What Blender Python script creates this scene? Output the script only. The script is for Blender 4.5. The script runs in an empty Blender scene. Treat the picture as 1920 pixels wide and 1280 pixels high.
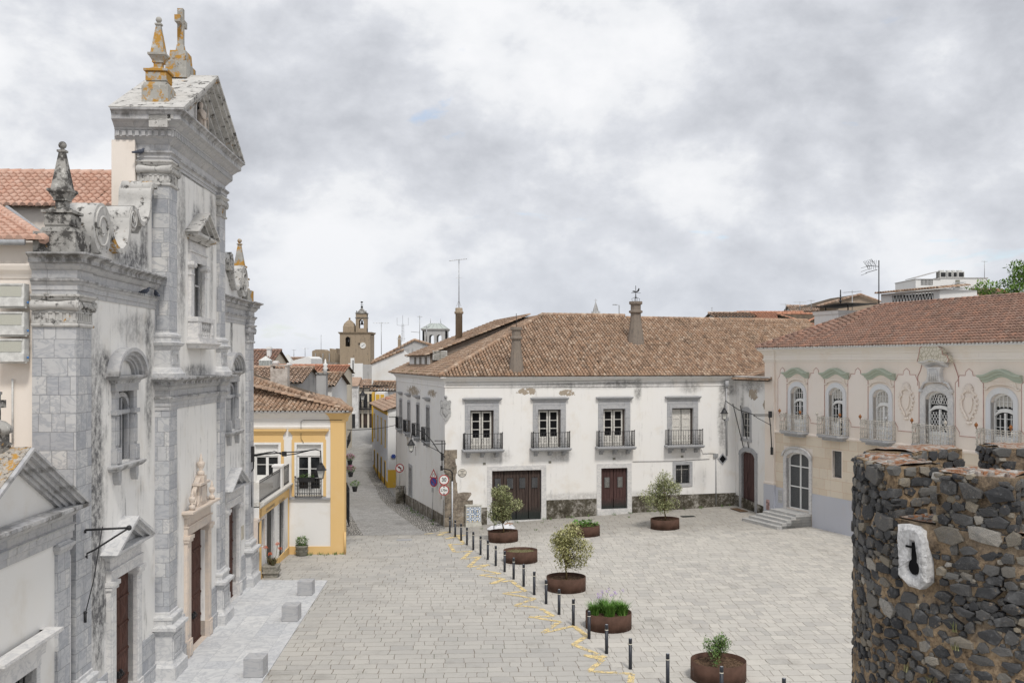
import bpy,math,random
import numpy as np
from mathutils import Vector,Matrix
RAD = math.radians
SC = bpy.context.scene
COL = SC.collection
rnd = random.Random(7)

# ---------------------------------------------------------------- camera
F = 1867.0            # focal length in photo pixels (35 mm lens)
CAMZ = 10.0
cam = bpy.data.cameras.new('camera')
cam.lens = 35.0;cam.sensor_width = 36.0;cam.shift_y = 40/1920
cam.clip_start = 0.1;cam.clip_end = 6000
camo = bpy.data.objects.new('camera',cam);COL.objects.link(camo)
camo.location = (0,0,CAMZ);camo.rotation_euler = (RAD(90),0,0)
SC.camera = camo

# ---------------------------------------------------------------- exposure
SC.view_settings.view_transform = 'Standard';SC.view_settings.look = 'None'
SC.view_settings.gamma = 1.0;SC.view_settings.exposure = 0.60
try:
    SC.cycles.max_bounces = 6;SC.cycles.diffuse_bounces = 4
except Exception: pass

# ---------------------------------------------------------------- world: nishita sky behind broken cloud
SUN_EL,SUN_AZ = RAD(54),RAD(164)      # azimuth measured from +Y (view axis) clockwise
wd = bpy.data.worlds.new('World');SC.world = wd;wd.use_nodes = True
nt = wd.node_tree;nt.nodes.clear()
N = nt.nodes.new;L = nt.links.new
wo = N('ShaderNodeOutputWorld');bg = N('ShaderNodeBackground');bgc = N('ShaderNodeBackground');mx = N('ShaderNodeMixShader')
sky = N('ShaderNodeTexSky');sky.sky_type = 'NISHITA';sky.sun_disc = False
sky.sun_elevation = SUN_EL;sky.sun_rotation = SUN_AZ;sky.air_density = 1.0;sky.dust_density = 1.5;sky.ozone_density = 1.5
L(sky.outputs[0],bg.inputs[0]);bg.inputs[1].default_value = 0.12
tc = N('ShaderNodeTexCoord')
sep = N('ShaderNodeSeparateXYZ');L(tc.outputs['Generated'],sep.inputs[0])
def wm(op,a,b=None,c=None,clamp=False):
    n = N('ShaderNodeMath');n.operation = op;n.use_clamp = clamp
    for i,q in enumerate((a,b,c)):
        if q is None: continue
        if isinstance(q,(int,float)): n.inputs[i].default_value = q
        else: L(q,n.inputs[i])
    return n.outputs[0]
zz = wm('MAXIMUM',sep.outputs[2],0.0)
den = wm('ADD',zz,0.22)
cu = wm('DIVIDE',sep.outputs[0],den);cv = wm('DIVIDE',sep.outputs[1],den)
cmb = N('ShaderNodeCombineXYZ');L(cu,cmb.inputs[0]);L(cv,cmb.inputs[1]);cmb.inputs[2].default_value = 3.7
def wnoise(scale,det,rough,dist,off=(0,0,0)):
    mp = N('ShaderNodeMapping');mp.inputs['Location'].default_value = off;L(cmb.outputs[0],mp.inputs[0])
    n = N('ShaderNodeTexNoise');n.inputs['Scale'].default_value = scale;n.inputs['Detail'].default_value = det
    n.inputs['Roughness'].default_value = rough;n.inputs['Distortion'].default_value = dist
    L(mp.outputs[0],n.inputs['Vector']);return n.outputs[0]
def dnoise(scale,sz,det,rough,dist,off):
    mp = N('ShaderNodeMapping');mp.inputs['Location'].default_value = off;mp.inputs['Scale'].default_value = (1,1,sz);L(tc.outputs['Generated'],mp.inputs[0])
    n = N('ShaderNodeTexNoise');n.inputs['Scale'].default_value = scale;n.inputs['Detail'].default_value = det;n.inputs['Roughness'].default_value = rough;n.inputs['Distortion'].default_value = dist
    L(mp.outputs[0],n.inputs['Vector']);return n.outputs[0]
n1 = dnoise(3.4,1.55,12,0.55,0.12,(0.3,1.9,0.2));n2 = wnoise(0.62,5,0.5,0.2,(4.1,0.4,0));n3 = dnoise(8.5,1.5,10,0.60,0.1,(1,7,0))
s = wm('ADD',wm('MULTIPLY',n1,0.58),wm('ADD',wm('MULTIPLY',n2,0.18),wm('MULTIPLY',n3,0.26)))
rp = N('ShaderNodeValToRGB');L(s,rp.inputs[0])
e = rp.color_ramp.elements
e[0].position = 0.43;e[0].color = (0.68,0.685,0.70,1)
e[1].position = 0.64;e[1].color = (0.34,0.35,0.38,1)
for p_,c_ in ((0.475,(0.63,0.64,0.66,1)),(0.515,(0.52,0.535,0.57,1)),(0.58,(0.41,0.425,0.46,1))):
    q = e.new(p_);q.color = c_
# paler towards the horizon
hz = wm('SUBTRACT',1.0,wm('DIVIDE',zz,0.16),clamp=True)
mixh = N('ShaderNodeMix');mixh.data_type = 'RGBA';L(wm('MULTIPLY',hz,0.5),mixh.inputs[0]);L(rp.outputs[0],mixh.inputs[6])
mixh.inputs[7].default_value = (0.53,0.56,0.61,1)
L(mixh.outputs[2],bgc.inputs[0]);bgc.inputs[1].default_value = 0.91
cov = N('ShaderNodeValToRGB');L(wnoise(1.9,7,0.55,0.5,(9.3,2.2,0)),cov.inputs[0])
cov.color_ramp.elements[0].position = 0.28;cov.color_ramp.elements[0].color = (0.35,0.35,0.35,1)
cov.color_ramp.elements[1].position = 0.36;cov.color_ramp.elements[1].color = (1,1,1,1)
L(cov.outputs[0],mx.inputs[0]);L(bg.outputs[0],mx.inputs[1]);L(bgc.outputs[0],mx.inputs[2]);L(mx.outputs[0],wo.inputs[0])

# ---------------------------------------------------------------- sun, veiled by cloud
sl = bpy.data.lights.new('sun','SUN');sl.energy = 1.5;sl.angle = RAD(10);sl.color = (1.0,0.955,0.89)
slo = bpy.data.objects.new('sun',sl);COL.objects.link(slo);slo.location = (30,-40,60)
sd = Vector((math.sin(SUN_AZ)*math.cos(SUN_EL),math.cos(SUN_AZ)*math.cos(SUN_EL),math.sin(SUN_EL)))
slo.rotation_euler = (-sd).to_track_quat('-Z','Y').to_euler()
# ================================================================ helpers
class Frame:
    """local building frame: x along the facade, y inward, z up; also maps photo sight lines onto its planes"""
    def __init__(s,ox,oy,dx,dy,oz=0.0):
        l = math.hypot(dx,dy);s.o = (ox,oy,oz);s.c = dx/l;s.s = dy/l;s.ang = math.atan2(dy,dx)
    def loc(s,X,Y): a,b = X-s.o[0],Y-s.o[1];return a*s.c+b*s.s,-a*s.s+b*s.c
    def wor(s,x,y): return s.o[0]+x*s.c-y*s.s,s.o[1]+x*s.s+y*s.c
    def _ray(s,px,py):
        ox,oy = s.loc(0,0);dX,dY = (px-960)/F,1.0
        return (ox,oy,CAMZ),(dX*s.c+dY*s.s,-dX*s.s+dY*s.c,-(py-680)/F)
    def Y(s,px,py,yl=0.0):
        o,d = s._ray(px,py);t = (yl-o[1])/d[1];return o[0]+t*d[0],o[2]+t*d[2]
    def X(s,px,py,xl=0.0):
        o,d = s._ray(px,py);t = (xl-o[0])/d[0];return o[1]+t*d[1],o[2]+t*d[2]
    def Z(s,px,py,zl=0.0):
        o,d = s._ray(px,py);t = (zl-o[2])/d[2];return o[0]+t*d[0],o[1]+t*d[1]
    def PL(s,px,py,p,n):
        o,d = s._ray(px,py);t = sum((p[i]-o[i])*n[i] for i in range(3))/sum(d[i]*n[i] for i in range(3))
        return tuple(o[i]+t*d[i] for i in range(3))

class MB:
    def __init__(s): s.v = [];s.f = [];s.sm = [];s.uvs = {};s.mi = [];s.n = 0;s.cur = 0
    def add(s,vs,fs,smooth=False,uv=None):
        b = s.n;s.v.extend(vs);s.n += len(vs)
        for i,f in enumerate(fs):
            if uv is not None: s.uvs[len(s.f)] = uv[i]
            s.f.append(tuple(b+k for k in f));s.sm.append(smooth);s.mi.append(s.cur)
        return s
    def box(s,x0,x1,y0,y1,z0,z1):
        if x0 > x1: x0,x1 = x1,x0
        if y0 > y1: y0,y1 = y1,y0
        if z0 > z1: z0,z1 = z1,z0
        v = [(x0,y0,z0),(x1,y0,z0),(x1,y1,z0),(x0,y1,z0),(x0,y0,z1),(x1,y0,z1),(x1,y1,z1),(x0,y1,z1)]
        return s.add(v,[(0,3,2,1),(4,5,6,7),(0,1,5,4),(1,2,6,5),(2,3,7,6),(3,0,4,7)])
    def hexa(s,v): return s.add(v,[(0,3,2,1),(4,5,6,7),(0,1,5,4),(1,2,6,5),(2,3,7,6),(3,0,4,7)])
    def taper(s,cx,cy,w0,d0,z0,w1,d1,z1):
        return s.hexa([(cx-w0,cy-d0,z0),(cx+w0,cy-d0,z0),(cx+w0,cy+d0,z0),(cx-w0,cy+d0,z0),(cx-w1,cy-d1,z1),(cx+w1,cy-d1,z1),(cx+w1,cy+d1,z1),(cx-w1,cy+d1,z1)])
    def prism(s,poly,y0,y1,smooth=False):      # poly in (x,z), extruded along y
        n = len(poly);v = [(x,y0,z) for x,z in poly]+[(x,y1,z) for x,z in poly]
        f = [tuple(range(n)),tuple(range(2*n-1,n-1,-1))]+[(i,i+n,(i+1) % n+n,(i+1) % n) for i in range(n)]
        b = len(s.f);s.add(v,f)
        if smooth:
            for k in range(b+2,len(s.f)): s.sm[k] = True
        return s
    def prismx(s,poly,x0,x1):                    # poly in (y,z)
        n = len(poly);v = [(x0,y,z) for y,z in poly]+[(x1,y,z) for y,z in poly]
        return s.add(v,[tuple(range(n)),tuple(range(2*n-1,n-1,-1))]+[(i,i+n,(i+1) % n+n,(i+1) % n) for i in range(n)])
    def prismz(s,poly,z0,z1):
        n = len(poly);v = [(x,y,z0) for x,y in poly]+[(x,y,z1) for x,y in poly]
        return s.add(v,[tuple(range(n-1,-1,-1)),tuple(range(n,2*n))]+[(i,(i+1) % n,(i+1) % n+n,i+n) for i in range(n)])
    def poly(s,pts): return s.add(list(pts),[tuple(range(len(pts)))])
    def tube(s,pts,r,n=6,closed=False):
        P = [Vector(p) for p in pts];m = len(P);rs = r if isinstance(r,(list,tuple)) else [r]*m
        vs = [];up = None
        for i,p in enumerate(P):
            a = P[i-1] if i > 0 else (P[-1] if closed else P[i]);b = P[(i+1) % m] if (i < m-1 or closed) else P[i]
            t = (b-a);t = t.normalized() if t.length > 1e-9 else Vector((0,0,1))
            if up is None: up = Vector((0,0,1)) if abs(t.z) < .9 else Vector((1,0,0))
            e1 = t.cross(up);e1 = e1.normalized() if e1.length > 1e-6 else Vector((1,0,0));e2 = t.cross(e1).normalized();up = -e2 if e2.dot(up) < 0 else e2
            e1 = t.cross(up).normalized();e2 = t.cross(e1)
            for k in range(n):
                a_ = 2*math.pi*k/n+.4;vs.append(tuple(p+rs[i]*(math.cos(a_)*e1+math.sin(a_)*e2)))
        fs = []
        for i in range(m if closed else m-1):
            j = (i+1) % m
            for k in range(n): fs.append((i*n+k,i*n+(k+1) % n,j*n+(k+1) % n,j*n+k))
        if not closed: fs += [tuple(range(n-1,-1,-1)),tuple(range((m-1)*n,m*n))]
        return s.add(vs,fs,smooth=n > 4)
    def lathe(s,cx,cy,prof,n=14,smooth=True,ang=0.0):
        vs = [];fs = []
        for r,z in prof:
            for k in range(n): a = 2*math.pi*k/n+ang;vs.append((cx+r*math.cos(a),cy+r*math.sin(a),z))
        m = len(prof)
        for i in range(m-1):
            for k in range(n): fs.append((i*n+k,i*n+(k+1) % n,(i+1)*n+(k+1) % n,(i+1)*n+k))
        fs += [tuple(range(n-1,-1,-1)),tuple(range((m-1)*n,m*n))]
        return s.add(vs,fs,smooth=smooth)
    def ball(s,c,r,n=10,sz=1.0):
        pr = [(max(1e-4,r*math.sin(math.pi*i/(n//2+2))),c[2]-r*sz*math.cos(math.pi*i/(n//2+2))) for i in range(n//2+3)]
        return s.lathe(c[0],c[1],pr,n)
    def sweep(s,path,prof,closed=False):
        """moulding: prof [(out,z)] swept along path [(x,y)], outward = right-hand side of travel"""
        m = len(path);k = len(prof);vs = []
        for i in range(m):
            p = path[i]
            def nr(a,b): dx,dy = b[0]-a[0],b[1]-a[1];l = math.hypot(dx,dy);return (dy/l,-dx/l)
            ns = []
            if i > 0 or closed: ns.append(nr(path[i-1],p))
            if i < m-1 or closed: ns.append(nr(p,path[(i+1) % m]))
            if len(ns) == 2:
                ax,ay = ns[0][0]+ns[1][0],ns[0][1]+ns[1][1];d = ax*ns[0][0]+ay*ns[0][1]
                nx,ny = (ax/d,ay/d) if abs(d) > 1e-6 else ns[0]
            else: nx,ny = ns[0]
            for o,z in prof: vs.append((p[0]+nx*o,p[1]+ny*o,z))
        fs = []
        for i in range(m if closed else m-1):
            j = (i+1) % m
            for a in range(k-1): fs.append((i*k+a,j*k+a,j*k+a+1,i*k+a+1))
        if not closed: fs += [tuple(range(k-1,-1,-1)),tuple(range((m-1)*k,m*k))]
        return s.add(vs,fs)
    def panel(s,xs,zs,holes,y0,y1):
        """wall slab in the x/z plane with rectangular holes (a,b,c,d)=x0,x1,z0,z1"""
        X = sorted(set([xs[0],xs[1]]+[q for h in holes for q in h[:2] if xs[0] < q < xs[1]]))
        Zs = sorted(set([zs[0],zs[1]]+[q for h in holes for q in h[2:4] if zs[0] < q < zs[1]]))
        def solid(i,j):
            if not (0 <= i < len(X)-1 and 0 <= j < len(Zs)-1): return False
            cx,cz = (X[i]+X[i+1])/2,(Zs[j]+Zs[j+1])/2
            return not any(h[0] < cx < h[1] and h[2] < cz < h[3] for h in holes)
        for i in range(len(X)-1):
            for j in range(len(Zs)-1):
                if not solid(i,j): continue
                a,b,c,d = X[i],X[i+1],Zs[j],Zs[j+1]
                s.poly([(a,y0,c),(b,y0,c),(b,y0,d),(a,y0,d)]);s.poly([(b,y1,c),(a,y1,c),(a,y1,d),(b,y1,d)])
                if not solid(i-1,j): s.poly([(a,y1,c),(a,y0,c),(a,y0,d),(a,y1,d)])
                if not solid(i+1,j): s.poly([(b,y0,c),(b,y1,c),(b,y1,d),(b,y0,d)])
                if not solid(i,j-1): s.poly([(a,y1,c),(b,y1,c),(b,y0,c),(a,y0,c)])
                if not solid(i,j+1): s.poly([(a,y0,d),(b,y0,d),(b,y1,d),(a,y1,d)])
        return s
    def swap(s):  # mirror x<->y (panel for walls running along y)
        s.v = [(v[1],v[0],v[2]) for v in s.v];s.f = [f[::-1] for f in s.f];return s
    def shift(s,dx,dy,dz): s.v = [(v[0]+dx,v[1]+dy,v[2]+dz) for v in s.v];return s
    def mesh(s,name,mats):
        me = bpy.data.meshes.new(name);me.from_pydata(s.v,[],s.f)
        nl = len(me.loops)
        if s.f:
            v = np.array(s.v,dtype=np.float64)
            npoly = len(me.polygons);nrm = np.zeros(npoly*3);me.polygons.foreach_get('normal',nrm);nrm = nrm.reshape(-1,3)
            lt = np.zeros(npoly,dtype=np.int32);me.polygons.foreach_get('loop_total',lt)
            lv = np.zeros(nl,dtype=np.int32);me.loops.foreach_get('vertex_index',lv)
            fi = np.repeat(np.arange(npoly),lt);fn = np.abs(nrm[fi]);p = v[lv]
            uv = np.where((fn[:,2] > .75)[:,None],p[:,[0,1]],np.where((fn[:,1] >= fn[:,0])[:,None],p[:,[0,2]],p[:,[1,2]]))
            if s.uvs:
                st = np.concatenate(([0],np.cumsum(lt)[:-1]))
                for k,q in s.uvs.items():
                    for j in range(lt[k]): uv[st[k]+j] = q[j] if isinstance(q,list) else q
            ul = me.uv_layers.new(name='UVMap');ul.data.foreach_set('uv',uv.astype(np.float32).ravel())
            me.polygons.foreach_set('use_smooth',s.sm);me.polygons.foreach_set('material_index',s.mi)
        mats = list(mats) if isinstance(mats,(list,tuple)) else [mats]
        if any(s.mi) and len(mats) == 1: mats.append(MT['shaded_roof_bed'])
        for m in mats: me.materials.append(m)
        me.update();return me

def tag(o,label=None,cat=None,group=None,kind=None):
    if label: o['label'] = label
    if cat: o['category'] = cat
    if group: o['group'] = group
    if kind: o['kind'] = kind
    return o
def thing(name,label,cat,fr=None,group=None,loc=None,rz=0.0):
    o = bpy.data.objects.new(name,None);COL.objects.link(o);o.empty_display_size = .3
    if fr is not None: o.location = fr.o;o.rotation_euler = (0,0,fr.ang)
    if loc is not None: o.location = loc;o.rotation_euler = (0,0,rz)
    return tag(o,label,cat,group)
def part(name,mb,mats,parent,label=None,loc=None,kind=None):
    o = bpy.data.objects.new(name,mb.mesh(name,mats) if isinstance(mb,MB) else mb);COL.objects.link(o);o.parent = parent
    if loc: o.location = loc
    if label: o['label'] = label
    if kind: o['kind'] = kind
    return o
def single(name,mb,mats,label,cat,fr=None,group=None,loc=None,rz=0.0,kind=None):
    o = bpy.data.objects.new(name,mb.mesh(name,mats));COL.objects.link(o)
    if fr is not None: o.location = fr.o;o.rotation_euler = (0,0,fr.ang)
    if loc is not None: o.location = loc;o.rotation_euler = (0,0,rz)
    return tag(o,label,cat,group,kind)
def copy_tree(o,parent=None,loc=None,label=None,rz=None,scale=None):
    c = o.copy();COL.objects.link(c);c.parent = parent
    if loc is not None: c.location = loc
    if rz is not None: c.rotation_euler = (0,0,rz)
    if scale is not None: c.scale = scale
    if label: c['label'] = label
    for ch in o.children: copy_tree(ch,c)
    return c

# ================================================================ material helpers
class G:
    def __init__(s,name):
        s.m = bpy.data.materials.new(name);s.m.use_nodes = True;s.nt = s.m.node_tree;s.nt.nodes.clear()
        s.out = s.N('ShaderNodeOutputMaterial');s.b = s.N('ShaderNodeBsdfPrincipled');s.L(s.b.outputs[0],s.out.inputs[0])
        t = s.N('ShaderNodeTexCoord');s.obj = t.outputs['Object'];s.uv = t.outputs['UV'];s.gen = t.outputs['Generated']
    def N(s,k): return s.nt.nodes.new(k)
    def L(s,a,b): s.nt.links.new(a,b)
    def put(s,sock,v):
        if hasattr(v,'is_output'): s.L(v,sock)
        else: sock.default_value = (tuple(v)+(1,))[:4] if (isinstance(v,(tuple,list)) and len(sock.default_value) == 4) else v
    def map(s,vec,scale=(1,1,1),loc=(0,0,0),rot=(0,0,0)):
        n = s.N('ShaderNodeMapping');s.L(vec,n.inputs[0]);n.inputs['Scale'].default_value = scale;n.inputs['Location'].default_value = loc;n.inputs['Rotation'].default_value = rot
        return n.outputs[0]
    def noise(s,scale=1,det=4,rough=.55,vec=None,dist=0,out=0):
        n = s.N('ShaderNodeTexNoise');s.L(vec if vec is not None else s.obj,n.inputs['Vector'])
        n.inputs['Scale'].default_value = scale;n.inputs['Detail'].default_value = det;n.inputs['Roughness'].default_value = rough;n.inputs['Distortion'].default_value = dist
        return n.outputs[out]
    def vor(s,scale,vec=None,feat='F1',out=0,rand=1.0):
        n = s.N('ShaderNodeTexVoronoi');n.feature = feat;s.L(vec if vec is not None else s.obj,n.inputs['Vector']);n.inputs['Scale'].default_value = scale
        n.inputs['Randomness'].default_value = rand;return n.outputs[out]
    def white(s,vec):
        n = s.N('ShaderNodeTexWhiteNoise');n.noise_dimensions = '3D';s.L(vec,n.inputs['Vector']);return n.outputs[0]
    def M(s,op,a,b=None,c=None,clamp=False):
        n = s.N('ShaderNodeMath');n.operation = op;n.use_clamp = clamp
        for i,q in enumerate((a,b,c)):
            if q is not None: s.put(n.inputs[i],q)
        return n.outputs[0]
    def step(s,v,a,b):   # smooth 0..1 between a and b
        n = s.N('ShaderNodeMapRange');n.interpolation_type = 'SMOOTHSTEP';s.put(n.inputs[0],v)
        if a <= b: n.inputs[1].default_value = a;n.inputs[2].default_value = b
        else: n.inputs[1].default_value = b;n.inputs[2].default_value = a;n.inputs[3].default_value = 1;n.inputs[4].default_value = 0
        return n.outputs[0]
    def ramp(s,v,stops,const=False):
        n = s.N('ShaderNodeValToRGB');s.put(n.inputs[0],v);e = n.color_ramp.elements
        if const: n.color_ramp.interpolation = 'CONSTANT'
        e[0].position = stops[0][0];e[0].color = tuple(stops[0][1])+(1,);e[1].position = stops[-1][0];e[1].color = tuple(stops[-1][1])+(1,)
        for p,c in stops[1:-1]: q = e.new(p);q.color = tuple(c)+(1,)
        return n.outputs[0]
    def mix(s,f,a,b,mode='MIX'):
        n = s.N('ShaderNodeMix');n.data_type = 'RGBA';n.blend_type = mode;s.put(n.inputs[0],f)
        for i,q in ((6,a),(7,b)):
            s.put(n.inputs[i],q)
        return n.outputs[2]
    def sep(s,v): n = s.N('ShaderNodeSeparateXYZ');s.L(v,n.inputs[0]);return n.outputs
    def comb(s,x,y,z=0.0):
        n = s.N('ShaderNodeCombineXYZ')
        for i,q in enumerate((x,y,z)): s.put(n.inputs[i],q)
        return n.outputs[0]
    def bump(s,h,strength=.4,dist=.02):
        n = s.N('ShaderNodeBump');n.inputs['Strength'].default_value = strength;n.inputs['Distance'].default_value = dist;s.L(h,n.inputs['Height']);s.L(n.outputs[0],s.b.inputs['Normal'])
    def done(s,col,rough=.85,spec=.25,metal=0):
        s.put(s.b.inputs['Base Color'],col);s.put(s.b.inputs['Roughness'],rough);s.b.inputs['Specular IOR Level'].default_value = spec;s.b.inputs['Metallic'].default_value = metal
        return s.m
    def blocks(s,uv,w,h,joint=.012,warp=.0,wvar=.35):
        """coursed masonry: returns (joint mask 0..1, random per block, second random)"""
        if warp:
            nz = s.N('ShaderNodeTexNoise');s.L(uv,nz.inputs['Vector']);nz.inputs['Scale'].default_value = 1.1;nz.inputs['Detail'].default_value = 3
            sb = s.N('ShaderNodeVectorMath');sb.operation = 'SUBTRACT';s.L(nz.outputs[1],sb.inputs[0]);sb.inputs[1].default_value = (.5,.5,.5)
            sc = s.N('ShaderNodeVectorMath');sc.operation = 'SCALE';s.L(sb.outputs[0],sc.inputs[0]);sc.inputs['Scale'].default_value = warp
            ad = s.N('ShaderNodeVectorMath');ad.operation = 'ADD';s.L(uv,ad.inputs[0]);s.L(sc.outputs[0],ad.inputs[1]);uv = ad.outputs[0]
        o = s.sep(uv);u = s.M('DIVIDE',o[0],w);v = s.M('DIVIDE',o[1],h)
        row = s.M('FLOOR',v);r0 = s.white(s.comb(row,3.3,1.7))
        ww = s.M('ADD',s.M('MULTIPLY',s.white(s.comb(row,8.1,4.4)),wvar*1.2),1-wvar*.6)
        u2 = s.M('ADD',s.M('DIVIDE',u,ww),s.M('MULTIPLY',r0,7.0))
        cell = s.M('FLOOR',u2);fu = s.M('SUBTRACT',u2,cell);fv = s.M('SUBTRACT',v,row)
        # split some blocks in two
        sp = s.white(s.comb(cell,row,5.5));half = s.M('GREATER_THAN',sp,.72)
        fu2 = s.M('MULTIPLY',s.M('SUBTRACT',fu,s.M('MULTIPLY',s.M('GREATER_THAN',fu,.5),.5)),2.0)
        fuu = s.M('ADD',s.M('MULTIPLY',fu2,half),s.M('MULTIPLY',fu,s.M('SUBTRACT',1.0,half)))
        wloc = s.M('MULTIPLY',s.M('SUBTRACT',1.0,s.M('MULTIPLY',half,.5)),w)
        du = s.M('MULTIPLY',s.M('MINIMUM',fuu,s.M('SUBTRACT',1.0,fuu)),wloc)
        dv = s.M('MULTIPLY',s.M('MINIMUM',fv,s.M('SUBTRACT',1.0,fv)),h)
        jm = s.step(s.M('MINIMUM',du,dv),joint,joint*.35)
        idx = s.M('ADD',cell,s.M('MULTIPLY',s.M('MULTIPLY',s.M('GREATER_THAN',fu,.5),half),.37))
        return jm,s.white(s.comb(idx,row,0.3)),s.white(s.comb(idx,row,9.3))
    def blob(s,c,r,edge=.35):
        """soft ellipsoid mask in object coordinates"""
        v = s.N('ShaderNodeVectorMath');v.operation = 'SUBTRACT';s.L(s.obj,v.inputs[0]);v.inputs[1].default_value = c
        d = s.N('ShaderNodeVectorMath');d.operation = 'DIVIDE';s.L(v.outputs[0],d.inputs[0]);d.inputs[1].default_value = r
        l = s.N('ShaderNodeVectorMath');l.operation = 'LENGTH';s.L(d.outputs[0],l.inputs[0])
        return s.step(l.outputs['Value'],1.0,edge)
# ================================================================ materials
MT = {}
def plaster(name,base,dirt=(.22,.21,.20),warm=(.62,.56,.47),amt=.5,lo=.56,blobs=(),flake=None,flake_col=(.46,.39,.31),vfade=None,sc=1.0,patches=None):
    g = G(name)
    big = g.noise(.35*sc,5,.6);med = g.noise(2.2*sc,8,.65);fine = g.noise(14*sc,6,.7)
    st = g.noise(1.0,7,.62,g.map(g.obj,(3.2*sc,3.2*sc,.28*sc)))
    c = g.mix(g.step(big,.35,.7),base,tuple(a*.5+b*.5*q for a,b,q in zip(base,base,(1.0,.985,.95))))
    c = g.mix(g.M('MULTIPLY',g.step(g.noise(.8*sc,6,.6,g.map(g.obj,loc=(5,3,1))),.52,.75),.35),c,warm)
    streak = g.M('MULTIPLY',g.step(st,lo,lo+.22),g.step(med,.38,.66))
    c = g.mix(g.M('MULTIPLY',streak,amt),c,dirt)
    sp = g.step(fine,.66,.78)
    c = g.mix(g.M('MULTIPLY',sp,amt*.5),c,dirt)
    for (ctr,r,k) in blobs:
        b = g.blob(ctr,r)
        th = g.M('ADD',g.M('MULTIPLY',med,.55),g.M('ADD',g.M('MULTIPLY',st,.35),g.M('MULTIPLY',fine,.25)))
        mk = g.M('MULTIPLY',g.M('MULTIPLY',b,g.step(g.M('ADD',th,g.M('MULTIPLY',b,.12)),.46,.78)),g.M('ADD',g.M('MULTIPLY',g.step(g.noise(5.5,8,.75),.38,.58),.6),.5),clamp=True)
        c = g.mix(g.M('MULTIPLY',mk,k*.92),c,dirt)
    h = g.M('ADD',med,g.M('MULTIPLY',fine,.4))
    if flake is not None:
        fm = None
        for (ctr,r) in flake:
            b = g.blob(ctr,r,.2);nn = g.noise(3.6,9,.68,g.map(g.obj,loc=(2,9,4)))
            m_ = g.step(g.M('ADD',nn,g.M('MULTIPLY',b,.35)),.77,.785)
            fm = m_ if fm is None else g.M('MAXIMUM',fm,m_)
        c = g.mix(fm,c,g.mix(med,flake_col,tuple(q*.6 for q in flake_col)))
        h = g.M('SUBTRACT',h,g.M('MULTIPLY',fm,.8))
    g.bump(h,.25,.02)
    MT[name] = g.done(c,.92,.15);return MT[name]
CP = plaster('church_plaster',(.80,.79,.77),dirt=(.10,.10,.105),warm=(.60,.54,.45),amt=.72,lo=.50,
    blobs=[((2.35,.3,7.2),(1.15,.8,5.2),1),((9.0,0,13.5),(.9,.6,3.5),.6),((13.3,0,15.2),(.8,.6,1.6),.6),((15.2,.3,7),(.5,.6,4.5),.8),((8.7,0,5),(.45,.5,3.6),.5),((19.9,.3,6.5),(.6,.6,5),.7),((2.6,.3,3.4),(.8,.8,3.2),1),((3.1,.3,9.9),(.95,.8,.7),1),((6.9,.3,9.5),(.5,.8,4),.8),((3.3,.3,3.6),(.7,.8,1.6),.9),((6.0,.3,11.0),(3.0,.6,.7),.6),
           ((11.2,0,15.0),(.9,.6,.8),1),((9.5,0,14.0),(.5,.6,4.5),.6),((13.2,0,14.0),(.4,.6,4.5),.5),((11.2,0,9.7),(3,.6,.4),.8),((16.6,.3,9.9),(.7,.8,.7),1),((16.3,.3,3.6),(.6,.8,1.2),.7),((17.8,.3,11.2),(.35,.6,1.6),1),((5.6,.3,13.1),(2.6,1.5,.9),1),((6.8,.3,13.8),(.5,1.5,1.6),.9)])
CHP = plaster('chapel_plaster',(.76,.75,.73),dirt=(.15,.15,.15),amt=.3,lo=.62,blobs=[((1.5,0,6.2),(2.2,.6,.5),1),((1.2,0,2.1),(.9,.5,.35),.9)])
SIDEP = plaster('nave_plaster',(.80,.735,.67),dirt=(.45,.40,.36),warm=(.62,.50,.40),amt=.3)
WP = plaster('palace_plaster',(.79,.78,.765),dirt=(.22,.215,.21),warm=(.64,.57,.47),amt=.55,lo=.53,
    blobs=[((3.6,0,3.9),(1.2,.4,.7),.6),((7.8,0,3.9),(1.2,.4,.7),.6),((11.8,0,3.9),(1.2,.4,.7),.6),((10.1,0,8.5),(10,.5,.35),.6),((10,0,1.1),(10,.4,.45),.5),((17,0,8.3),(1.2,.5,.6),.7),((13.2,0,8.3),(.4,.5,1.4),1),((12.0,0,8.6),(1.6,.5,.4),.9),((19.4,0,6.0),(.5,.5,3.4),.9),((19.8,0,8.2),(1.0,.8,.9),.9),((8.0,0,8.5),(1.2,.5,.25),.6),((20.3,-2.5,8.4),(.4,2.4,.8),.9),((20.3,-1.0,6.5),(.4,.5,2.5),.8)],
    flake=[((5.5,0,8.1),(1.4,.5,.5)),((8.2,0,8.0),(1.1,.5,.45)),((0,14,7.8),(.5,6.5,.8)),((0,5,7.9),(.5,4,.5)),((0,17,4.4),(.5,1.5,2.2)),((0,1.3,1.9),(.5,1.1,1.6)),((20.3,-2.6,7.9),(.5,1.6,.8)),((20.3,-4.2,7.3),(.5,.6,.9))])
PKU = plaster('salmon_plaster',(.78,.705,.635),dirt=(.40,.34,.30),warm=(.70,.56,.44),amt=.32,sc=1.0)
PKP = plaster('panel_plaster',(.80,.735,.68),dirt=(.36,.31,.28),warm=(.72,.60,.50),amt=.35,sc=1.3)
CREAM = plaster('cornice_plaster',(.79,.745,.69),dirt=(.42,.36,.30),warm=(.70,.58,.44),amt=.3)
GREYB = plaster('blue_grey_render',(.50,.515,.57),dirt=(.26,.26,.28),warm=(.52,.48,.48),amt=.4)
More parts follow.
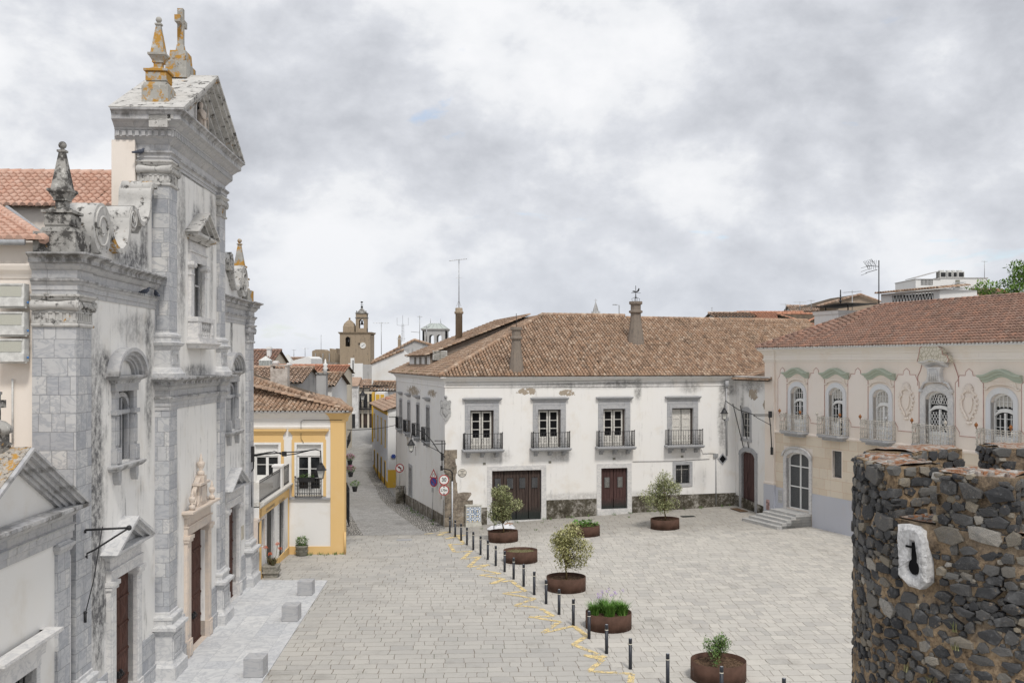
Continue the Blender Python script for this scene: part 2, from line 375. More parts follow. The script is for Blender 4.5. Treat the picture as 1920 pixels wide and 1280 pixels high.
YW = plaster('house_white',(.77,.765,.755),dirt=(.34,.32,.30),amt=.16,lo=.64,flake=[((-3.4,0,2.3),(.28,.4,.35)),((-1.9,0,2.9),(.5,.4,.3))],flake_col=(.42,.38,.33))
FARW = plaster('far_white',(.72,.72,.715),dirt=(.30,.29,.28),amt=.4,sc=.5)
FARG = plaster('far_grey_render',(.42,.415,.41),dirt=(.13,.13,.13),amt=.8,lo=.46,sc=.5)
FARC = plaster('far_cream',(.66,.60,.50),dirt=(.30,.27,.22),amt=.5,sc=.5)
YEL = plaster('ochre_paint',(.74,.51,.235),dirt=(.45,.32,.18),warm=(.76,.56,.32),amt=.2)
YEL2 = plaster('deep_ochre_paint',(.66,.42,.07),dirt=(.4,.27,.1),amt=.2)
TOWERM = plaster('tower_stone',(.33,.265,.195),dirt=(.08,.072,.06),warm=(.36,.28,.19),amt=.8,lo=.46,sc=1.1)
RENDER = plaster('brown_render',(.23,.195,.165),dirt=(.09,.085,.08),warm=(.28,.22,.17),amt=.7,lo=.45,sc=2.5)
PLINTH = None
def rotten(name,a,b,c_,sc=1.0):
    g = G(name);n = g.noise(1.3*sc,9,.7);m = g.noise(7*sc,8,.75)
    c = g.ramp(g.M('ADD',g.M('MULTIPLY',n,.6),g.M('MULTIPLY',m,.4)),[(.38,a),(.5,b),(.60,c_)])
    g.bump(m,.6,.03);MT[name] = g.done(c,.95,.1);return MT[name]
PLINTH = rotten('rotten_plinth',(.035,.030,.022),(.10,.09,.07),(.36,.34,.31))
EXPOSED = rotten('exposed_stone',(.085,.075,.065),(.24,.205,.165),(.40,.34,.27),1.1)

def marble(name,cols,w=.62,h=.46,joint=.012,jcol=(.20,.205,.215),dirt=.35,vein=.5,warp=.0,bands=()):
    g = G(name);jm,r1,r2 = g.blocks(g.uv,w,h,joint,warp)
    c = g.ramp(r1,[(i/(len(cols)-1) if len(cols) > 1 else 0,q) for i,q in enumerate(cols)],False)
    off = g.comb(g.M('MULTIPLY',r1,9.0),g.M('MULTIPLY',r2,7.0),0.0)
    ad = g.N('ShaderNodeVectorMath');ad.operation = 'ADD';g.L(g.obj,ad.inputs[0]);g.L(off,ad.inputs[1])
    v = g.noise(1.4,9,.62,g.map(ad.outputs[0],(1,1,2.2),rot=(.5,.6,.4)),1.2)
    vm = g.step(g.M('ABSOLUTE',g.M('SUBTRACT',v,.5)),.055,0)
    c = g.mix(g.M('MULTIPLY',vm,vein),c,(.24,.26,.30))
    cl = g.noise(2.5,6,.6,ad.outputs[0]);c = g.mix(g.M('MULTIPLY',g.step(cl,.45,.75),.3),c,(.30,.31,.34))
    st = g.noise(1.0,7,.6,g.map(g.obj,(4,4,.4)));d2 = g.noise(6,8,.7)
    c = g.mix(g.M('MULTIPLY',g.M('MULTIPLY',g.step(st,.52,.75),g.step(d2,.4,.65)),dirt),c,(.13,.125,.12))
    for (zc,hw,k) in bands:      # black staining along mouldings, also painting in the shade lines between them
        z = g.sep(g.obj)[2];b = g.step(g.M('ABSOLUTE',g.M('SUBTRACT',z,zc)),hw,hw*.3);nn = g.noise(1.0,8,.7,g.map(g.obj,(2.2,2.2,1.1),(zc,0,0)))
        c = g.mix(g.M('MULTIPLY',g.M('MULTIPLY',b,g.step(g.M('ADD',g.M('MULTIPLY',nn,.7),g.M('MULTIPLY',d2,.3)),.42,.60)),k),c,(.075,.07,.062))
    c = g.mix(g.M('MULTIPLY',jm,.8),c,jcol)
    g.bump(g.M('SUBTRACT',g.M('MULTIPLY',d2,.25),jm),.35,.012)
    MT[name] = g.done(c,.6,.35);return MT[name]
MARB = marble('grey_marble',[(.37,.38,.405),(.46,.465,.48),(.54,.54,.54),(.42,.43,.45),(.60,.59,.575)])
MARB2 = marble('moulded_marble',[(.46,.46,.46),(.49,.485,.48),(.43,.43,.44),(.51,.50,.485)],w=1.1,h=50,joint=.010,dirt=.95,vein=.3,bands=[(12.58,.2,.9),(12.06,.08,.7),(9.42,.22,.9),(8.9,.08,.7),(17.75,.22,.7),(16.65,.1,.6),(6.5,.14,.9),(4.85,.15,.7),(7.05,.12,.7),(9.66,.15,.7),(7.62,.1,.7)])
MARBP = marble('plain_marble',[(.56,.56,.56),(.60,.595,.585)],w=60,h=60,joint=.0,dirt=.55,vein=.35)
MARBL = marble('pale_marble',[(.64,.63,.615),(.68,.665,.65)],w=60,h=60,joint=.0,dirt=.25,vein=.3)
PINKM = marble('pink_limestone',[(.60,.51,.43),(.66,.575,.50)],w=60,h=60,joint=.0,dirt=.25,vein=.12)
SLABM = marble('platform_marble',[(.56,.565,.57),(.61,.615,.615),(.53,.54,.555),(.64,.64,.635)],w=1.5,h=.9,joint=.010,jcol=(.38,.39,.40),dirt=.22,vein=.35)
SURR = marble('window_surround_marble',[(.37,.375,.385),(.43,.43,.435),(.40,.395,.39)],w=60,h=.9,joint=.012,dirt=.8,vein=.4)
STEPM = marble('step_stone',[(.50,.49,.47),(.42,.42,.41),(.56,.54,.51)],w=1.2,h=.163,joint=.012,dirt=.6,vein=.2)

def lichen(name,base=(.36,.35,.33),black=.5,orange=.35,white=.25,sc=1.0):
    g = G(name);a = g.noise(2.0*sc,9,.68);b = g.noise(3.4*sc,9,.7,g.map(g.obj,loc=(7,2,5)));d = g.noise(5.5*sc,9,.7,g.map(g.obj,loc=(1,8,3)))
    c = g.mix(g.step(a,.3,.6),tuple(q*.75 for q in base),base)
    c = g.mix(g.M('MULTIPLY',g.step(b,.62-black*.25,.70-black*.2),.9),c,(.055,.052,.05))
    c = g.mix(g.M('MULTIPLY',g.step(d,.60-white*.1,.66),.8),c,(.58,.57,.54))
    c = g.mix(g.step(g.M('ADD',g.M('MULTIPLY',b,.35),g.M('MULTIPLY',g.noise(1.4*sc,8,.7,g.map(g.obj,loc=(3,3,9))),.65)),.62-orange*.22,.66-orange*.2),c,(.43,.24,.06))
    g.bump(g.M('ADD',a,d),.5,.02);MT[name] = g.done(c,.95,.1);return MT[name]
LICH = lichen('lichened_stone',black=.68,orange=.10)
LICHO = lichen('orange_lichened_stone',(.40,.39,.36),black=.25,orange=.50)
LICHL = lichen('light_weathered_stone',(.54,.53,.51),black=.36,orange=.14)
LICHR = lichen('lichened_roof',(.40,.36,.31),black=.5,orange=.5,white=.7,sc=3.2)

def tilemat(name,cols,moss=.35,orange=.2,dark=.35,paint=.0):
    g = G(name);r = g.white(g.comb(g.sep(g.uv)[0],g.sep(g.uv)[1],.5));r2 = g.white(g.comb(g.sep(g.uv)[1],g.sep(g.uv)[0],3.5))
    c = g.ramp(r,[(i/(len(cols)-1),q) for i,q in enumerate(cols)])
    n = g.noise(9,8,.7);big = g.noise(.5,6,.65);m2 = g.noise(3.2,7,.7,g.map(g.obj,loc=(4,4,4)))
    c = g.mix(g.M('MULTIPLY',g.step(g.M('ADD',g.M('MULTIPLY',n,.5),g.M('MULTIPLY',r2,.35)),.48,.62),dark),c,(.075,.062,.052))
    c = g.mix(g.M('MULTIPLY',g.step(g.M('ADD',g.M('MULTIPLY',big,.6),g.M('MULTIPLY',m2,.4)),.53,.66),moss),c,(.10,.082,.058))
    c = g.mix(g.M('MULTIPLY',g.step(g.M('ADD',g.M('MULTIPLY',m2,.6),g.M('MULTIPLY',n,.4)),.62-.1*orange,.68),orange*1.6,clamp=True),c,(.42,.20,.045))
    c = g.mix(g.M('MULTIPLY',g.step(g.noise(17,6,.7),.63,.72),.5),c,(.48,.43,.36))
    g.bump(n,.3,.01);MT[name] = g.done(c,.93,.12);return MT[name]
T_OLD = tilemat('old_clay_tile',[(.335,.215,.145),(.43,.30,.215),(.26,.175,.125),(.54,.425,.33),(.375,.24,.155)],dark=.65,moss=.42,orange=.26)
T_RED = tilemat('weathered_red_tile',[(.26,.165,.13),(.31,.20,.155),(.22,.145,.12),(.38,.21,.15),(.30,.225,.19)],dark=.45,moss=.40,orange=.14)
T_NEW = tilemat('fresh_clay_tile',[(.56,.34,.26),(.60,.41,.33),(.50,.32,.25),(.66,.47,.39)],dark=.10,moss=.03,orange=.10)
T_FAR = tilemat('far_clay_tile',[(.36,.24,.17),(.45,.32,.24),(.30,.21,.16),(.53,.42,.34)],dark=.5,moss=.4,orange=.15)
MT['shaded_roof_bed'] = rotten('shaded_roof_bed',(.05,.04,.032),(.10,.078,.058),(.17,.125,.085),2.0)  # bed under the tiles, coloured dark to paint shade into the gaps
T_FARR = tilemat('far_red_tile',[(.46,.22,.14),(.52,.28,.19),(.40,.20,.14)],dark=.25,moss=.1,orange=.05)

def flat(name,col,rough=.6,spec=.3,metal=0,var=.15,sc=6,bump=0):
    g = G(name);n = g.noise(sc,6,.65);c = g.mix(g.step(n,.35,.7),tuple(q*(1-var) for q in col),tuple(min(1,q*(1+var)) for q in col))
    if bump: g.bump(n,bump,.01)
    MT[name] = g.done(c,rough,spec,metal);return MT[name]
IRON = flat('black_iron',(.022,.022,.024),.55,.4)
IRONW = flat('rusty_white_iron',(.52,.49,.44),.7,.3,var=.35,sc=14)
RUST = flat('rusty_finial',(.28,.12,.05),.9,.1,var=.4,sc=20)
STEEL = flat('galvanised_steel',(.40,.41,.42),.45,.5,.4)
GLASS = flat('dark_glass',(.018,.020,.022),.12,.5,var=.5,sc=1.5)
GLASSG = flat('dusty_glass',(.05,.052,.055),.4,.5,var=.4,sc=3)
LAMPG = flat('lamp_glass',(.55,.55,.52),.25,.5,var=.1)
CURT = flat('curtain',(.62,.60,.56),.9,.1,var=.12,sc=8)
DARK = flat('dark_interior',(.012,.012,.013),.95,.05)
WPAINT = flat('white_paint',(.78,.78,.765),.5,.35,var=.05)
OLDPAINT = flat('old_white_paint',(.62,.60,.56),.7,.25,var=.18,sc=9)
GREENM = plaster('green_moulding',(.43,.485,.41),dirt=(.20,.24,.20),warm=(.47,.50,.42),amt=.4,sc=1.5)
REDL = flat('red_line_paint',(.42,.22,.19),.9,.1,var=.2)
REDL2 = flat('faded_red_line',(.52,.33,.28),.9,.1,var=.25)
CABLE = flat('black_cable',(.015,.015,.016),.6,.3)
BLUE = flat('blue_clip',(.08,.22,.50),.5,.4)
SIGNR = flat('sign_red',(.38,.025,.03),.45,.4,var=.08)
SIGNB = flat('sign_blue',(.03,.07,.30),.45,.4,var=.08)
SIGNW = flat('sign_white',(.74,.74,.72),.45,.4,var=.04)
BLACK = flat('sign_black',(.02,.02,.025),.5,.3)
TERR = flat('terracotta_pot',(.36,.19,.10),.85,.2)
CONC = flat('concrete',(.30,.285,.25),.95,.1,var=.25,sc=9,bump=.3)
POTG = flat('grey_green_pot',(.22,.215,.18),.8,.2,var=.2)
SOIL = flat('soil',(.115,.075,.05),1,.05,var=.6,sc=16,bump=1.0)
GRAVEL = flat('dry_turf',(.19,.17,.095),1,.05,var=.5,sc=26,bump=1.0)
BIRD = flat('pigeon_feather',(.085,.095,.125),.7,.2,var=.4,sc=30)
ACW = flat('ac_casing',(.60,.60,.58),.6,.3)
def wood(name,a,b,sc=1.0,low=None):
    g = G(name);n = g.noise(2.0*sc,8,.65,g.map(g.obj,(7,7,.5)));m = g.noise(9,7,.7)
    c = g.mix(g.step(n,.35,.68),a,b);c = g.mix(g.M('MULTIPLY',g.step(m,.60,.72),.5),c,tuple(q*1.9+.02 for q in b))
    if low is not None:
        z = g.sep(g.obj)[2];c = g.mix(g.step(g.M('ADD',z,g.M('MULTIPLY',m,.8)),low+.9,low+.1),c,(.025,.030,.028))
    g.bump(n,.35,.01);MT[name] = g.done(c,.75,.2);return MT[name]
DOORB = wood('old_brown_door',(.045,.032,.028),(.085,.062,.053),low=.2)
DOORR = wood('maroon_door',(.055,.030,.029),(.098,.055,.050),low=.5)
CHDOOR = wood('church_door_wood',(.062,.028,.021),(.11,.055,.042))
SHUT = wood('grey_shutter',(.17,.155,.135),(.26,.24,.21))
BARK = wood('olive_bark',(.09,.065,.03),(.19,.14,.07),3)
def corten():
    g = G('corten_steel');n = g.noise(2.2,7,.6);m = g.noise(1.0,8,.68,g.map(g.obj,(5,5,.8)));z = g.sep(g.gen)[2]
    c = g.mix(g.step(n,.3,.7),(.060,.032,.022),(.105,.058,.042))
    k = g.M('MULTIPLY',g.step(m,.57,.68),g.step(z,.85,.15))
    c = g.mix(g.M('MULTIPLY',k,.75),c,(.36,.31,.30));MT['corten_steel'] = g.done(c,.8,.25);return MT['corten_steel']
CORTEN = corten()
def leafmat(name,a,b,c2,spec=.3):
    g = G(name);r = g.white(g.comb(g.sep(g.uv)[0],g.sep(g.uv)[1],.5))
    c = g.ramp(r,[(0,a),(.5,b),(1,c2)]);g.b.inputs['Subsurface Weight'].default_value = 0
    MT[name] = g.done(c,.55,spec);return MT[name]
LEAFO = leafmat('olive_leaf',(.17,.185,.06),(.32,.31,.13),(.55,.52,.29))
LEAFD = leafmat('olive_leaf_grey',(.14,.17,.07),(.26,.28,.13),(.48,.48,.28))
LEAFG = leafmat('green_leaf',(.05,.13,.018),(.10,.23,.035),(.22,.36,.09))
LEAFB = leafmat('bush_leaf',(.04,.10,.025),(.09,.17,.04),(.22,.30,.10))
LEAFM = leafmat('tree_leaf',(.07,.14,.025),(.14,.24,.045),(.24,.36,.08))
LEAFY = leafmat('dry_weed',(.16,.15,.07),(.25,.23,.12),(.12,.15,.05))
PURP = leafmat('violet_petal',(.32,.18,.52),(.42,.26,.62),(.50,.36,.66))
PINKF = leafmat('magenta_petal',(.28,.02,.10),(.36,.05,.18),(.22,.03,.10))
REDF = leafmat('red_orange_petal',(.62,.10,.03),(.72,.20,.07),(.5,.08,.03))
# ================================================================ ground
CTRL = [(-9,28,0),(-9,36,0),(-9,46,0),(-4,30,0),(0,36,0),(6,30,0),(8,40,0),(14,40,0),(12,50,.04),(16.5,64.5,.085),(15.6,69,.15),(9,66.5,-.08),(3,65.7,-.27),
        (-4.3,64,-.55),(-2.2,57,-.35),(-1,61,-.42),(-9.1,53.7,-.3),(-12,53.5,-.3),(-6,56,-.33),(-7,61,-.5),(-6,75,-1.2),(-12,75,-1.25),(-10.3,88,-1.95),(-14.8,88,-1.95),(-16,104,-2.0),(-12.5,104,-2.0),
        (-19,122,-1.1),(-15,122,-1.1),(-22,145,0),(-20,145,0),(-30,170,0),(0,150,0),(20,46,0),(22,30,0),(0,10,0),(-25,40,0),(-25,60,-.4),(8,80,0),(-40,90,-1),(0,100,-1),(30,90,0),(60,60,0),(-60,30,0)]
for a_ in range(12): CTRL.append((260*math.cos(a_*RAD(30)),90+260*math.sin(a_*RAD(30)),0))
_P = np.array([c[:2] for c in CTRL],float);_z = np.array([c[2] for c in CTRL],float)
_D = np.linalg.norm(_P[:,None]-_P[None],axis=2)
_n = len(CTRL);_A = np.zeros((_n+1,_n+1));_A[:_n,:_n] = -_D;_A[:_n,_n] = 1;_A[_n,:_n] = 1
_A[:_n,:_n] += -1e-6*np.eye(_n)
_w = np.linalg.solve(_A,np.concatenate((_z,[0])))
def gz(X,Y):
    d = np.hypot(_P[:,0]-X,_P[:,1]-Y);r = math.hypot(X,Y-90)
    z = float(-(d*_w[:_n]).sum()+_w[_n]);k = min(1,max(0,(r-200)/60));return z*(1-k)
def gpt(px,py):
    """ground point seen along a photo sight line"""
    z = 0.0
    for _ in range(12):
        Y = (CAMZ-z)*F/(py-680);X = (px-960)/F*Y;z = .5*z+.5*gz(X,Y)
    return X,Y,gz(X,Y)
def axis(vals): return np.unique(np.concatenate(vals))
def paving():
    g = G('stone_paving');rot = RAD(-2.7)
    p = g.map(g.obj,rot=(0,0,rot));o = g.sep(p)
    # two fields: the traffic lane and the square, parted along the row of bollards
    j1,a1,b1 = g.blocks(p,.80,.52,.017,.22,.55)
    p2 = g.map(g.obj,rot=(0,0,RAD(-3.5)),loc=(3.3,1.2,0));j2,a2,b2 = g.blocks(p2,.60,.58,.014,.16,.55)
    ob = g.sep(g.obj);side = g.M('ADD',ob[0],g.M('ADD',g.M('MULTIPLY',ob[1],.245),-11.35))
    f = g.step(side,-.02,.02)
    jm = g.M('ADD',g.M('MULTIPLY',j1,g.M('SUBTRACT',1.0,f)),g.M('MULTIPLY',j2,f))
    r1 = g.M('ADD',g.M('MULTIPLY',a1,g.M('SUBTRACT',1.0,f)),g.M('MULTIPLY',a2,f))
    lane = g.M('SUBTRACT',1.0,f);big = g.noise(.16,5,.6);med = g.noise(1.1,7,.65);fine = g.noise(9,8,.72);vf = g.noise(40,4,.7)
    c = g.ramp(r1,[(0,(.41,.395,.37)),(.25,(.465,.445,.41)),(.6,(.49,.47,.43)),(.85,(.53,.505,.46)),(1,(.44,.42,.39))])
    c = g.mix(g.M('MULTIPLY',lane,.38),c,(.34,.335,.325))
    c = g.mix(g.M('MULTIPLY',g.step(big,.42,.62),.35),c,(.54,.515,.47))
    c = g.mix(g.M('MULTIPLY',g.step(g.M('ADD',g.M('MULTIPLY',med,.5),g.M('MULTIPLY',fine,.5)),.50,.68),.45),c,(.27,.255,.235))
    c = g.mix(g.M('MULTIPLY',g.step(vf,.6,.72),.35),c,(.20,.19,.175))
    c = g.mix(g.M('MULTIPLY',g.step(g.noise(.45,8,.68,g.map(g.obj,loc=(7,3,0))),.54,.68),.4),c,(.25,.235,.21))
    # darker band towards the far end of the square
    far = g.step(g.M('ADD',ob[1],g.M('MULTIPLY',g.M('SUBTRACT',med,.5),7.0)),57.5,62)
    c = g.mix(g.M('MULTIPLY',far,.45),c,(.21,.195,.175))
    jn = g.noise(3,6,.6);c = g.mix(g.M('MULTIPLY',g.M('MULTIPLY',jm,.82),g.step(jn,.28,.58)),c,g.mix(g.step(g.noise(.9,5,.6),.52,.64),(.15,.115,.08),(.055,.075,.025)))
    g.bump(g.M('SUBTRACT',g.M('MULTIPLY',fine,.5),jm),.6,.02)
    return g.done(c,.85,.2)
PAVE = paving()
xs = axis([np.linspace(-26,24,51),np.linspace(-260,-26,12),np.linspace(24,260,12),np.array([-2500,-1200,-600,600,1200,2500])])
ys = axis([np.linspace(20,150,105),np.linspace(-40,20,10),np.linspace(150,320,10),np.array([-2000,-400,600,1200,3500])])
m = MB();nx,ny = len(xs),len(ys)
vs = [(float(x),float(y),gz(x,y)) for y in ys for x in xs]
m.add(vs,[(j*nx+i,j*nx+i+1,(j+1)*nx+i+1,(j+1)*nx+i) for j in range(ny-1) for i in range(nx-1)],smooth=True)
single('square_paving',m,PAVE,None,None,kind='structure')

def strip(rows,n,dz):
    """sheet following the ground; rows = [(Y, xl, xr)]"""
    m = MB();vs = [];R = []
    for k in range(len(rows)-1):
        a,b = rows[k],rows[k+1];st = max(1,int(abs(b[0]-a[0])/1.25))
        for i in range(st): t = i/st;R.append(tuple(a[q]+(b[q]-a[q])*t for q in range(3)))
    R.append(rows[-1])
    for (y,a,b) in R:
        for i in range(n+1): x = a+(b-a)*i/n;vs.append((x,y,gz(x,y)+dz))
    m.add(vs,[(j*(n+1)+i,j*(n+1)+i+1,(j+1)*(n+1)+i+1,(j+1)*(n+1)+i) for j in range(len(R)-1) for i in range(n)],smooth=True)
    return m
def streetmat():
    g = G('worn_cobble_street');v = g.vor(7.5,g.map(g.obj,(1,.8,.02)),'F1');med = g.noise(1.0,7,.7);fine = g.noise(16,7,.75);big = g.noise(.25,4,.5)
    c = g.ramp(g.M('ADD',g.M('MULTIPLY',fine,.55),g.M('MULTIPLY',med,.45)),[(.36,(.22,.215,.21)),(.5,(.33,.325,.315)),(.63,(.44,.43,.42))])
    c = g.mix(g.M('MULTIPLY',g.step(big,.45,.6),.3),c,(.38,.375,.365));c = g.mix(g.M('MULTIPLY',g.step(v,.42,.62),.35),c,(.15,.14,.13))
    g.bump(g.M('SUBTRACT',fine,g.M('MULTIPLY',v,.8)),.5,.02);return g.done(c,.88,.2)
def setts():
    g = G('sett_rows');j,a,b = g.blocks(g.map(g.obj,rot=(0,0,RAD(-14))),.16,.30,.030,.05,.3);fine = g.noise(14,7,.7)
    c = g.ramp(a,[(0,(.28,.27,.255)),(.5,(.36,.35,.33)),(1,(.44,.42,.39))]);c = g.mix(g.M('MULTIPLY',g.step(fine,.5,.7),.4),c,(.11,.105,.10));c = g.mix(j,c,(.05,.045,.04))
    g.bump(g.M('SUBTRACT',fine,j),.6,.02);return g.done(c,.9,.15)
STREET = [(60.6,-10.25,-4.75),(64.2,-11.0,-4.45),(75,-13.2,-7.1),(88.2,-15.6,-10.3),(95,-16.4,-11.5),(108,-18.3,-14.8),(122,-20.2,-16.4),(135,-22.4,-19.0),(150,-26.5,-20.0),(165,-36,-27)]
single('street_surface',strip([(60.75,)+STREET[0][1:]]+STREET[1:],8,.006),streetmat(),None,None,kind='structure')
single('pavement_setts',strip([(61.8,-5.4,-4.7),(64.2,-6.2,-4.42),(70,-7.6,-5.85),(80,-10.0,-8.3),(88.2,-11.7,-10.3),(95,-13.0,-11.9),(108,-15.8,-14.7)],3,.013),setts(),None,None,kind='structure')
single('pavement_setts',strip([(60.9,-10.2,-9.1),(64.2,-11.0,-9.9),(75,-13.2,-12.2),(88.2,-15.5,-14.6)],3,.013),setts(),None,None,kind='structure')
# marble platform in front of the church
CH = Frame(-9.5-.0466*24,24.0,-.0466,.9989)
PLZ = .045
a = CH.Z(495,1280,PLZ);b = CH.Z(614,1087,PLZ);b2 = CH.Z(470,1082,PLZ)
m = MB();m.prismz([(-4,a[1]+.12),(b[0],b[1]),(b[0]+.25,.9),(-4,.9)],-.3,PLZ)
print('platform',a,b,b2)
single('marble_platform',m,SLABM,None,None,fr=CH,kind='structure')
# yellow zigzag painted along the bollard line (worn)
def worn_yellow():
    g = G('worn_yellow_paint');n = g.noise(3.2,8,.72);f = g.noise(22,6,.7)
    k = g.step(g.M('ADD',g.M('MULTIPLY',n,.6),g.M('MULTIPLY',f,.4)),.465,.505)
    g.m.node_tree.links.remove(g.b.outputs[0].links[0])
    t = g.N('ShaderNodeBsdfTransparent');mx = g.N('ShaderNodeMixShader');g.L(k,mx.inputs[0]);g.L(t.outputs[0],mx.inputs[1]);g.L(g.b.outputs[0],mx.inputs[2]);g.L(mx.outputs[0],g.out.inputs[0])
    return g.done(g.mix(f,(.78,.60,.28),(.70,.56,.30)),.85,.2)
ZZ = [(795,1001),(846,996),(820,1003),(872,1003),(836,1010),(858,1004),(870,1020),(843,1020),(852,1035),(884,1032),(866,1049),(900,1043),(878,1063),(917,1058),(895,1066),(938,1075),(900,1078),(946,1085),(920,1094),(958,1088),(985,1108),(944,1112),(1003,1122),(965,1135),(1008,1138),(1040,1155),(992,1156),(1050,1165),(1018,1186),(1076,1173),(1100,1192),(1075,1208),(1135,1232),(1094,1228),(1130,1236),(1104,1258),(1185,1263),(1180,1290),(1240,1296)]
m = MB()
for i in range(len(ZZ)-1):
    A = Vector(gpt(*ZZ[i]));B = Vector(gpt(*ZZ[i+1]));d = (B-A);
    if d.length < .2: continue
    d.normalize();nn = Vector((-d.y,d.x,0))*.105;k = max(1,int((B-A).length/.7));up = Vector((0,0,.012+.0011*(i % 2)))
    for j in range(k):
        p = A+(B-A)*j/k;q = A+(B-A)*(j+1)/k
        pz = [Vector((v.x,v.y,gz(v.x,v.y)))+up for v in (p-nn,q-nn,q+nn,p+nn)]
        m.poly([tuple(v) for v in pz])
single('yellow_zigzag_marking',m,worn_yellow(),None,None,kind='structure')
# ================================================================ church
church = thing('church','tall grey marble and white plaster church front with pediment, cross and scrolls','church',CH)
SY,CY_,SSH,CSH = .32,0.0,.18,-.12        # wall planes (side bays, centre) and pilaster faces
PX = [(.75,1.77),(7.5,8.37),(14.0,14.87),(20.45,21.5)]
XC = 11.18;XL = 4.55;XR = 17.75
def arc(cx,cz,rx,rz,a0,a1,n): return [(cx+rx*math.cos(RAD(a0+(a1-a0)*i/n)),cz+rz*math.sin(RAD(a0+(a1-a0)*i/n))) for i in range(n+1)]
# --- walls
m = MB()
def bay_holes(c): return [(c-.87,c+.87,-.4,4.0),(c-.62,c+.62,7.2,9.25)]
m.panel((1.7,7.6),(-.4,12.1),bay_holes(XL),SY,SY+1.0)
m.panel((14.8,20.6),(-.4,12.1),bay_holes(XR),SY,SY+1.0)
m.panel((8.3,14.1),(-.4,17.1),[(XC-1.1,XC+1.1,-.4,4.15),(XC-.72,XC+.72,11.6,13.5)],CY_,CY_+1.2)
m.prism([(4.2+2.0,12.69),(7.5,12.69),(7.5,15.2),(6.55,14.2),(6.2,13.9),(5.2,13.8),(4.0,13.05),(3.2,13.3),(2.2,13.2),(2.2,12.69)][::-1],.42,1.15)
m.prism([(2*XC-q[0],q[1]) for q in [(7.5,12.69),(7.5,15.2),(6.55,14.2),(6.2,13.9),(5.2,13.8),(4.0,13.05),(3.2,13.3),(2.2,13.2),(2.2,12.69)]],.42,1.15)
m.box(7.55,14.82,.86,1.6,9,17.2)
part('wall',m,CP,church)
m = MB();m.box(2.3,20.2,1.35,14,0,12.4);m.box(8.0,14.3,1.6,16,12,15.0);part('nave_core',m,DARK,church)
m = MB();m.box(.9,1.2,1.23,16,-.4,12.2);m.box(20.9,21.3,1.2,16,-.4,12.5);m.box(7.75,8.0,1.6,16,12.2,15.0);m.box(14.3,14.6,1.6,16,12.2,15.0);m.box(7.35,7.6,.9,1.62,14.4,17.0)
part('nave_wall',m,SIDEP,church)
# dado slabs of marble at the foot of the walls
for a,b,y in ((1.77,XL-1.3,SY),(XL+1.3,7.5,SY),(14.87,XR-1.3,SY),(XR+1.3,20.45,SY),(8.37,XC-1.58,0),(XC+1.58,14.0,0)): m = MB();m.box(a,b,y-.045,y+.1,-.4,1.55);m.box(a,b,y-.10,y+.1,-.4,.55);part('dado',m,MARB,church)
# --- pilasters
def pilaster(a,b,yf,yb,z0,z1): m = MB();m.box(a,b,yf,yb,z0,z1);return m
for i,(a,b) in enumerate(PX):
    yf = SSH if i in (0,3) else CSH;yb = (1.25 if i in (0,3) else SY+.3)
    top = 10.9 if i in (0,3) else 8.52
    m = pilaster(a,b,yf,yb,2.0,top);part('pilaster',m,MARB,church)
    # pedestal
    o = .27;m = MB();path = [(a,yb),(a,yf),(b,yf),(b,yb)]
    m.sweep(path,[(0,-.4),(o,-.4),(o,.42),(o-.04,.45),(.17,.52),(.13,.62),(.13,1.42),(.17,1.46),(.20,1.55),(.29,1.58),(.29,1.68),(.18,1.72),(.12,1.74),(.12,1.86),(.15,1.89),(.15,1.97),(.11,2.01),(.04,2.03),(.03,2.10),(0,2.12)])
    m.box(a,b,yf,yb,-.4,2.1)
    # framed panel on the die
    yy = yf-.13
    for q in ((a-.05,a+.05,.66,1.38),(b-.05,b+.05,.66,1.38)): m.box(q[0],q[1],yy-.03,yy+.02,q[2],q[3])
    m.box(a+.05,b-.05,yy-.03,yy+.02,.66,.74);m.box(a+.05,b-.05,yy-.03,yy+.02,1.30,1.38);m.box(a+.14,b-.14,yy-.02,yy+.02,.83,1.21)
    part('pedestal',m,MARBP,church)
    if i in (1,2):
        m = pilaster(a,b,CSH,(.87 if True else 0),10.9,15.6);part('pilaster',m,MARB,church)
        m = MB();path = [(a,.87),(a,CSH),(b,CSH),(b,.87)]
        m.sweep(path,[(0,9.5),(.22,9.5),(.22,9.66),(.16,9.70),(.12,9.80),(.07,9.86),(.05,10.4),(.08,10.44),(.09,10.52),(.17,10.56),(.20,10.64),(.10,10.68),(.08,10.78),(.11,10.82),(.11,10.89),(.04,10.93),(0,10.97)])
        yy = CSH-.06
        m.box(a+.1,a+.18,yy-.03,yy+.03,9.95,10.36);m.box(b-.18,b-.1,yy-.03,yy+.03,9.95,10.36);m.box(a+.18,b-.18,yy-.03,yy+.03,10.28,10.36);m.box(a+.18,b-.18,yy-.03,yy+.03,9.95,10.02)
        part('pedestal',m,MARBP,church)
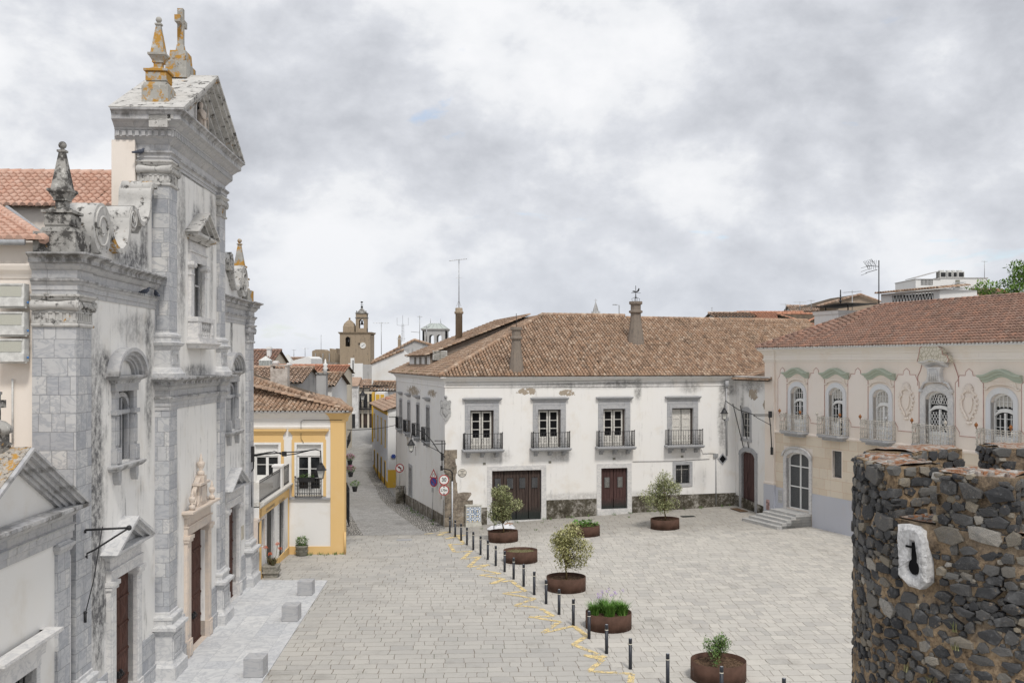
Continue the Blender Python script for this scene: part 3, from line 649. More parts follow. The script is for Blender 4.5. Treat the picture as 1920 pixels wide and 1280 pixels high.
def capital(a,b,yf,yb,z0,z1):
    m = MB();h = z1-z0;path = [(a,yb),(a,yf),(b,yf),(b,yb)]
    m.box(a,b,yf,yb,z0,z1)
    m.sweep(path,[(0,z0-.03),(.05,z0-.02),(.065,z0+.02),(.05,z0+.06),(.0,z0+.08)])
    m.sweep(path,[(0,z1-.16),(.06,z1-.13),(.08,z1-.07),(.13,z1-.05),(.13,z1),(0,z1)])
    zc = z1-.27;r = .145
    for xx in (a-.03,b+.03):      # bolsters with a waist, end discs carry the scroll
        L_ = yb-yf+.08;pts = [(xx,yf-.07+L_*t,zc) for t in (0,.04,.06,.25,.42,.5,.58,.75,.96,1)]
        m.tube(pts,[r*.96,r,r*.9,r*.82,r*.62,r*.7,r*.62,r*.82,r,r*.9],14)
        m.tube([(xx,yf-.10,zc),(xx,yf-.06,zc)],[r*.42,r*.42],10)
        for k in range(14):        # spiral relief
            t = k/14;rr = r*(1-.55*t);A = t*4*math.pi;B = A+.95
            m.tube([(xx+rr*math.cos(A),yf-.085,zc+rr*math.sin(A)),(xx+rr*.97*math.cos(B),yf-.085,zc+rr*.97*math.sin(B))],.016,4)
    m.box(a+.1,b-.1,yf-.045,yf,zc-.02,zc+.10)
    n = max(3,int((b-a-.24)/.14))
    for k in range(n): xx = a+.18+(b-a-.36)*k/(n-1);m.ball((xx,yf-.05,zc-.02),.052,8,1.3)
    n = int((b-a)/.115)            # ribs of the fluted neck
    for k in range(n+1): xx = a+.03+(b-a-.06)*k/n;m.box(xx-.022,xx+.022,yf-.028,yf+.01,z0+.10,zc-.17)
    n = int((yb-yf)/.16)
    for k in range(n+1): yy = yf+.03+(yb-yf-.06)*k/n;m.box(a-.028,a+.01,yy-.035,yy+.035,z0+.10,zc-.17)
    m.box(a-.028,b,yf-.028,yb,z0+.08,z0+.13);m.box(a-.028,b,yf-.028,yb,zc-.19,zc-.15)
    return m
for i in (0,3): part('capital',capital(PX[i][0],PX[i][1],SSH,1.25,10.92,11.70),LICHL if i == 0 else MARB2,church)
for i in (1,2): part('capital',capital(PX[i][0],PX[i][1],CSH,.87,15.62,16.38),LICHL,church)
# --- entablatures
P_SIDE = [(0,11.68),(.03,11.68),(.03,11.80),(.055,11.81),(.055,11.94),(.08,11.95),(.11,12.01),(.14,12.03),(.14,12.08),(.03,12.10),(.03,12.30),(.08,12.32),(.13,12.38),(.16,12.42),(.16,12.46),(.24,12.48),(.24,12.58),(.28,12.62),(.36,12.66),(.38,12.67),(.38,12.715),(0,12.74)]
m = MB();m.sweep([(.75,1.25),(.75,SSH),(1.77,SSH),(1.77,SY),(7.5,SY)],P_SIDE);m.box(.75,7.5,SY,1.25,11.7,12.70)
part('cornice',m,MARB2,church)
m = MB();m.sweep([(14.87,SY),(20.45,SY),(20.45,SSH),(21.5,SSH),(21.5,1.25)],P_SIDE);m.box(14.87,21.5,SY,1.25,11.7,12.70)
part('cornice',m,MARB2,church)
P_MID = [(0,8.5),(.03,8.5),(.03,8.62),(.055,8.63),(.055,8.75),(.08,8.76),(.12,8.84),(.14,8.86),(.14,8.91),(.03,8.93),(.03,9.12),(.07,9.14),(.12,9.20),(.15,9.23),(.15,9.27),(.24,9.29),(.24,9.38),(.28,9.42),(.36,9.46),(.40,9.48),(.40,9.535),(0,9.56)]
pth = [(7.5,SY),(7.5,CSH),(8.37,CSH),(8.37,0),(14.0,0),(14.0,CSH),(14.87,CSH),(14.87,SY)]
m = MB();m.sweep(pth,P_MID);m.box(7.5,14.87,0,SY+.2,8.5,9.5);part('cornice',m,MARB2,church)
pth = [(7.5,.87),(7.5,CSH),(8.37,CSH),(8.37,0),(14.0,0),(14.0,CSH),(14.87,CSH),(14.87,.87)]
m = MB();m.sweep(pth,[(0,16.36),(.03,16.36),(.03,16.46),(.06,16.47),(.06,16.56),(.10,16.60),(.13,16.62),(.13,16.68),(0,16.70)]);m.box(7.5,14.87,0,.87,16.3,16.95)
m.sweep([(7.5,1.5),(7.5,CSH+.02),(14.87,CSH+.02),(14.87,1.5)],[(0,16.66),(.02,16.66),(.02,16.88),(.06,16.92),(.16,17.05),(.22,17.10),(.22,17.30),(.25,17.32),(.25,17.36),(.30,17.40),(.40,17.50),(.50,17.56),(.52,17.58),(.52,17.72),(.54,17.74),(.58,17.80),(.64,17.84),(.65,17.85),(.65,17.90),(0,17.93)])
m.box(7.5,14.87,0,1.5,16.7,17.85)
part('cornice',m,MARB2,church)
m = MB()      # dentils: along the front and both returns
n = 44;yb0 = CSH+.02-.22
for k in range(n): xx = 7.5-.2+(14.87-7.5+.4)*(k+.5)/n;m.box(xx-.05,xx+.05,yb0-.05,yb0+.02,17.12,17.28)
for k in range(9):
    yy = yb0+.12+k*.2;m.box(7.5-.27,7.5-.2,yy-.06,yy+.06,17.12,17.28);m.box(14.87+.2,14.87+.27,yy-.06,yy+.06,17.12,17.28)
HW = 4.33;ZB = 17.93;ZA = 20.15;SLP = (ZA-ZB)/HW
def rake(hw,t0,t1,y0,y1):
    """chevron slab between vertical offsets t0..t1 under the raking line"""
    d = SLP
    for sg in (-1,1):
        P = [(XC,ZA-t0),(XC+sg*hw,ZA-t0-hw*d),(XC+sg*hw,max(ZB-.02,ZA-t1-hw*d)),(XC+sg*max(.0,min(hw,(ZA-t1-ZB)/d)),max(ZB-.02,ZA-t1-min(hw,(ZA-t1-ZB)/d)*d)),(XC,ZA-t1)]
        yield P if sg < 0 else P[::-1]
m2 = MB()
for (t0,t1,yf) in ((0,.10,CSH-.63),(.10,.24,CSH-.55),(.24,.40,CSH-.42),(.40,.46,CSH-.28),(.46,.66,CSH-.20),(.66,.80,CSH-.10)):
    for P in rake(HW-(.0 if t0 == 0 else .12),t0,t1,0,0): m2.prism(P,yf,1.55 if t0 < .2 else .35)
for sg in (-1,1):
    for k in range(30):
        q = .25+k*.117;xx = XC+sg*q;zt = ZA-.48-q*SLP
        if zt-.16 < ZB: continue
        dz = .05*SLP*sg*-1
        m2.hexa([(xx-.035,CSH-.26,zt-.16+dz*-.7),(xx+.035,CSH-.26,zt-.16+dz*.7),(xx+.035,CSH-.18,zt-.16+dz*.7),(xx-.035,CSH-.18,zt-.16-dz*.7),(xx-.035,CSH-.26,zt-dz*.7),(xx+.035,CSH-.26,zt+dz*.7),(xx+.035,CSH-.18,zt+dz*.7),(xx-.035,CSH-.18,zt-dz*.7)])
part('dentil_band',m,MARB2,church)
ped = part('pediment',m2,LICHL,church)
m = MB();m.prism([(XC-HW+.4,ZB-.02),(XC+HW-.4,ZB-.02),(XC,ZA-.3)],-.02,.6);part('tympanum',m,MARBL,ped)
m = MB();a_ = arc(XC,18.95,.36,.36,180,0,12);m.prism([(XC-.36,17.95)]+a_+[(XC+.36,17.95)],-.03,.0)
nic = part('niche',m,DARK,ped)
m = MB()
for i in range(12):
    A,B = a_[i],a_[i+1];m.tube([(A[0]*1.0,-.06,A[1]),(B[0],-.06,B[1])],.05,6)
m.box(XC-.42,XC-.33,-.10,0,17.95,18.97);m.box(XC+.33,XC+.42,-.10,0,17.95,18.97);part('niche_arch',m,MARBL,ped)
m = MB();m.lathe(XC,-.14,[(.19,17.96),(.17,18.1),(.15,18.4),(.19,18.7),(.20,18.82),(.12,18.92),(.06,18.95),(.065,18.98),(.09,19.05),(.09,19.12),(.05,19.19),(.001,19.2)],10)
m.tube([(XC+.17,-.16,18.8),(XC+.22,-.28,18.62),(XC+.10,-.36,18.66)],[.06,.05,.035],6);m.tube([(XC-.17,-.16,18.8),(XC-.2,-.27,18.6),(XC-.06,-.34,18.56)],[.06,.05,.035],6)
m.tube([(XC+.24,-.34,18.1),(XC+.2,-.34,19.1)],.018,5)
for k in range(5): m.tube([(XC-.12+k*.06,-.31,18.0),(XC-.10+k*.05,-.29,18.6)],.018,4)
part('saint_statue',m,PINKM,ped)
# --- scrolls beside the gable
def volute(m,cx,cz,r,y0,y1,turns=1.6,sg=1,a0=90):
    P = arc(cx,cz,r,r,0,360,28)[:-1];m.prism(P,y0,y1,smooth=True)
    k = 40;pts = []
    for i in range(k+1):
        t = i/k;rr = r*(.86-.62*t);A = RAD(a0)+sg*t*turns*2*math.pi;pts.append((cx+rr*math.cos(A),y0-.012,cz+rr*math.sin(A)))
    m.tube(pts,.030,5);m.prism(arc(cx,cz,r*.2,r*.2,0,360,14)[:-1],y0-.03,y0,smooth=True)
def ribbon(m,pts,w,y0,y1):
    """curved band of thickness w in the x/z plane, extruded in y"""
    n = len(pts);A = [];B = []
    for i,p in enumerate(pts):
        a,b = pts[max(0,i-1)],pts[min(n-1,i+1)];dx,dz = b[0]-a[0],b[1]-a[1];l = math.hypot(dx,dz);nx,nz = -dz/l*w/2,dx/l*w/2
        A.append((p[0]+nx,p[1]+nz));B.append((p[0]-nx,p[1]-nz))
    v = [(p[0],y,p[1]) for y in (y0,y1) for P_ in (A,B) for p in P_];f = []
    for i in range(n-1): f += [(i,i+1,n+i+1,n+i),(2*n+i,3*n+i,3*n+i+1,2*n+i+1)]
    m.add(v,f);m.add(v,[q for i in range(n-1) for q in ((i,2*n+i,2*n+i+1,i+1),(n+i,n+i+1,3*n+i+1,3*n+i))],smooth=True)
def spl(pts,n=8):
    out = [];P = [pts[0]]+pts+[pts[-1]]
    for i in range(1,len(P)-2):
        for k in range(n):
            t = k/n;out.append(tuple(.5*((2*P[i][q])+(-P[i-1][q]+P[i+1][q])*t+(2*P[i-1][q]-5*P[i][q]+4*P[i+1][q]-P[i+2][q])*t*t+(-P[i-1][q]+3*P[i][q]-3*P[i+1][q]+P[i+2][q])*t**3) for q in range(len(pts[0]))))
    out.append(tuple(pts[-1]));return out
for sg in (1,-1):
    fx = (lambda x: x) if sg == 1 else (lambda x: 2*XC-x)
    m = MB()
    volute(m,fx(2.62),13.58,.68,.20,1.15,sg=sg);volute(m,fx(5.05),14.20,.36,.20,1.15,sg=-sg,a0=60)
    ribbon(m,[(fx(x),z) for x,z in spl([(3.25,13.85),(3.35,13.5),(3.7,13.22),(4.1,13.15),(4.5,13.35),(4.72,13.75),(4.78,14.2),(5.0,14.48)])],.15,.18,1.15)
    ribbon(m,[(fx(x),z) for x,z in spl([(5.1,14.52),(5.42,14.45),(5.75,14.2),(6.15,14.22),(6.5,14.5),(6.66,14.9),(6.70,15.3),(6.9,15.5),(7.3,15.5)])],.13,.18,1.15)
    m.tube([(fx(6.85),.2,15.42),(fx(6.85),1.1,15.42)],.2,14)
    part('scroll',m,LICHL,church)
def pinnacle(cx,cy,z0,s=1.0,lo=.50):
    """square pedestal, moulded dado, bowl and obelisk with a ball"""
    m = MB();k = s
    m.box(cx-lo*k,cx+lo*k,cy-lo*k,cy+lo*k,z0,z0+.56*k)
    def ring(w0,za,w1,zb): m.taper(cx,cy,w0*k,w0*k,z0+za*k,w1*k,w1*k,z0+zb*k)
    ring(.40,.56,.36,.68);ring(.31,.68,.30,1.05);ring(.38,1.05,.38,1.12)
    m.box(cx-.335*k,cx-.27*k,cy-.325*k,cy+.325*k,z0+.74*k,z0+1.0*k);m.box(cx-.325*k,cx+.325*k,cy-.335*k,cy-.27*k,z0+.74*k,z0+1.0*k)
    ring(.30,1.12,.16,1.22);ring(.13,1.22,.13,1.38);ring(.17,1.38,.17,1.42);ring(.16,1.42,.265,1.60);ring(.285,1.60,.285,1.67);ring(.215,1.67,.07,2.62);ring(.105,2.62,.105,2.67);ring(.05,2.67,.05,2.70)
    m.ball((cx,cy,z0+2.80*k),.10*k,10);return m
part('pinnacle',pinnacle(1.28,.72,12.71,1.0,.52),LICH,church,label='grey obelisk pinnacle blackened by lichen')
part('pinnacle',pinnacle(2*XC-1.28,.72,12.71,1.0,.52),LICHO,church)
part('pinnacle',pinnacle(XC-3.35,.30,18.2,.98,.42),LICHO,church,label='obelisk pinnacle thick with orange lichen')
part('pinnacle',pinnacle(XC+3.35,.30,18.2,.80,.42),LICHO,church)
m = MB();bz = 20.05;cy0 = .55
m.box(XC-.62,XC+.62,cy0-.36,cy0+.36,bz-.15,bz+.42);m.taper(XC,cy0,.42,.30,bz+.42,.38,.27,bz+.86)
cr = part('cross_base',m,LICHO,church)
m = MB();m.taper(XC,cy0,.17,.15,bz+.86,.11,.11,bz+1.15);m.box(XC-.10,XC+.10,cy0-.10,cy0+.10,bz+1.1,bz+2.42);m.box(XC-.46,XC+.46,cy0-.095,cy0+.095,bz+1.85,bz+2.08)
part('stone_cross',m,LICHO,church)
# --- side windows
def side_window(c,mm):
    m = MB();y = SY
    for sg in (-1,1):
        xa = c+sg*.62;xb = c+sg*.92;m.box(xa,xb,y-.10,y+.5,7.15,9.2);m.box(c+sg*.57,c+sg*.97,y-.16,y,7.12,7.62);m.box(c+sg*.64,c+sg*.90,y-.19,y-.1,7.2,7.54);m.box(c+sg*.66,c+sg*.88,y-.13,y-.1,7.7,8.5)
        m.box(c+sg*.58,c+sg*.98,y-.17,y+.1,8.55,8.68)
    m.box(c-.98,c+.98,y-.13,y+.3,9.2,9.42);m.box(c-.62,c+.62,y-.02,y+.1,8.55,8.66)
    part('window_surround',m,SURR,mm)
    m = MB();m.sweep([(c-1.06,y),(c-1.06,y-.10),(c+1.06,y-.10),(c+1.06,y)],[(0,9.42),(.03,9.42),(.06,9.5),(.18,9.56),(.20,9.6),(.20,9.64),(0,9.66)])
    for (r0,r1,yf) in ((1.32,1.18,y-.34),(1.18,1.0,y-.24),(1.0,.84,y-.15),(.84,.74,y-.10)):
        A = arc(c,9.62,r0,r0*.62,180,0,34);B = arc(c,9.62,r1,r1*.6,180,0,34)
        for i in range(34): m.prism([A[i],A[i+1],B[i+1],B[i]],yf,y+.02)
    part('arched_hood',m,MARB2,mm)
    m = MB();m.sweep([(c-1.12,y),(c-1.12,y-.16),(c+1.12,y-.16),(c+1.12,y)],[(0,6.98),(.02,6.98),(.08,7.04),(.12,7.08),(.12,7.14),(0,7.16)]);m.box(c-1.12,c+1.12,y-.16,y+.4,6.98,7.14)
    for sg in (-1,1): m.prism([(c+sg*.72-.13,7.0),(c+sg*.72-.13,6.78),(c+sg*.72-.05,6.62),(c+sg*.72+.05,6.58),(c+sg*.72+.13,6.75),(c+sg*.72+.13,7.0)][::-1],y-.17,y)
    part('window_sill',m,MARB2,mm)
    # inner arched frame + glass + a small saint in the light
    m = MB();yy = y+.08
    for sg in (-1,1): m.box(c+sg*.62,c+sg*.46,yy-.06,yy+.06,7.16,8.75)
    A = arc(c,8.72,.62,.45,180,0,14);B = arc(c,8.72,.47,.32,180,0,14)
    for i in range(14): m.prism([A[i],A[i+1],B[i+1],B[i]],yy-.06,yy+.06)
    m.box(c-.035,c+.035,yy-.05,yy+.05,7.16,9.0);m.box(c-.6,c+.6,yy-.03,yy+.03,8.52,8.6)
    w = part('window_frame',m,SURR,mm)
    m = MB();m.box(c-.62,c+.62,yy+.07,yy+.09,7.15,9.25);part('pane',m,GLASSG,w)
for c in (XL,XR): side_window(c,church)
# --- centre window with balustrade and pediment
def gable(m,c,hw,z0,z1,y,pr,yb):
    """small raking pediment in three steps"""
    sl = (z1-z0)/hw
    for (t0,t1,p,hh) in ((0,.09,pr,hw),(.09,.20,pr*.78,hw-.1),(.20,.32,pr*.5,hw-.2)):
        for sg in (-1,1):
            e = max(0,min(hh,(z1-t1-z0)/sl))
            P = [(c,z1-t0),(c+sg*hh,z1-t0-hh*sl),(c+sg*hh,max(z0,z1-t1-hh*sl)),(c+sg*e,max(z0,z1-t1-e*sl)),(c,z1-t1)]
            m.prism(P if sg < 0 else P[::-1],y-p,yb)
    m.prism([(c-hw+.25,z0),(c+hw-.25,z0),(c,z1-.2)],y-.06,yb)
m = MB();y = 0;c = XC
for sg in (-1,1):
    m.box(c+sg*.72,c+sg*1.05,y-.10,y+.45,10.95,13.5);m.box(c+sg*.68,c+sg*1.12,y-.18,y+.4,13.28,13.5);m.tube([(c+sg*.90-.17*sg,y-.2,13.38),(c+sg*.90-.17*sg,y+.3,13.38)],.09,10);m.tube([(c+sg*.90+.17*sg,y-.2,13.38),(c+sg*.90+.17*sg,y+.3,13.38)],.09,10)
    m.box(c+sg*.70,c+sg*1.09,y-.13,y,13.02,13.07);m.box(c+sg*.66,c+sg*1.10,y-.34,y,10.85,11.42);m.box(c+sg*.72,c+sg*1.04,y-.37,y-.3,10.98,11.36)
m.box(c-1.08,c+1.08,y-.08,y+.4,13.5,13.82);m.box(c-1.11,c+1.11,y-.13,y+.2,13.82,13.88);m.box(c-1.05,c+1.05,y-.06,y+.2,13.88,14.22)
cw = part('window_surround',m,MARBL,church)
m = MB();m.sweep([(c-1.12,y),(c-1.12,y-.12),(c+1.12,y-.12),(c+1.12,y)],[(0,14.2),(.04,14.2),(.09,14.28),(.28,14.34),(.30,14.37),(.30,14.45),(0,14.47)])
gable(m,c,1.55,14.45,15.28,y,.48,y+.05);part('window_pediment',m,LICHL,church)
m = MB();m.box(c-1.14,c+1.14,y-.36,y,11.42,11.58);m.box(c-1.2,c+1.2,y-.42,y,10.70,10.86);m.sweep([(c-1.2,y),(c-1.2,y-.42),(c+1.2,y-.42),(c+1.2,y)],[(0,10.5),(.0,10.5),(.04,10.6),(.12,10.66),(.12,10.71),(0,10.72)])
for k in range(5):
    xx = c-.48+k*.24;m.lathe(xx,y-.26,[(.06,10.86),(.06,10.90),(.03,10.94),(.075,11.04),(.03,11.14),(.045,11.15),(.03,11.16),(.07,11.27),(.03,11.36),(.05,11.42)],8)
part('balustrade',m,MARBL,church)
m = MB();m.box(c-.72,c+.72,y+.13,y+.16,10.9,13.55);part('pane',m,GLASS,cw)
m = MB();m.box(c-.72,c-.64,y+.07,y+.13,10.9,13.5);m.box(c+.64,c+.72,y+.07,y+.13,10.9,13.5);m.box(c-.04,c+.04,y+.08,y+.13,10.9,13.5);m.box(c-.64,c+.64,y+.08,y+.13,12.7,12.76);part('window_frame',m,SURR,cw)
# --- portals
def leaf(m,x0,x1,z0,z1,y,rows,diamond=True):
    m.box(x0,x1,y,y+.06,z0,z1);h = (z1-z0)/rows
    for r in range(rows):
        a,b = z0+h*r+.08,z0+h*(r+1)-.08;xa,xb = x0+.09,x1-.09;cx,cz = (xa+xb)/2,(a+b)/2
        v = [(xa,y,a),(xb,y,a),(xb,y,b),(xa,y,b),(cx,y-.07,cz)] if diamond else [(xa,y,a),(xb,y,a),(xb,y,b),(xa,y,b),(cx,y-.03,cz)]
        m.add(v,[(0,1,4),(1,2,4),(2,3,4),(3,0,4)]);
        m.box(x0+.02,x1-.02,y-.03,y,z0+h*r-.035,z0+h*r+.035)
def portal(c,hw,ztop,y,rec,mat_,ds):
    m = MB();w = .46
    for sg in (-1,1):
        m.box(c+sg*hw,c+sg*(hw+w),y-.12,y+rec,0,ztop-.22);m.box(c+sg*(hw-.03),c+sg*(hw+w+.05),y-.18,y+rec,ztop-.22,ztop-.12);m.box(c+sg*(hw-.06),c+sg*(hw+w+.08),y-.22,y+rec,ztop-.12,ztop)
        m.box(c+sg*(hw-.02),c+sg*(hw+w+.03),y-.17,y+rec,-.1,.62);m.box(c+sg*(hw+.1),c+sg*(hw+w-.1),y-.20,y,.12,.52)
        m.box(c+sg*(hw+.09),c+sg*(hw+w-.09),y-.14,y,.8,ztop-.4)
    m.box(c-hw-w,c+hw+w,y-.12,y+rec,ztop,ztop+.28);m.box(c-hw-w-.03,c+hw+w+.03,y-.17,y,ztop+.28,ztop+.33);m.box(c-hw-w+.02,c+hw+w-.02,y-.10,y,ztop+.33,ztop+.62)
    m.box(c-hw-.02,c+hw+.02,y-.1,y+rec,-.05,.06)
    d = part('door_surround',m,mat_,ds)
    m = MB();leaf(m,c-hw+.02,c-.01,.08,ztop,y+rec-.08,5);leaf(m,c+.01,c+hw-.02,.08,ztop,y+rec-.08,5)
    dd = part('door',m,CHDOOR,ds)
    for sg in (-1,1):
        m = MB();m.tube([(c+sg*.12,y+rec-.16,1.15),(c+sg*.12,y+rec-.22,1.08),(c+sg*.12,y+rec-.16,1.0)],.018,6);m.box(c+sg*.12-.03,c+sg*.12+.03,y+rec-.16,y+rec-.09,1.0,1.2);part('handle',m,IRON,dd)
    return d
for c in (XL,XR):
    portal(c,.87,4.0,SY,.22,MARBL,church)
    m = MB();zt = 4.62;m.sweep([(c-1.42,SY),(c-1.42,SY-.10),(c+1.42,SY-.10),(c+1.42,SY)],[(0,zt-.02),(.03,zt-.02),(.08,zt+.06),(.24,zt+.12),(.26,zt+.15),(.26,zt+.21),(0,zt+.23)])
    gable(m,c,1.80,zt+.20,zt+1.0,SY,.46,SY+.05);part('door_pediment',m,MARBP,church)
portal(XC,1.12,4.15,0,.23,PINKM,church)
m = MB();c = XC;zt = 4.77
m.sweep([(c-1.62,0),(c-1.62,-.12),(c+1.62,-.12),(c+1.62,0)],[(0,zt),(.03,zt),(.07,zt+.07),(.22,zt+.13),(.26,zt+.16),(.26,zt+.22),(0,zt+.24)])
def urn(m,x,y,z,s): m.lathe(x,y,[(.13*s,z),(.13*s,z+.16*s),(.10*s,z+.18*s),(.05*s,z+.22*s),(.12*s,z+.34*s),(.15*s,z+.46*s),(.13*s,z+.52*s),(.06*s,z+.56*s),(.08*s,z+.60*s),(.05*s,z+.68*s),(.02*s,z+.80*s),(.002,z+.86*s)],12)
z = zt+.24
m.prism([(c-.62,z),(c+.62,z),(c+.62,z+.07),(c+.50,z+.12),(c+.42,z+.35),(c+.50,z+.72),(c-.50,z+.72),(c-.42,z+.35),(c-.50,z+.12),(c-.62,z+.07)],-.22,0)
m.box(c-.30,c+.30,-.26,-.2,z+.14,z+.66);m.box(c-.62,c+.62,-.32,0,z+.72,z+.80);m.box(c-.18,c+.18,-.3,0,z+.80,z+1.02)
m.prism([(c-.55,z+.80),(c-.2,z+.80),(c-.2,z+.98)],-.2,-.02);m.prism([(c+.2,z+.80),(c+.55,z+.80),(c+.2,z+.98)],-.2,-.02)
urn(m,c,-.15,z+1.0,.95);urn(m,c-1.32,-.2,z,.82);urn(m,c+1.32,-.2,z,.82)
for sg in (-1,1): ribbon(m,[(c+sg*x,zz_) for x,zz_ in spl([(.52,z+.7),(.72,z+.55),(.66,z+.25),(.86,z+.10),(1.0,z+.12)])],.07,-.18,-.04)
part('portal_crest',m,PINKM,church)
m = MB();m.box(19.6,20.0,SY-.03,SY,2.25,2.85);pq = part('plaque',m,flat('plaque_stone',(.50,.46,.38),var=.2),church)
# --- roofs behind
def tiles(m,E0,U,V,width,len0,len1,pitch=.22,L_=.36,r=.37,seg=4,idb=0,lift=.02,ends=True):
    """rows of half-round clay tiles. E0 eave corner, U along the eave, V up the slope (unit); len0/len1 functions of distance along the eave"""
    E0 = np.array(E0,float);U = np.array(U,float);V = np.array(V,float);Nn = np.cross(U,V);Nn /= np.linalg.norm(Nn)
    if Nn[2] < 0: Nn = -Nn
    nc = max(1,int(round(width/pitch)));pitch = width/nc
    A = [math.pi*k/seg for k in range(seg+1)]
    jr = random.Random(idb+5)
    for c in range(nc):
        s0 = (c+.5)*pitch;a,b = len0(s0),len1(s0)
        if b-a < .05: continue
        nr = max(1,int(round((b-a)/L_)));l = (b-a)/nr;wob = (jr.random()-.5)*.02
        for k in range(nr):
            v0 = a+k*l-(.05 if k == 0 else .03);v1 = a+(k+1)*l
            j1 = (jr.random()-.5)*.025;lf = jr.random()*.012
            vs = []
            for (vv,rr,hh) in ((v0,r*pitch*1.12,.02+lift+lf),(v1,r*pitch*.90,lift*.3)):
                for t in A: vs.append(tuple(E0+U*(s0+wob+j1-math.cos(t)*rr)+V*vv+Nn*(math.sin(t)*rr*1.15+hh)))
            n = seg+1;fs = [(i,i+1,n+i+1,n+i) for i in range(seg)]
            uid = (c*.73+idb*.11+.013,k*.57+.29)
            if ends: fs.append(tuple(range(n-1,-1,-1)))
            m.add(vs,fs,smooth=True,uv=[uid]*len(fs))
            if ends: m.sm[-1] = False
    return m
def roofplane(m,pts,uid=(.31,.77)): m.cur = 1;m.add([tuple(p) for p in pts],[tuple(range(len(pts)))],uv=[uid]);m.cur = 0
def ridge(m,a,b,r=.13,L_=.40,idb=0):
    a,b = Vector(a),Vector(b);n = max(1,int((b-a).length/L_))
    for k in range(n):
        p,q = a+(b-a)*k/n,a+(b-a)*(k+1.08)/n;b0 = len(m.f)
        m.tube([p,q],[r*1.1,r*.92],7)
        for i in range(b0,len(m.f)): m.uvs[i] = (k*.41+idb,.17)
def vlen(z0,z1,d): return math.hypot(z1-z0,d)
m = MB();zE,zR = 14.9,16.6;d = 3.55;l = vlen(zE,zR,d)
V = ((d)/l,0,(zR-zE)/l)
tiles(m,(7.45,16.5,zE),(0,-1,0),V,14.9,lambda s: 0,lambda s: l,.24,.40,idb=1)
roofplane(m,[(7.45,16.5,zE),(7.45,1.6,zE),(7.45+d,1.6,zR),(7.45+d,16.5,zR)]);ridge(m,(11.0,1.55,zR+.03),(11.0,16.5,zR+.03))
roofplane(m,[(11.0,16.5,zR),(11.0,1.6,zR),(14.6,1.6,zE),(14.6,16.5,zE)])
nr_ = part('roof',m,T_NEW,church)
m = MB();zE,zR = 13.0,14.5;d = 4.6;l = vlen(zE,zR,d);V = (d/l,0,(zR-zE)/l);E0 = (.55,16.5,zE)
tiles(m,E0,(0,-1,0),V,15.65,lambda s: 0,lambda s: min(l,max(0,(15.65-s)*1.45)),.24,.40,idb=2)
roofplane(m,[(.55,16.5,zE),(.55,.85,zE),(.55+d,4.1,zR),(.55+d,16.5,zR)]);ridge(m,(.6,.9,zE+.05),(.55+d,4.15,zR+.05),.12)
part('roof',m,T_NEW,church)
m = MB();m.tube([(.95,.8,13.0),(5.4,3.95,14.55)],.07,6);m.tube([(.45,1.3,12.95),(.45,16,12.95)],.075,8);m.box(7.2,7.7,.86,1.7,14.36,14.55)
part('gutter',m,STEEL,church)
m = MB();m.sweep([(.9,16),(.9,1.26)],[(0,12.1),(.03,12.1),(.06,12.2),(.16,12.3),(.2,12.4),(.2,12.46),(0,12.5)]);m.box(.9,1.3,1.26,16,12.1,13.0)
part('cornice',m,SIDEP,church)
# --- three floodlights on the nave wall
flp = None
for k,yp in enumerate((552,605,655)):
    z = 10+(680-yp)*24.6/F;yL = CH.X(23,yp,.62)[0]
    nm = ('topmost','middle','lowest')[k]
    t = thing('floodlight','white square floodlight on the church side wall, %s of three' % nm,'floodlight',CH,'floodlights on the church side wall')
    m = MB();m.box(.50,.78,yL-.34,yL+.34,z-.30,z+.26);m.box(.46,.5,yL-.34,yL+.34,z-.30,z-.10);m.box(.47,.5,yL-.30,yL+.30,z+.22,z+.26)
    part('casing',m,ACW,t)
    m = MB();m.box(.485,.499,yL-.27,yL+.27,z-.06,z+.19);part('lens',m,flat('flood_lens%d' % k,(.46,.46,.40),.3,.5,var=.1,sc=60),t)
    m = MB();m.tube([(.6,yL-.37,z-.2),(.6,yL-.40,z-.2)],.03,8);part('bracket_knob',m,BLUE,t)
    m = MB();m.box(.78,.9,yL-.05,yL+.05,z-.05,z+.05);m.box(.56,.62,yL-.36,yL+.36,z-.34,z-.31);part('bracket',m,ACW,t)
m = MB();yL = CH.X(22,700,.8)[0];m.tube([(.84,yL,8.0),(.84,yL,9.6)],.025,6);single('conduit_pipe',m,ACW,'thin white conduit running down the church side wall below the floodlights','pipe',CH)
# --- small parish chapel in front
CX = -2.63
chap = thing('side_chapel','low white chapel with grey pediment and lichen-covered roof beside the church','chapel',CH)
m = MB();m.panel((-5.6,.30),(-.4,6.0),[(-3.36,-1.86,1.2,3.25)],.15,.5);m.box(-5.6,-5.2,.5,7,-.4,6.2);m.box(0,.3,.5,7,-.4,6.2)
m.prism([(-5.5,6.4),(.2,6.4),(CX,8.0)],.17,.5);part('wall',m,CHP,chap)
for a,b in ((-.62,.10),(-5.6,-4.9)): m = MB();m.box(a,b,.07,.4,-.3,5.75);part('pilaster',m,MARB,chap)
m = MB()
for a,b in ((-.62,.10),(-5.6,-4.9)): m.sweep([(a,.15),(a,.07),(b,.07),(b,.15)],[(0,5.5),(.03,5.5),(.05,5.56),(.10,5.62),(.10,5.68),(.02,5.72),(0,5.75)])
m.sweep([(-5.6,4),(-5.6,.12),(.32,.12),(.32,.6)],[(0,5.74),(.02,5.74),(.02,5.9),(.05,5.92),(.05,6.05),(.10,6.1),(.02,6.12),(.02,6.28),(.08,6.32),(.14,6.4),(.30,6.46),(.34,6.5),(.34,6.57),(0,6.6)])
part('cornice',m,MARB2,chap)
m = MB();sl = (8.18-6.62)/3.1
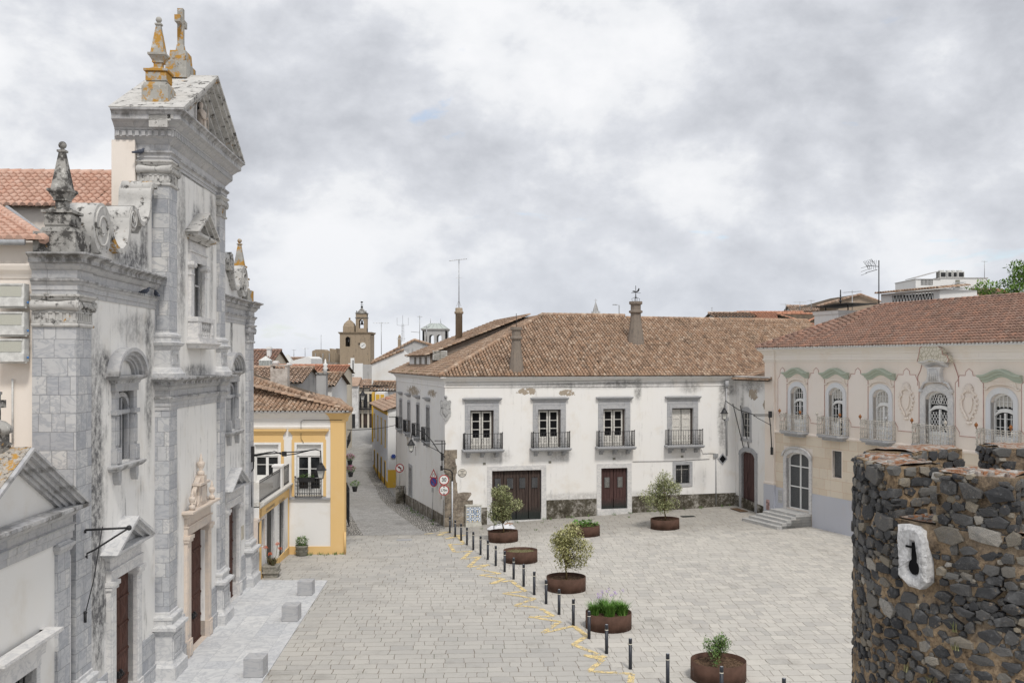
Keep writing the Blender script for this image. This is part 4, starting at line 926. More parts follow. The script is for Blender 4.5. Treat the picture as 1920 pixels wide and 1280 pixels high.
for (t0,t1,p,hh) in ((0,.07,.40,3.1),(.07,.18,.33,3.0),(.18,.30,.22,2.9),(.30,.42,.14,2.8),(.42,.52,.08,2.7)):
    for sg in (-1,1):
        yb_ = .5 if t0 > 0 else -.10
        e = max(0,min(hh,(8.18-t1-6.55)/sl));P = [(CX,8.18-t0),(CX+sg*hh,8.18-t0-hh*sl),(CX+sg*hh,max(6.55,8.18-t1-hh*sl)),(CX+sg*e,max(6.55,8.18-t1-e*sl)),(CX,8.18-t1)]
        m.prism(P if sg < 0 else P[::-1],.15-p,yb_)
part('pediment',m,MARB2,chap)
m = MB()
for sg in (-1,1): P = [(CX,8.20),(CX+sg*3.1,6.64),(CX+sg*3.1,6.60),(CX,8.12)];m.prism(P if sg < 0 else P[::-1],-.16,7)
part('roof',m,LICHR,chap)
m = MB();m.box(-3.56,-1.66,.02,.3,3.25,3.45);m.sweep([(-3.76,.15),(-3.76,.05),(-1.46,.05),(-1.46,.15)],[(0,3.43),(.03,3.45),(.05,3.72),(.10,3.76),(.28,3.84),(.32,3.88),(.32,3.95),(0,3.97)])
m.box(-3.56,-3.36,.04,.4,1.2,3.3);m.box(-1.86,-1.66,.04,.4,1.2,3.3);m.box(-3.6,-1.6,-.02,.4,1.02,1.2)
ws = part('window_frame',m,MARBL,chap)
m = MB()
for k in range(6): xx = -3.36+1.5*(k+.5)/6;m.tube([(xx,.26,1.2),(xx,.26,3.25)],.018,6)
for k in range(7): zz_ = 1.2+2.05*(k+.5)/7;m.tube([(-3.36,.24,zz_),(-1.86,.24,zz_)],.018,6)
part('grille',m,IRON,ws)
m = MB();m.box(-3.4,-1.8,.44,.46,1.2,3.3);part('pane',m,GLASS,ws)
m = MB();cx,cy = CX-.05,.52
m.lathe(cx,cy,[(.27,7.9),(.27,8.22),(.30,8.26),(.24,8.30),(.24,8.48),(.31,8.52),(.31,8.58),(.27,8.66),(.17,8.74),(.06,8.78),(.03,8.80)],14)
part('finial',m,LICH,chap)
m = MB();m.box(cx-.055,cx+.055,cy-.055,cy+.055,8.78,9.38);m.box(cx-.23,cx+.23,cy-.05,cy+.05,9.06,9.17)
for q in ((-.23,9.115),(.23,9.115)): m.box(cx+q[0]-.035,cx+q[0]+.035,cy-.07,cy+.07,9.03,9.20)
m.box(cx-.08,cx+.08,cy-.07,cy+.07,9.32,9.38);part('stone_cross',m,LICH,chap)
m = MB();m.tube([(.38,.22,-.1),(.38,.22,5.3)],.055,8);single('downpipe',m,MARBL,'white flaking downpipe in the corner between chapel and church','downpipe',CH)
# ================================================================ white palace
W = Frame(-4.32,64.0,7500,1867)
pal = thing('white_palace','large weathered white corner palace with four front balconies and mossy tiled roof','building',W)
EZ,RZ,RD = 9.12,13.55,9.0
XE = 20.4;XR_ = 31.0
FW = [W.Y(903.6,760)[0],W.Y(1030,760)[0],W.Y(1151.5,760)[0],W.Y(1279.7,760)[0]]
oz0,oz1 = 4.42,6.92
g0,g1 = W.Y(922.3,930)[0],W.Y(1014.8,930)[0];gt = W.Y(960,881.5)[1];gb = -.42
d0,d1 = W.Y(1127,930)[0],W.Y(1176,930)[0];dt = W.Y(1150,877)[1];db = W.Y(1150,956)[1]
w0,w1 = W.Y(1266.7,890)[0],W.Y(1292.4,890)[0];wt = W.Y(1280,871)[1];wb = W.Y(1280,905.4)[1]
print('palace',FW,g0,g1,gt,d0,d1,dt,db,w0,w1,wt,wb)
holes = [(c-.78,c+.78,oz0,oz1) for c in FW]+[(g0,g1,gb,gt),(d0,d1,db,dt),(w0,w1,wb,wt)]
SWP = [(752,751,762),(767,0,0),(784,0,0),(802.7,0,0)]
SYW = [W.X(q[0],790)[0] for q in SWP];print('side windows',SYW)
sd0,sd1 = W.X(772.5,900)[0],W.X(767.5,900)[0];sdt = W.X(771,877)[1];sdb = W.X(771,933)[1];print('side door',sd0,sd1,sdt,sdb)
m = MB();m.panel((0,XE),(-1.2,EZ),holes,0,.6)
m2 = MB();m2.panel((.6,24.4),(-3.2,EZ),[(q-.62,q+.62,4.5,6.85) for q in SYW]+[(sd0,sd1,sdb,sdt),(12.7-.2,12.7+.2,2.9,3.6)],0,.6);m2.swap()
m.add(m2.v,m2.f)
m.box(0,XE,24,24.4,-3,EZ)
part('wall',m,WP,pal)
# right-hand return wall towards the salmon palace
rd0,rd1 = W.X(1416,900,XE)[0],W.X(1391,900,XE)[0];rdt = W.X(1404,848,XE)[1];print('return door',rd0,rd1,rdt)
rw = (W.X(1409,790,XE)[0],W.X(1391,790,XE)[0]);print('return window',rw)
rwc = sum(rw)/2
m = MB();m.panel((-5.2,0),(-.8,EZ-.35),[(rd0,rd1,-.1,rdt),(rwc-.5,rwc+.5,5.0,6.6)],XE,XE+.5);m.swap()
part('wall',m,WP,pal)
# dark rotten plinth
m = MB();pl = .035
for a,b,zt in ((2.4,g0-.33,.62),(g1+.35,d0-.33,.95),(d1+.33,XE,1.02)):
    m = MB();m.poly([(a,-pl,-1),(b,-pl,-1),(b,-pl,zt),(a,-pl,zt)]);m.poly([(a,-pl,zt),(b,-pl,zt),(b,0,zt),(a,0,zt)]);part('plinth',m,PLINTH,pal)
m = MB();m.hexa([(-.05,.4,-1.5),(0,.4,-1.5),(0,24,-3),(-.05,24,-3),(-.05,.4,.15),(0,.4,.15),(0,24,-1.05),(-.05,24,-1.05)]);part('plinth',m,rotten('street_plinth',(.06,.05,.04),(.20,.18,.15),(.42,.40,.37)),pal)
m = MB();m.hexa([(XE-.04,-5.2,-.5),(XE,-5.2,-.5),(XE,0,-.5),(XE-.04,0,-.5),(XE-.04,-5.2,.55),(XE,-5.2,.55),(XE,0,.9),(XE-.04,0,.9)]);part('plinth',m,PLINTH,pal)
# eaves moulding
m = MB();pr = [(0,EZ-.72),(.05,EZ-.70),(.05,EZ-.62),(.02,EZ-.60),(.02,EZ-.34),(.08,EZ-.30),(.14,EZ-.22),(.22,EZ-.14),(.30,EZ-.08),(.32,EZ),(0,EZ)]
m.sweep([(0,24.4),(0,0),(XE,0),(XE,-5.2)],pr);part('cornice',m,WP,pal)
# exposed corner masonry: rough quoin blocks
m = MB();r_ = random.Random(3);z = -.9
while z < 4.15:
    h = r_.uniform(.34,.6);wx = r_.uniform(.3,.85) if z > 1.0 else r_.uniform(.8,1.9);wy = r_.uniform(.12,.3) if z > .8 else .5;d = r_.uniform(.015,.04)
    pts = [(-d,-d),(wx*.94,-d),(wx,-d*.5),(wx,.02),(.05,.05),(.02,wy),(-d,wy)]
    o = [(r_.uniform(-.03,.03)) for _ in range(7)]
    m.prismz([(p[0]+(o[i] if 0 < i < 4 else 0),p[1]) for i,p in enumerate(pts)],z+.015,z+h-.015);z += h
m.box(.01,.7,-.004,.01,-1,4.1)
part('exposed_stone',m,EXPOSED,pal)
m = MB();m.prism([(-.01,-1),(2.35,-1),(2.35,.62),(1.95,.66),(1.7,.72),(1.4,1.02),(1.75,1.5),(1.72,1.62),(1.2,1.66),(.85,1.6),(.8,1.9),(.7,2.6),(.78,3.2),(.65,3.9),(.35,4.15),(.02,4.2)],-.012,0)
part('exposed_stone',m,rotten('corner_rubble',(.10,.08,.065),(.26,.22,.18),(.42,.38,.33)),pal)
# coat of arms at the corner
m = MB();sx,sz = W.Y(835,766)
m.prism([(sx-.36,sz+.42),(sx-.30,sz+.55),(sx-.1,sz+.52),(sx,sz+.72),(sx+.1,sz+.52),(sx+.30,sz+.55),(sx+.36,sz+.42),(sx+.30,sz+.1),(sx+.36,sz-.3),(sx+.2,sz-.55),(sx,sz-.85),(sx-.2,sz-.55),(sx-.36,sz-.3),(sx-.30,sz+.1)],-.14,.0)
m.prism([(sx-.2,sz+.3),(sx+.2,sz+.3),(sx+.22,sz-.2),(sx,sz-.5),(sx-.22,sz-.2)],-.2,-.1);m.ball((sx,-.12,sz+.75),.11,8)
for k in range(6): m.ball((sx+r_.uniform(-.28,.28),-.15,sz+r_.uniform(-.4,.45)),.07,6)
part('coat_of_arms',m,rotten('worn_shield',(.16,.16,.16),(.34,.34,.34),(.48,.48,.47)),pal)
# --- front windows with balconies: one built, three copied
def french(m,fr,gl,w,z0,z1,y,cols=2,rows=3,panel=.62):
    """two leaves: stiles, rails, glazing bars, panelled foot; gl collects the panes"""
    m.box(-w,-w+.07,y-.05,y+.05,z0,z1);m.box(w-.07,w,y-.05,y+.05,z0,z1);m.box(-w,w,y-.05,y+.05,z1-.07,z1)
    fr.append(0)
def railing(m,hw,y0,y1,z0,z1,n,knob=True):
    """iron balcony rail: front and two sides, scrollwork between bars"""
    for zz_ in (z0+.06,z1): m.tube([(-hw,y1,zz_),(-hw,y0,zz_),(hw,y0,zz_),(hw,y1,zz_)],.018,5)
    m.tube([(-hw,y0,z0+.24),(hw,y0,z0+.24)],.012,4)
    for k in range(n+1):
        xx = -hw+2*hw*k/n;m.tube([(xx,y0,z0),(xx,y0,z1)],.014 if 0 < k < n else .026,5)
    for k in range(n):
        a = -hw+2*hw*(k+.5)/n;r = hw/n*.72
        if k % 2 == 0:
            for zc in (z0+.42,z0+.60): m.tube([(a+r*math.cos(t),y0,zc+r*math.sin(t)) for t in (0,1.05,2.1,3.14,4.2,5.2)],.011,4,closed=True)
        m.tube([(a+r*.9*math.cos(t),y0,z0+.15+r*.8*math.sin(t)) for t in (0,1.05,2.1,3.14,4.2,5.2)],.010,4,closed=True)
    ns = 4
    for s_ in (-hw,hw):
        for k in range(1,ns+1): yy = y0+(y1-y0)*k/ns;m.tube([(s_,yy,z0),(s_,yy,z1)],.013,5)
    if knob:
        for s_ in (-hw,hw): m.ball((s_,y0,z1+.05),.045,8)
def make_window(glass=DARK,first=True):
    m = MB();
    for sg in (-1,1): m.box(sg*.78,sg*1.13,-.06,.3,oz0-.02,oz1+.36)
    m.box(-.78,.78,-.06,.3,oz1,oz1+.36);m.box(-1.10,1.10,-.05,.1,oz1+.36,oz1+.52)
    m.sweep([(-1.10,0),(-1.10,-.06),(1.10,-.06),(1.10,0)],[(0,oz1+.5),(.02,oz1+.5),(.06,oz1+.6),(.16,oz1+.68),(.20,oz1+.74),(.20,oz1+.80),(0,oz1+.83)])
    w = part('window_surround',m,SURR,pal)
    m = MB();y = .26;H = oz1-oz0
    m.box(-.78,-.70,y-.05,y+.05,oz0,oz1);m.box(.70,.78,y-.05,y+.05,oz0,oz1);m.box(-.7,.7,y-.05,y+.05,oz1-.07,oz1)
    fr_ = part('frame',m,DOORB,w)
    for sg in (-1,1):
        m = MB();a,b = (.03,.68);zz0,zz1 = oz0+.03,oz1-.09
        def X(q): return sg*q
        m.box(X(a),X(a+.10),y-.02,y+.03,zz0,zz1);m.box(X(b-.10),X(b),y-.02,y+.03,zz0,zz1)
        m.box(X(a+.1),X(b-.1),y-.02,y+.03,zz1-.10,zz1);m.box(X(a+.1),X(b-.1),y-.02,y+.03,zz0,zz0+.68)
        m.box(X(a+.14),X(b-.14),y-.035,y,zz0+.12,zz0+.56)
        hh = (zz1-.1)-(zz0+.68)
        for k in (1,2): m.box(X(a+.1),X(b-.1),y-.02,y+.03,zz0+.68+hh*k/3-.025,zz0+.68+hh*k/3+.025)
        sh = part('casement',m,OLDPAINT,w)
        m = MB();m.box(X(a+.1),X(b-.1),y+.01,y+.02,zz0+.68,zz1-.1);part('pane',m,glass,sh)
    return w
def make_balcony():
    m = MB();m.sweep([(-1.28,0),(-1.28,-.58),(1.28,-.58),(1.28,0)],[(-.02,oz0-.20),(.0,oz0-.20),(.04,oz0-.14),(.08,oz0-.10),(.08,oz0-.02),(.0,oz0)]);m.box(-1.28,1.28,-.58,0,oz0-.2,oz0)
    for xx in (-.95,0,.95): m.prismx([(0,oz0-.55),(-.14,oz0-.52),(-.2,oz0-.38),(-.42,oz0-.34),(-.45,oz0-.2),(0,oz0-.2)][::-1],xx-.11,xx+.11)
    b = part('balcony',m,SURR,pal)
    m = MB();railing(m,1.24,-.56,-.02,oz0+.02,oz0+1.02,14);part('railing',m,IRON,b)
    return b
w_ = make_window();b_ = make_balcony()
w_.location = (FW[0],0,0);b_.location = (FW[0],0,0)
for c in FW[1:3]: copy_tree(w_,pal,loc=(c,0,0));copy_tree(b_,pal,loc=(c,0,0))
w4 = make_window(CURT);w4.location = (FW[3],0,0);copy_tree(b_,pal,loc=(FW[3],0,0))
m = MB();m.box(1.4,XE,1.2,1.3,-.8,8.9);m.box(1.25,1.35,1.3,24.5,-3,8.9);part('dark_interior',m,DARK,pal)
# --- doors
def boards(m,x0,x1,z0,z1,y,n,cross=()):
    w = (x1-x0)/n
    for k in range(n): m.box(x0+w*k+.008,x0+w*(k+1)-.008,y-(.012 if k % 2 else 0),y+.05,z0,z1)
m = MB();m.box(g0-.33,g0,-.05,.3,gb-.2,gt+.30);m.box(g1,g1+.33,-.05,.3,gb-.2,gt+.30);m.box(g0,g1,-.05,.3,gt,gt+.30);m.box(g0,g1,-.02,.4,gb-.25,gb+.12);ds = part('door_surround',m,MARBL,pal)
lw = (g1-g0)/4
for k in range(4):
    m = MB();boards(m,g0+lw*k+.015,g0+lw*(k+1)-.015,gb+.12,gt,.18,4)
    m.box(g0+lw*k+.04,g0+lw*(k+1)-.04,.155,.17,gb+.12,gb+.72)
    d = part('door_leaf',m,DOORB,ds)
    m = MB();cx = g0+lw*(k+.5);m.box(cx-.20,cx+.20,.13,.165,2.05-.28,2.05+.42);wv = part('door_vent',m,IRON,d)
    m = MB()
    for q in range(5): xx = cx-.16+q*.08;m.tube([(xx,.12,1.8),(xx,.12,2.44)],.008,4)
    part('bars',m,STEEL,wv)
m = MB();m.box(d0-.30,d0,-.05,.3,db-.2,dt+.30);m.box(d1,d1+.30,-.05,.3,db-.2,dt+.30);m.box(d0,d1,-.05,.3,dt,dt+.30);m.box(d0-.3,d1+.3,-.12,.4,db-.3,db+.08);ds = part('door_surround',m,MARBL,pal)
lw = (d1-d0)/2
for k in range(2):
    m = MB();boards(m,d0+lw*k+.015,d0+lw*(k+1)-.015,db+.08,dt,.18,4);m.box(d0+lw*k+.03,d0+lw*(k+1)-.03,.15,.17,db+.08,db+.78)
    d = part('door_leaf',m,DOORR,ds)
    m = MB();cx = d0+lw*(k+.5);zc = db+1.85;m.box(cx-.18,cx+.18,.14,.165,zc-.34,zc+.34);wv = part('door_window',m,GLASSG,d)
    m = MB()
    for q in range(4): xx = cx-.13+q*.087;m.tube([(xx,.12,zc-.34),(xx,.12,zc+.34)],.012,4)
    part('bars',m,OLDPAINT,wv)
m = MB();f_ = .22;m.box(w0-f_,w0,-.05,.3,wb-f_,wt+f_);m.box(w1,w1+f_,-.05,.3,wb-f_,wt+f_);m.box(w0,w1,-.05,.3,wt,wt+f_);m.box(w0,w1,-.06,.3,wb-f_,wb);ds = part('window_surround',m,SURR,pal)
m = MB();m.box(w0,w1,.2,.22,wb,wt);part('pane',m,GLASSG,ds)
m = MB()
for q in range(7): xx = w0+(w1-w0)*(q+.5)/7;m.tube([(xx,.03,wb),(xx,.03,wt)],.016,5)
m.tube([(w0,.03,(wb+wt)/2),(w1,.03,(wb+wt)/2)],.016,5);part('bars',m,IRON,ds)
m = MB()
cx = (w0+w1)/2
m.box(cx-.03,cx+.03,.15,.2,wb,wt);m.box(w0,w1,.15,.2,wb+.9,wb+.94);part('frame',m,OLDPAINT,ds)
# return wall door (segmental head) and small window
m = MB();yd = (rd0+rd1)/2;hw = (rd1-rd0)/2
def swp(mb): mb.swap();return mb
m.box(yd-hw-.32,yd-hw,XE-.06,XE+.25,-.1,rdt+.05);m.box(yd+hw,yd+hw+.32,XE-.06,XE+.25,-.1,rdt+.05)
A = arc(yd,rdt-.25,hw+.36,.62,180,0,12);B = arc(yd,rdt-.3,hw,.36,180,0,12)
for i in range(12): m.prism([A[i],A[i+1],B[i+1],B[i]],XE-.08,XE+.25)
swp(m);ds = part('door_surround',m,SURR,pal)
m = MB()
for k in range(2): boards(m,yd-hw+k*hw+.01,yd-hw+(k+1)*hw-.01,0.05,rdt-.02,XE+.12,3)
for k in range(2): c = yd-hw/2+k*hw;m.box(c-.16,c+.16,XE+.08,XE+.11,1.95,2.5);m.box(c-.2,c+.2,XE+.09,XE+.12,.3,1.4)
swp(m);dr = part('door_leaf',m,DOORR,ds)
m = MB();m.box(rwc-.70,rwc-.5,XE-.05,XE+.2,4.8,6.75);m.box(rwc+.5,rwc+.70,XE-.05,XE+.2,4.8,6.75);m.box(rwc-.76,rwc+.76,XE-.10,XE+.2,4.68,4.86)
A = arc(rwc,6.6,.72,.42,180,0,10);B = arc(rwc,6.6,.5,.05,180,0,10)
for i in range(10): m.prism([A[i],A[i+1],B[i+1],B[i]],XE-.06,XE+.2)
swp(m);ds = part('window_surround',m,SURR,pal)
m = MB();m.box(rwc-.5,rwc+.5,XE+.12,XE+.14,4.86,6.65);swp(m);part('pane',m,GLASSG,ds)
m = MB()
for q in (-.46,-.02,.42): m.box(rwc+q,rwc+q+.05,XE+.06,XE+.1,4.86,6.62)
for q in (5.3,5.75,6.2): m.box(rwc-.46,rwc+.46,XE+.07,XE+.1,q,q+.035)
swp(m);part('frame',m,OLDPAINT,ds)
# --- street side windows: built once, copied
m = MB()
m.box(-.80,-.62,-.05,.3,4.48,6.95);m.box(.62,.80,-.05,.3,4.48,6.95);m.box(-.62,.62,-.05,.3,6.85,7.02)
m.sweep([(-.78,0),(-.78,-.05),(.78,-.05),(.78,0)],[(0,7.28),(.02,7.28),(.10,7.38),(.22,7.44),(.24,7.52),(0,7.56)]);
swp(m);m.shift(0,0,0);sw = part('window_surround',m,SURR,pal)
m = MB();
for a,b in ((-.6,-.52),(-.04,.04),(.52,.6)): m.box(a,b,.2,.26,4.5,6.85)
for q in (5.1,5.7,6.3): m.box(-.56,.56,.2,.26,q,q+.04)
m.box(-.56,.56,.2,.25,4.5,5.1);swp(m);cs = part('casement',m,OLDPAINT,sw)
m = MB();m.box(-.56,.56,.26,.27,5.1,6.85);swp(m);part('pane',m,GLASSG,cs)
m = MB();m.box(-.85,.85,-.38,0,4.34,4.48)
for q in (-.6,.6): m.box(q-.09,q+.09,-.25,0,4.1,4.34)
swp(m);sb = part('balcony',m,SURR,pal)
m = MB();railing(m,.80,-.36,-.02,4.5,5.42,8,False);swp(m);part('railing',m,IRON,sb)
sw.location = (0,SYW[0],0);sb.location = (0,SYW[0],0)
for q in SYW[1:]: copy_tree(sw,pal,loc=(0,q,0));copy_tree(sb,pal,loc=(0,q,0))
m = MB();m.box(sd0-.2,sd0,-.05,.2,sdb,sdt+.25);m.box(sd1,sd1+.2,-.05,.2,sdb,sdt+.25);m.box(sd0,sd1,-.05,.2,sdt,sdt+.25);swp(m);ds = part('door_surround',m,SURR,pal)
m = MB();boards(m,sd0,sd1,sdb,sdt,.2,4);swp(m);part('door_leaf',m,flat('street_door',(.17,.16,.14)),ds)
# --- roof
OV = .42;sl = (RZ-EZ)/(RD+OV)
def rz_(y): return EZ+(y+OV)*sl
ll = vlen(EZ,RZ,RD+OV);Vf = (0,(RD+OV)/ll,(RZ-EZ)/ll)
m = MB()
wF = 22.8
XB = 15.6
tiles(m,(-OV,-OV,EZ),(1,0,0),Vf,XB+OV,lambda s: 0,lambda s: min(ll,s*ll/(RD+OV)),.225,.34,idb=11)
def rlen2(s):   # right wing: slightly lower ridge, ends in the valley against the salmon palace
    x = XB+s;return ll*.955
tiles(m,(XB,-OV,EZ),(1,0,0),Vf,XR_-XB,lambda s: max(0,((XB+s)-(XE-.35))*1.0)*ll/(RD+OV)*.0,rlen2,.225,.34,idb=12)
lw_ = ll
Vs = ((RD+OV)/ll,0,(RZ-EZ)/ll)
tiles(m,(-OV,26,EZ),(0,-1,0),Vs,26+OV,lambda s: 0,lambda s: min(ll,(26+OV-s)*ll/(RD+OV)),.25,.36,idb=13)
roofplane(m,[(-OV,-OV,EZ-.02),(XR_,-OV,EZ-.02),(XR_,RD,RZ-.02),(RD,RD,RZ-.02)]);roofplane(m,[(-OV,-OV,EZ-.02),(RD,RD,RZ-.02),(RD,26,RZ-.02),(-OV,26,EZ-.02)])
roofplane(m,[(RD,RD,RZ),(XR_,RD,RZ),(XR_,2*RD,EZ),(RD,2*RD,EZ)])
ridge(m,(-OV,-OV,EZ+.10),(RD,RD,RZ+.08),.14,.42,1);ridge(m,(RD,RD,RZ+.08),(XB,RD,RZ+.08),.14,.42,2);ridge(m,(XB,RD-.4,RZ-.12),(XR_,RD-.4,RZ-.16),.14,.42,3)
roof = part('roof',m,T_OLD,pal)
# small pent roof over the return wall
m = MB();lv = 2.6;V5 = (.94,0,.34);
tiles(m,(XE-.4,-.3,EZ-.28),(0,-1,0),V5,5.0,lambda s: 0,lambda s: 3.4,.225,.34,idb=15);roofplane(m,[(XE-.4,-.3,EZ-.32),(XE-.4,-5.3,EZ-.32),(XE+2.8,-5.3,EZ+.84),(XE+2.8,-.3,EZ+.84)])
part('roof',m,T_OLD,pal)
m = MB();m.box(-OV+.06,XE,-OV+.05,0,EZ-.10,EZ-.02);m.box(-OV+.06,0,-OV,25,EZ-.10,EZ-.02);part('eaves_board',m,WP,pal)
# attic room on the street side
ax0,ax1,ay = .95,8.8,11.7
m = MB();m.prism([(ax0,9.3),(ax1,RZ-.6),(ax1,RZ+.05),(ax0,10.62)],ay,22.5)
at_ = part('attic_wall',m,RENDER,pal)
m = MB();m.box(ax0-.03,ax0,ay,22.5,9.25,10.6);part('attic_front',m,FARW,at_)
m = MB()
for q in (13.4,16.2,19): m.box(ax0-.08,ax0-.03,q-.45,q-.02,9.5,10.45);m.box(ax0-.08,ax0-.03,q+.03,q+.45,9.5,10.45)
part('shutter',m,SHUT,at_)
m = MB();sA = (RZ+.15-10.62)/(ax1-ax0+.35);l2 = math.hypot(ax1-ax0+.35,RZ+.15-10.62+.12);V6 = ((ax1-ax0+.35)/l2,0,(RZ+.15-10.62+.12)/l2)
tiles(m,(ax0-.35,22.8,10.55),(0,-1,0),V6,11.4,lambda s: 0,lambda s: l2,.25,.36,idb=17);roofplane(m,[(ax0-.35,22.8,10.5),(ax0-.35,11.4,10.5),(ax1,11.4,RZ+.17),(ax1,22.8,RZ+.17)])
part('attic_roof',m,T_OLD,at_)
m = MB();qx,qz = W.Y(824,666,ay);m.box(qx-.55,qx+.55,ay-.25,ay,qz-.35,qz+.35);ac = part('air_conditioner',m,ACW,at_)
m = MB()
for q in range(7): m.box(qx-.5,qx+.5,ay-.27,ay-.25,qz-.3+q*.09,qz-.27+q*.09)
m.box(qx-.02,qx+.02,ay-.275,ay-.25,qz-.33,qz+.33);part('grille',m,POTG,ac)
# grass tufts in the gutter
def tuft(m,c,n,h,sp,rr,w=.012,bend=.5):
    for k in range(n):
        a = rr.uniform(0,6.28);d = rr.uniform(0,sp);x,y = c[0]+d*math.cos(a),c[1]+d*math.sin(a);b = rr.uniform(0,6.28);hh = h*rr.uniform(.5,1.1);bb = bend*hh*rr.uniform(.2,1)
        dx,dy = math.cos(b),math.sin(b);px_,py_ = -dy*w,dx*w;uid = (rr.random()*9,rr.random()*9)
        m.add([(x-px_,y-py_,c[2]),(x+px_,y+py_,c[2]),(x+dx*bb*.4+px_*.8,y+dy*bb*.4+py_*.8,c[2]+hh*.6),(x+dx*bb*.4-px_*.8,y+dy*bb*.4-py_*.8,c[2]+hh*.6),(x+dx*bb,y+dy*bb,c[2]+hh)],[(0,1,2,3),(3,2,4)],uv=[uid,uid])
m = MB();r_ = random.Random(4)
for k in range(46): y = r_.uniform(6,23);tuft(m,(r_.uniform(-.3,.5),y,EZ+.1),10,.28,.2,r_)
single('roof_weeds',m,LEAFY,None,None,fr=W,kind='stuff')
# --- chimneys
def chimney_old(px0,px1,ybase,ytop,ydep,name,mat_=None,round_=False):
    xb0,zb = W.Y(px0,ybase,ydep);xb1,_ = W.Y(px1,ybase,ydep);cx = (xb0+xb1)/2;hw = (xb1-xb0)/2;zt = W.Y(px0,ytop,ydep)[1]
    m = MB()
    if round_: m.lathe(cx,ydep,[(hw,zb-.4),(hw,zt-.5),(hw*1.3,zt-.45),(hw*1.3,zt-.3),(hw*1.05,zt-.28),(hw*1.05,zt-.05),(hw*.9,zt)],14)
    else:
        rr = hw*1.15
        prof = [(rr,zb-.4),(rr*.95,zb+.1),(rr*.62,zb+(zt-zb)*.5),(rr*.55,zb+(zt-zb)*.72),(rr*.75,zb+(zt-zb)*.74),(rr*.75,zb+(zt-zb)*.78),(rr*.55,zb+(zt-zb)*.80),(rr*.55,zb+(zt-zb)*.92),(rr*.72,zb+(zt-zb)*.94),(rr*.72,zt),(rr*.4,zt)]
        m.lathe(cx,ydep,prof,10,smooth=False,ang=.3)
    part(name,m,mat_ or RENDER,roof);return cx,zt
ydep = W.PL(968,698,(0,-OV,EZ),(0,-sl,1));c1 = chimney_old(955,981,698,613,ydep[1]+.3,'chimney')
yd2 = W.PL(1191,645,(0,-OV,EZ),(0,-sl,1));c2 = chimney_old(1178,1206,645,565,yd2[1]+.3,'chimney');print('chim',ydep,yd2)
c3 = chimney_old(854,867,632,577,15.0,'chimney',TOWERM,True)
m = MB();x,z = c2;y = yd2[1]+.3
m.tube([(x,y,z-.1),(x,y,z+1.15)],.022,6);m.tube([(x-.35,y,z+.62),(x+.38,y,z+.62)],.015,5);m.ball((x,y,z+.3),.07);m.ball((x,y,z+.45),.05)
for q in range(4): a = q*math.pi/2;m.tube([(x+.25*math.cos(a),y+.25*math.sin(a),z-.05),(x+.30*math.cos(a),y+.3*math.sin(a),z+.2),(x,y,z+.34)],.015,5)
m.prism([(x-.30,z+.72),(x-.12,z+.80),(x-.02,z+.72),(x+.12,z+.78),(x+.22,z+.98),(x+.30,z+.92),(x+.24,z+.74),(x+.1,z+.66),(x-.1,z+.66)],y-.012,y+.012)
single('weathervane',m,IRON,'black iron weathercock on the middle chimney of the white palace','weathervane',W)
m = MB();m.tube([(c1[0],ydep[1]+.3,c1[1]-.1),(c1[0],ydep[1]+.3,c1[1]+.9)],.02,5);single('iron_spike',m,IRON,'thin iron spike on top of the squat chimney nearest the palace corner','spike',W)
# ================================================================ salmon palace
P = Frame(16.5,64.5,.3698,-.9291)
sp_ = thing('salmon_palace','long salmon coloured palace with arched windows, green mouldings and red tiled roof','building',P)
PE = 10.95;PL_ = 30.0
WX = [P.Y(q,760)[0] for q in (1495.3,1568,1652.3,1757,1879.4)]+[22.7]
WWd = [.62,.62,.62,.76,.66,.66]
print('pink',WX)
da,dbb = P.Y(1475,900)[0],P.Y(1518,900)[0];dtop,dbot = 4.45,.92
sa,sb_ = P.Y(1561.7,860)[0],P.Y(1578.8,860)[0];print('pdoor',da,dbb,sa,sb_)
F0 = 5.80
m = MB();m.panel((0,PL_),(-.6,PE-.2),[(c-w,c+w,F0,8.55) for c,w in zip(WX,WWd)]+[(da,dbb,dbot,dtop),(sa,sb_,3.3,4.85)],0,.6);m.box(0,.6,.6,9,-.6,PE-.2)
# arched heads closing the rectangular openings
for c,w in zip(WX,WWd):
    A = arc(c,8.10,w,.45,0,180,12);
    for i in range(12): m.prism([A[i],A[i+1],(A[i+1][0],8.56),(A[i][0],8.56)],0,.5)
cd = (da+dbb)/2;hwd = (dbb-da)/2;A = arc(cd,dtop-.42,hwd,.42,0,180,12)
for i in range(12): m.prism([A[i],A[i+1],(A[i+1][0],dtop+.01),(A[i][0],dtop+.01)],0,.5)
part('wall',m,PKU,sp_)
def ashlar():
    g = G('painted_ashlar');jm,r1,r2 = g.blocks(g.uv,1.5,.62,.02,.0,.1);n = g.noise(2,8,.65);st = g.noise(1,7,.6,g.map(g.obj,(3,3,.3)))
    c = g.mix(g.step(r1,.2,.8),(.66,.565,.45),(.70,.62,.51));c = g.mix(g.M('MULTIPLY',g.step(n,.5,.7),.35),c,(.52,.45,.38));c = g.mix(g.M('MULTIPLY',g.step(st,.55,.75),.3),c,(.40,.36,.32))
    c = g.mix(g.M('MULTIPLY',jm,.55),c,(.56,.36,.24));g.bump(n,.2,.02);return g.done(c,.92,.12)
m = MB();m.panel((.95,PL_),(2.1,F0-.28),[(da-.3,dbb+.3,0,dtop+.35),(sa,sb_,3.3,4.85)],-.012,0);part('ashlar_facing',m,ashlar(),sp_)
m = MB();m.panel((.95,PL_),(-.5,2.1),[(da-.3,dbb+.3,-.6,3)],-.055,0);m.box(-.12,.98,-.16,.4,-.5,2.2);part('plinth',m,GREYB,sp_)
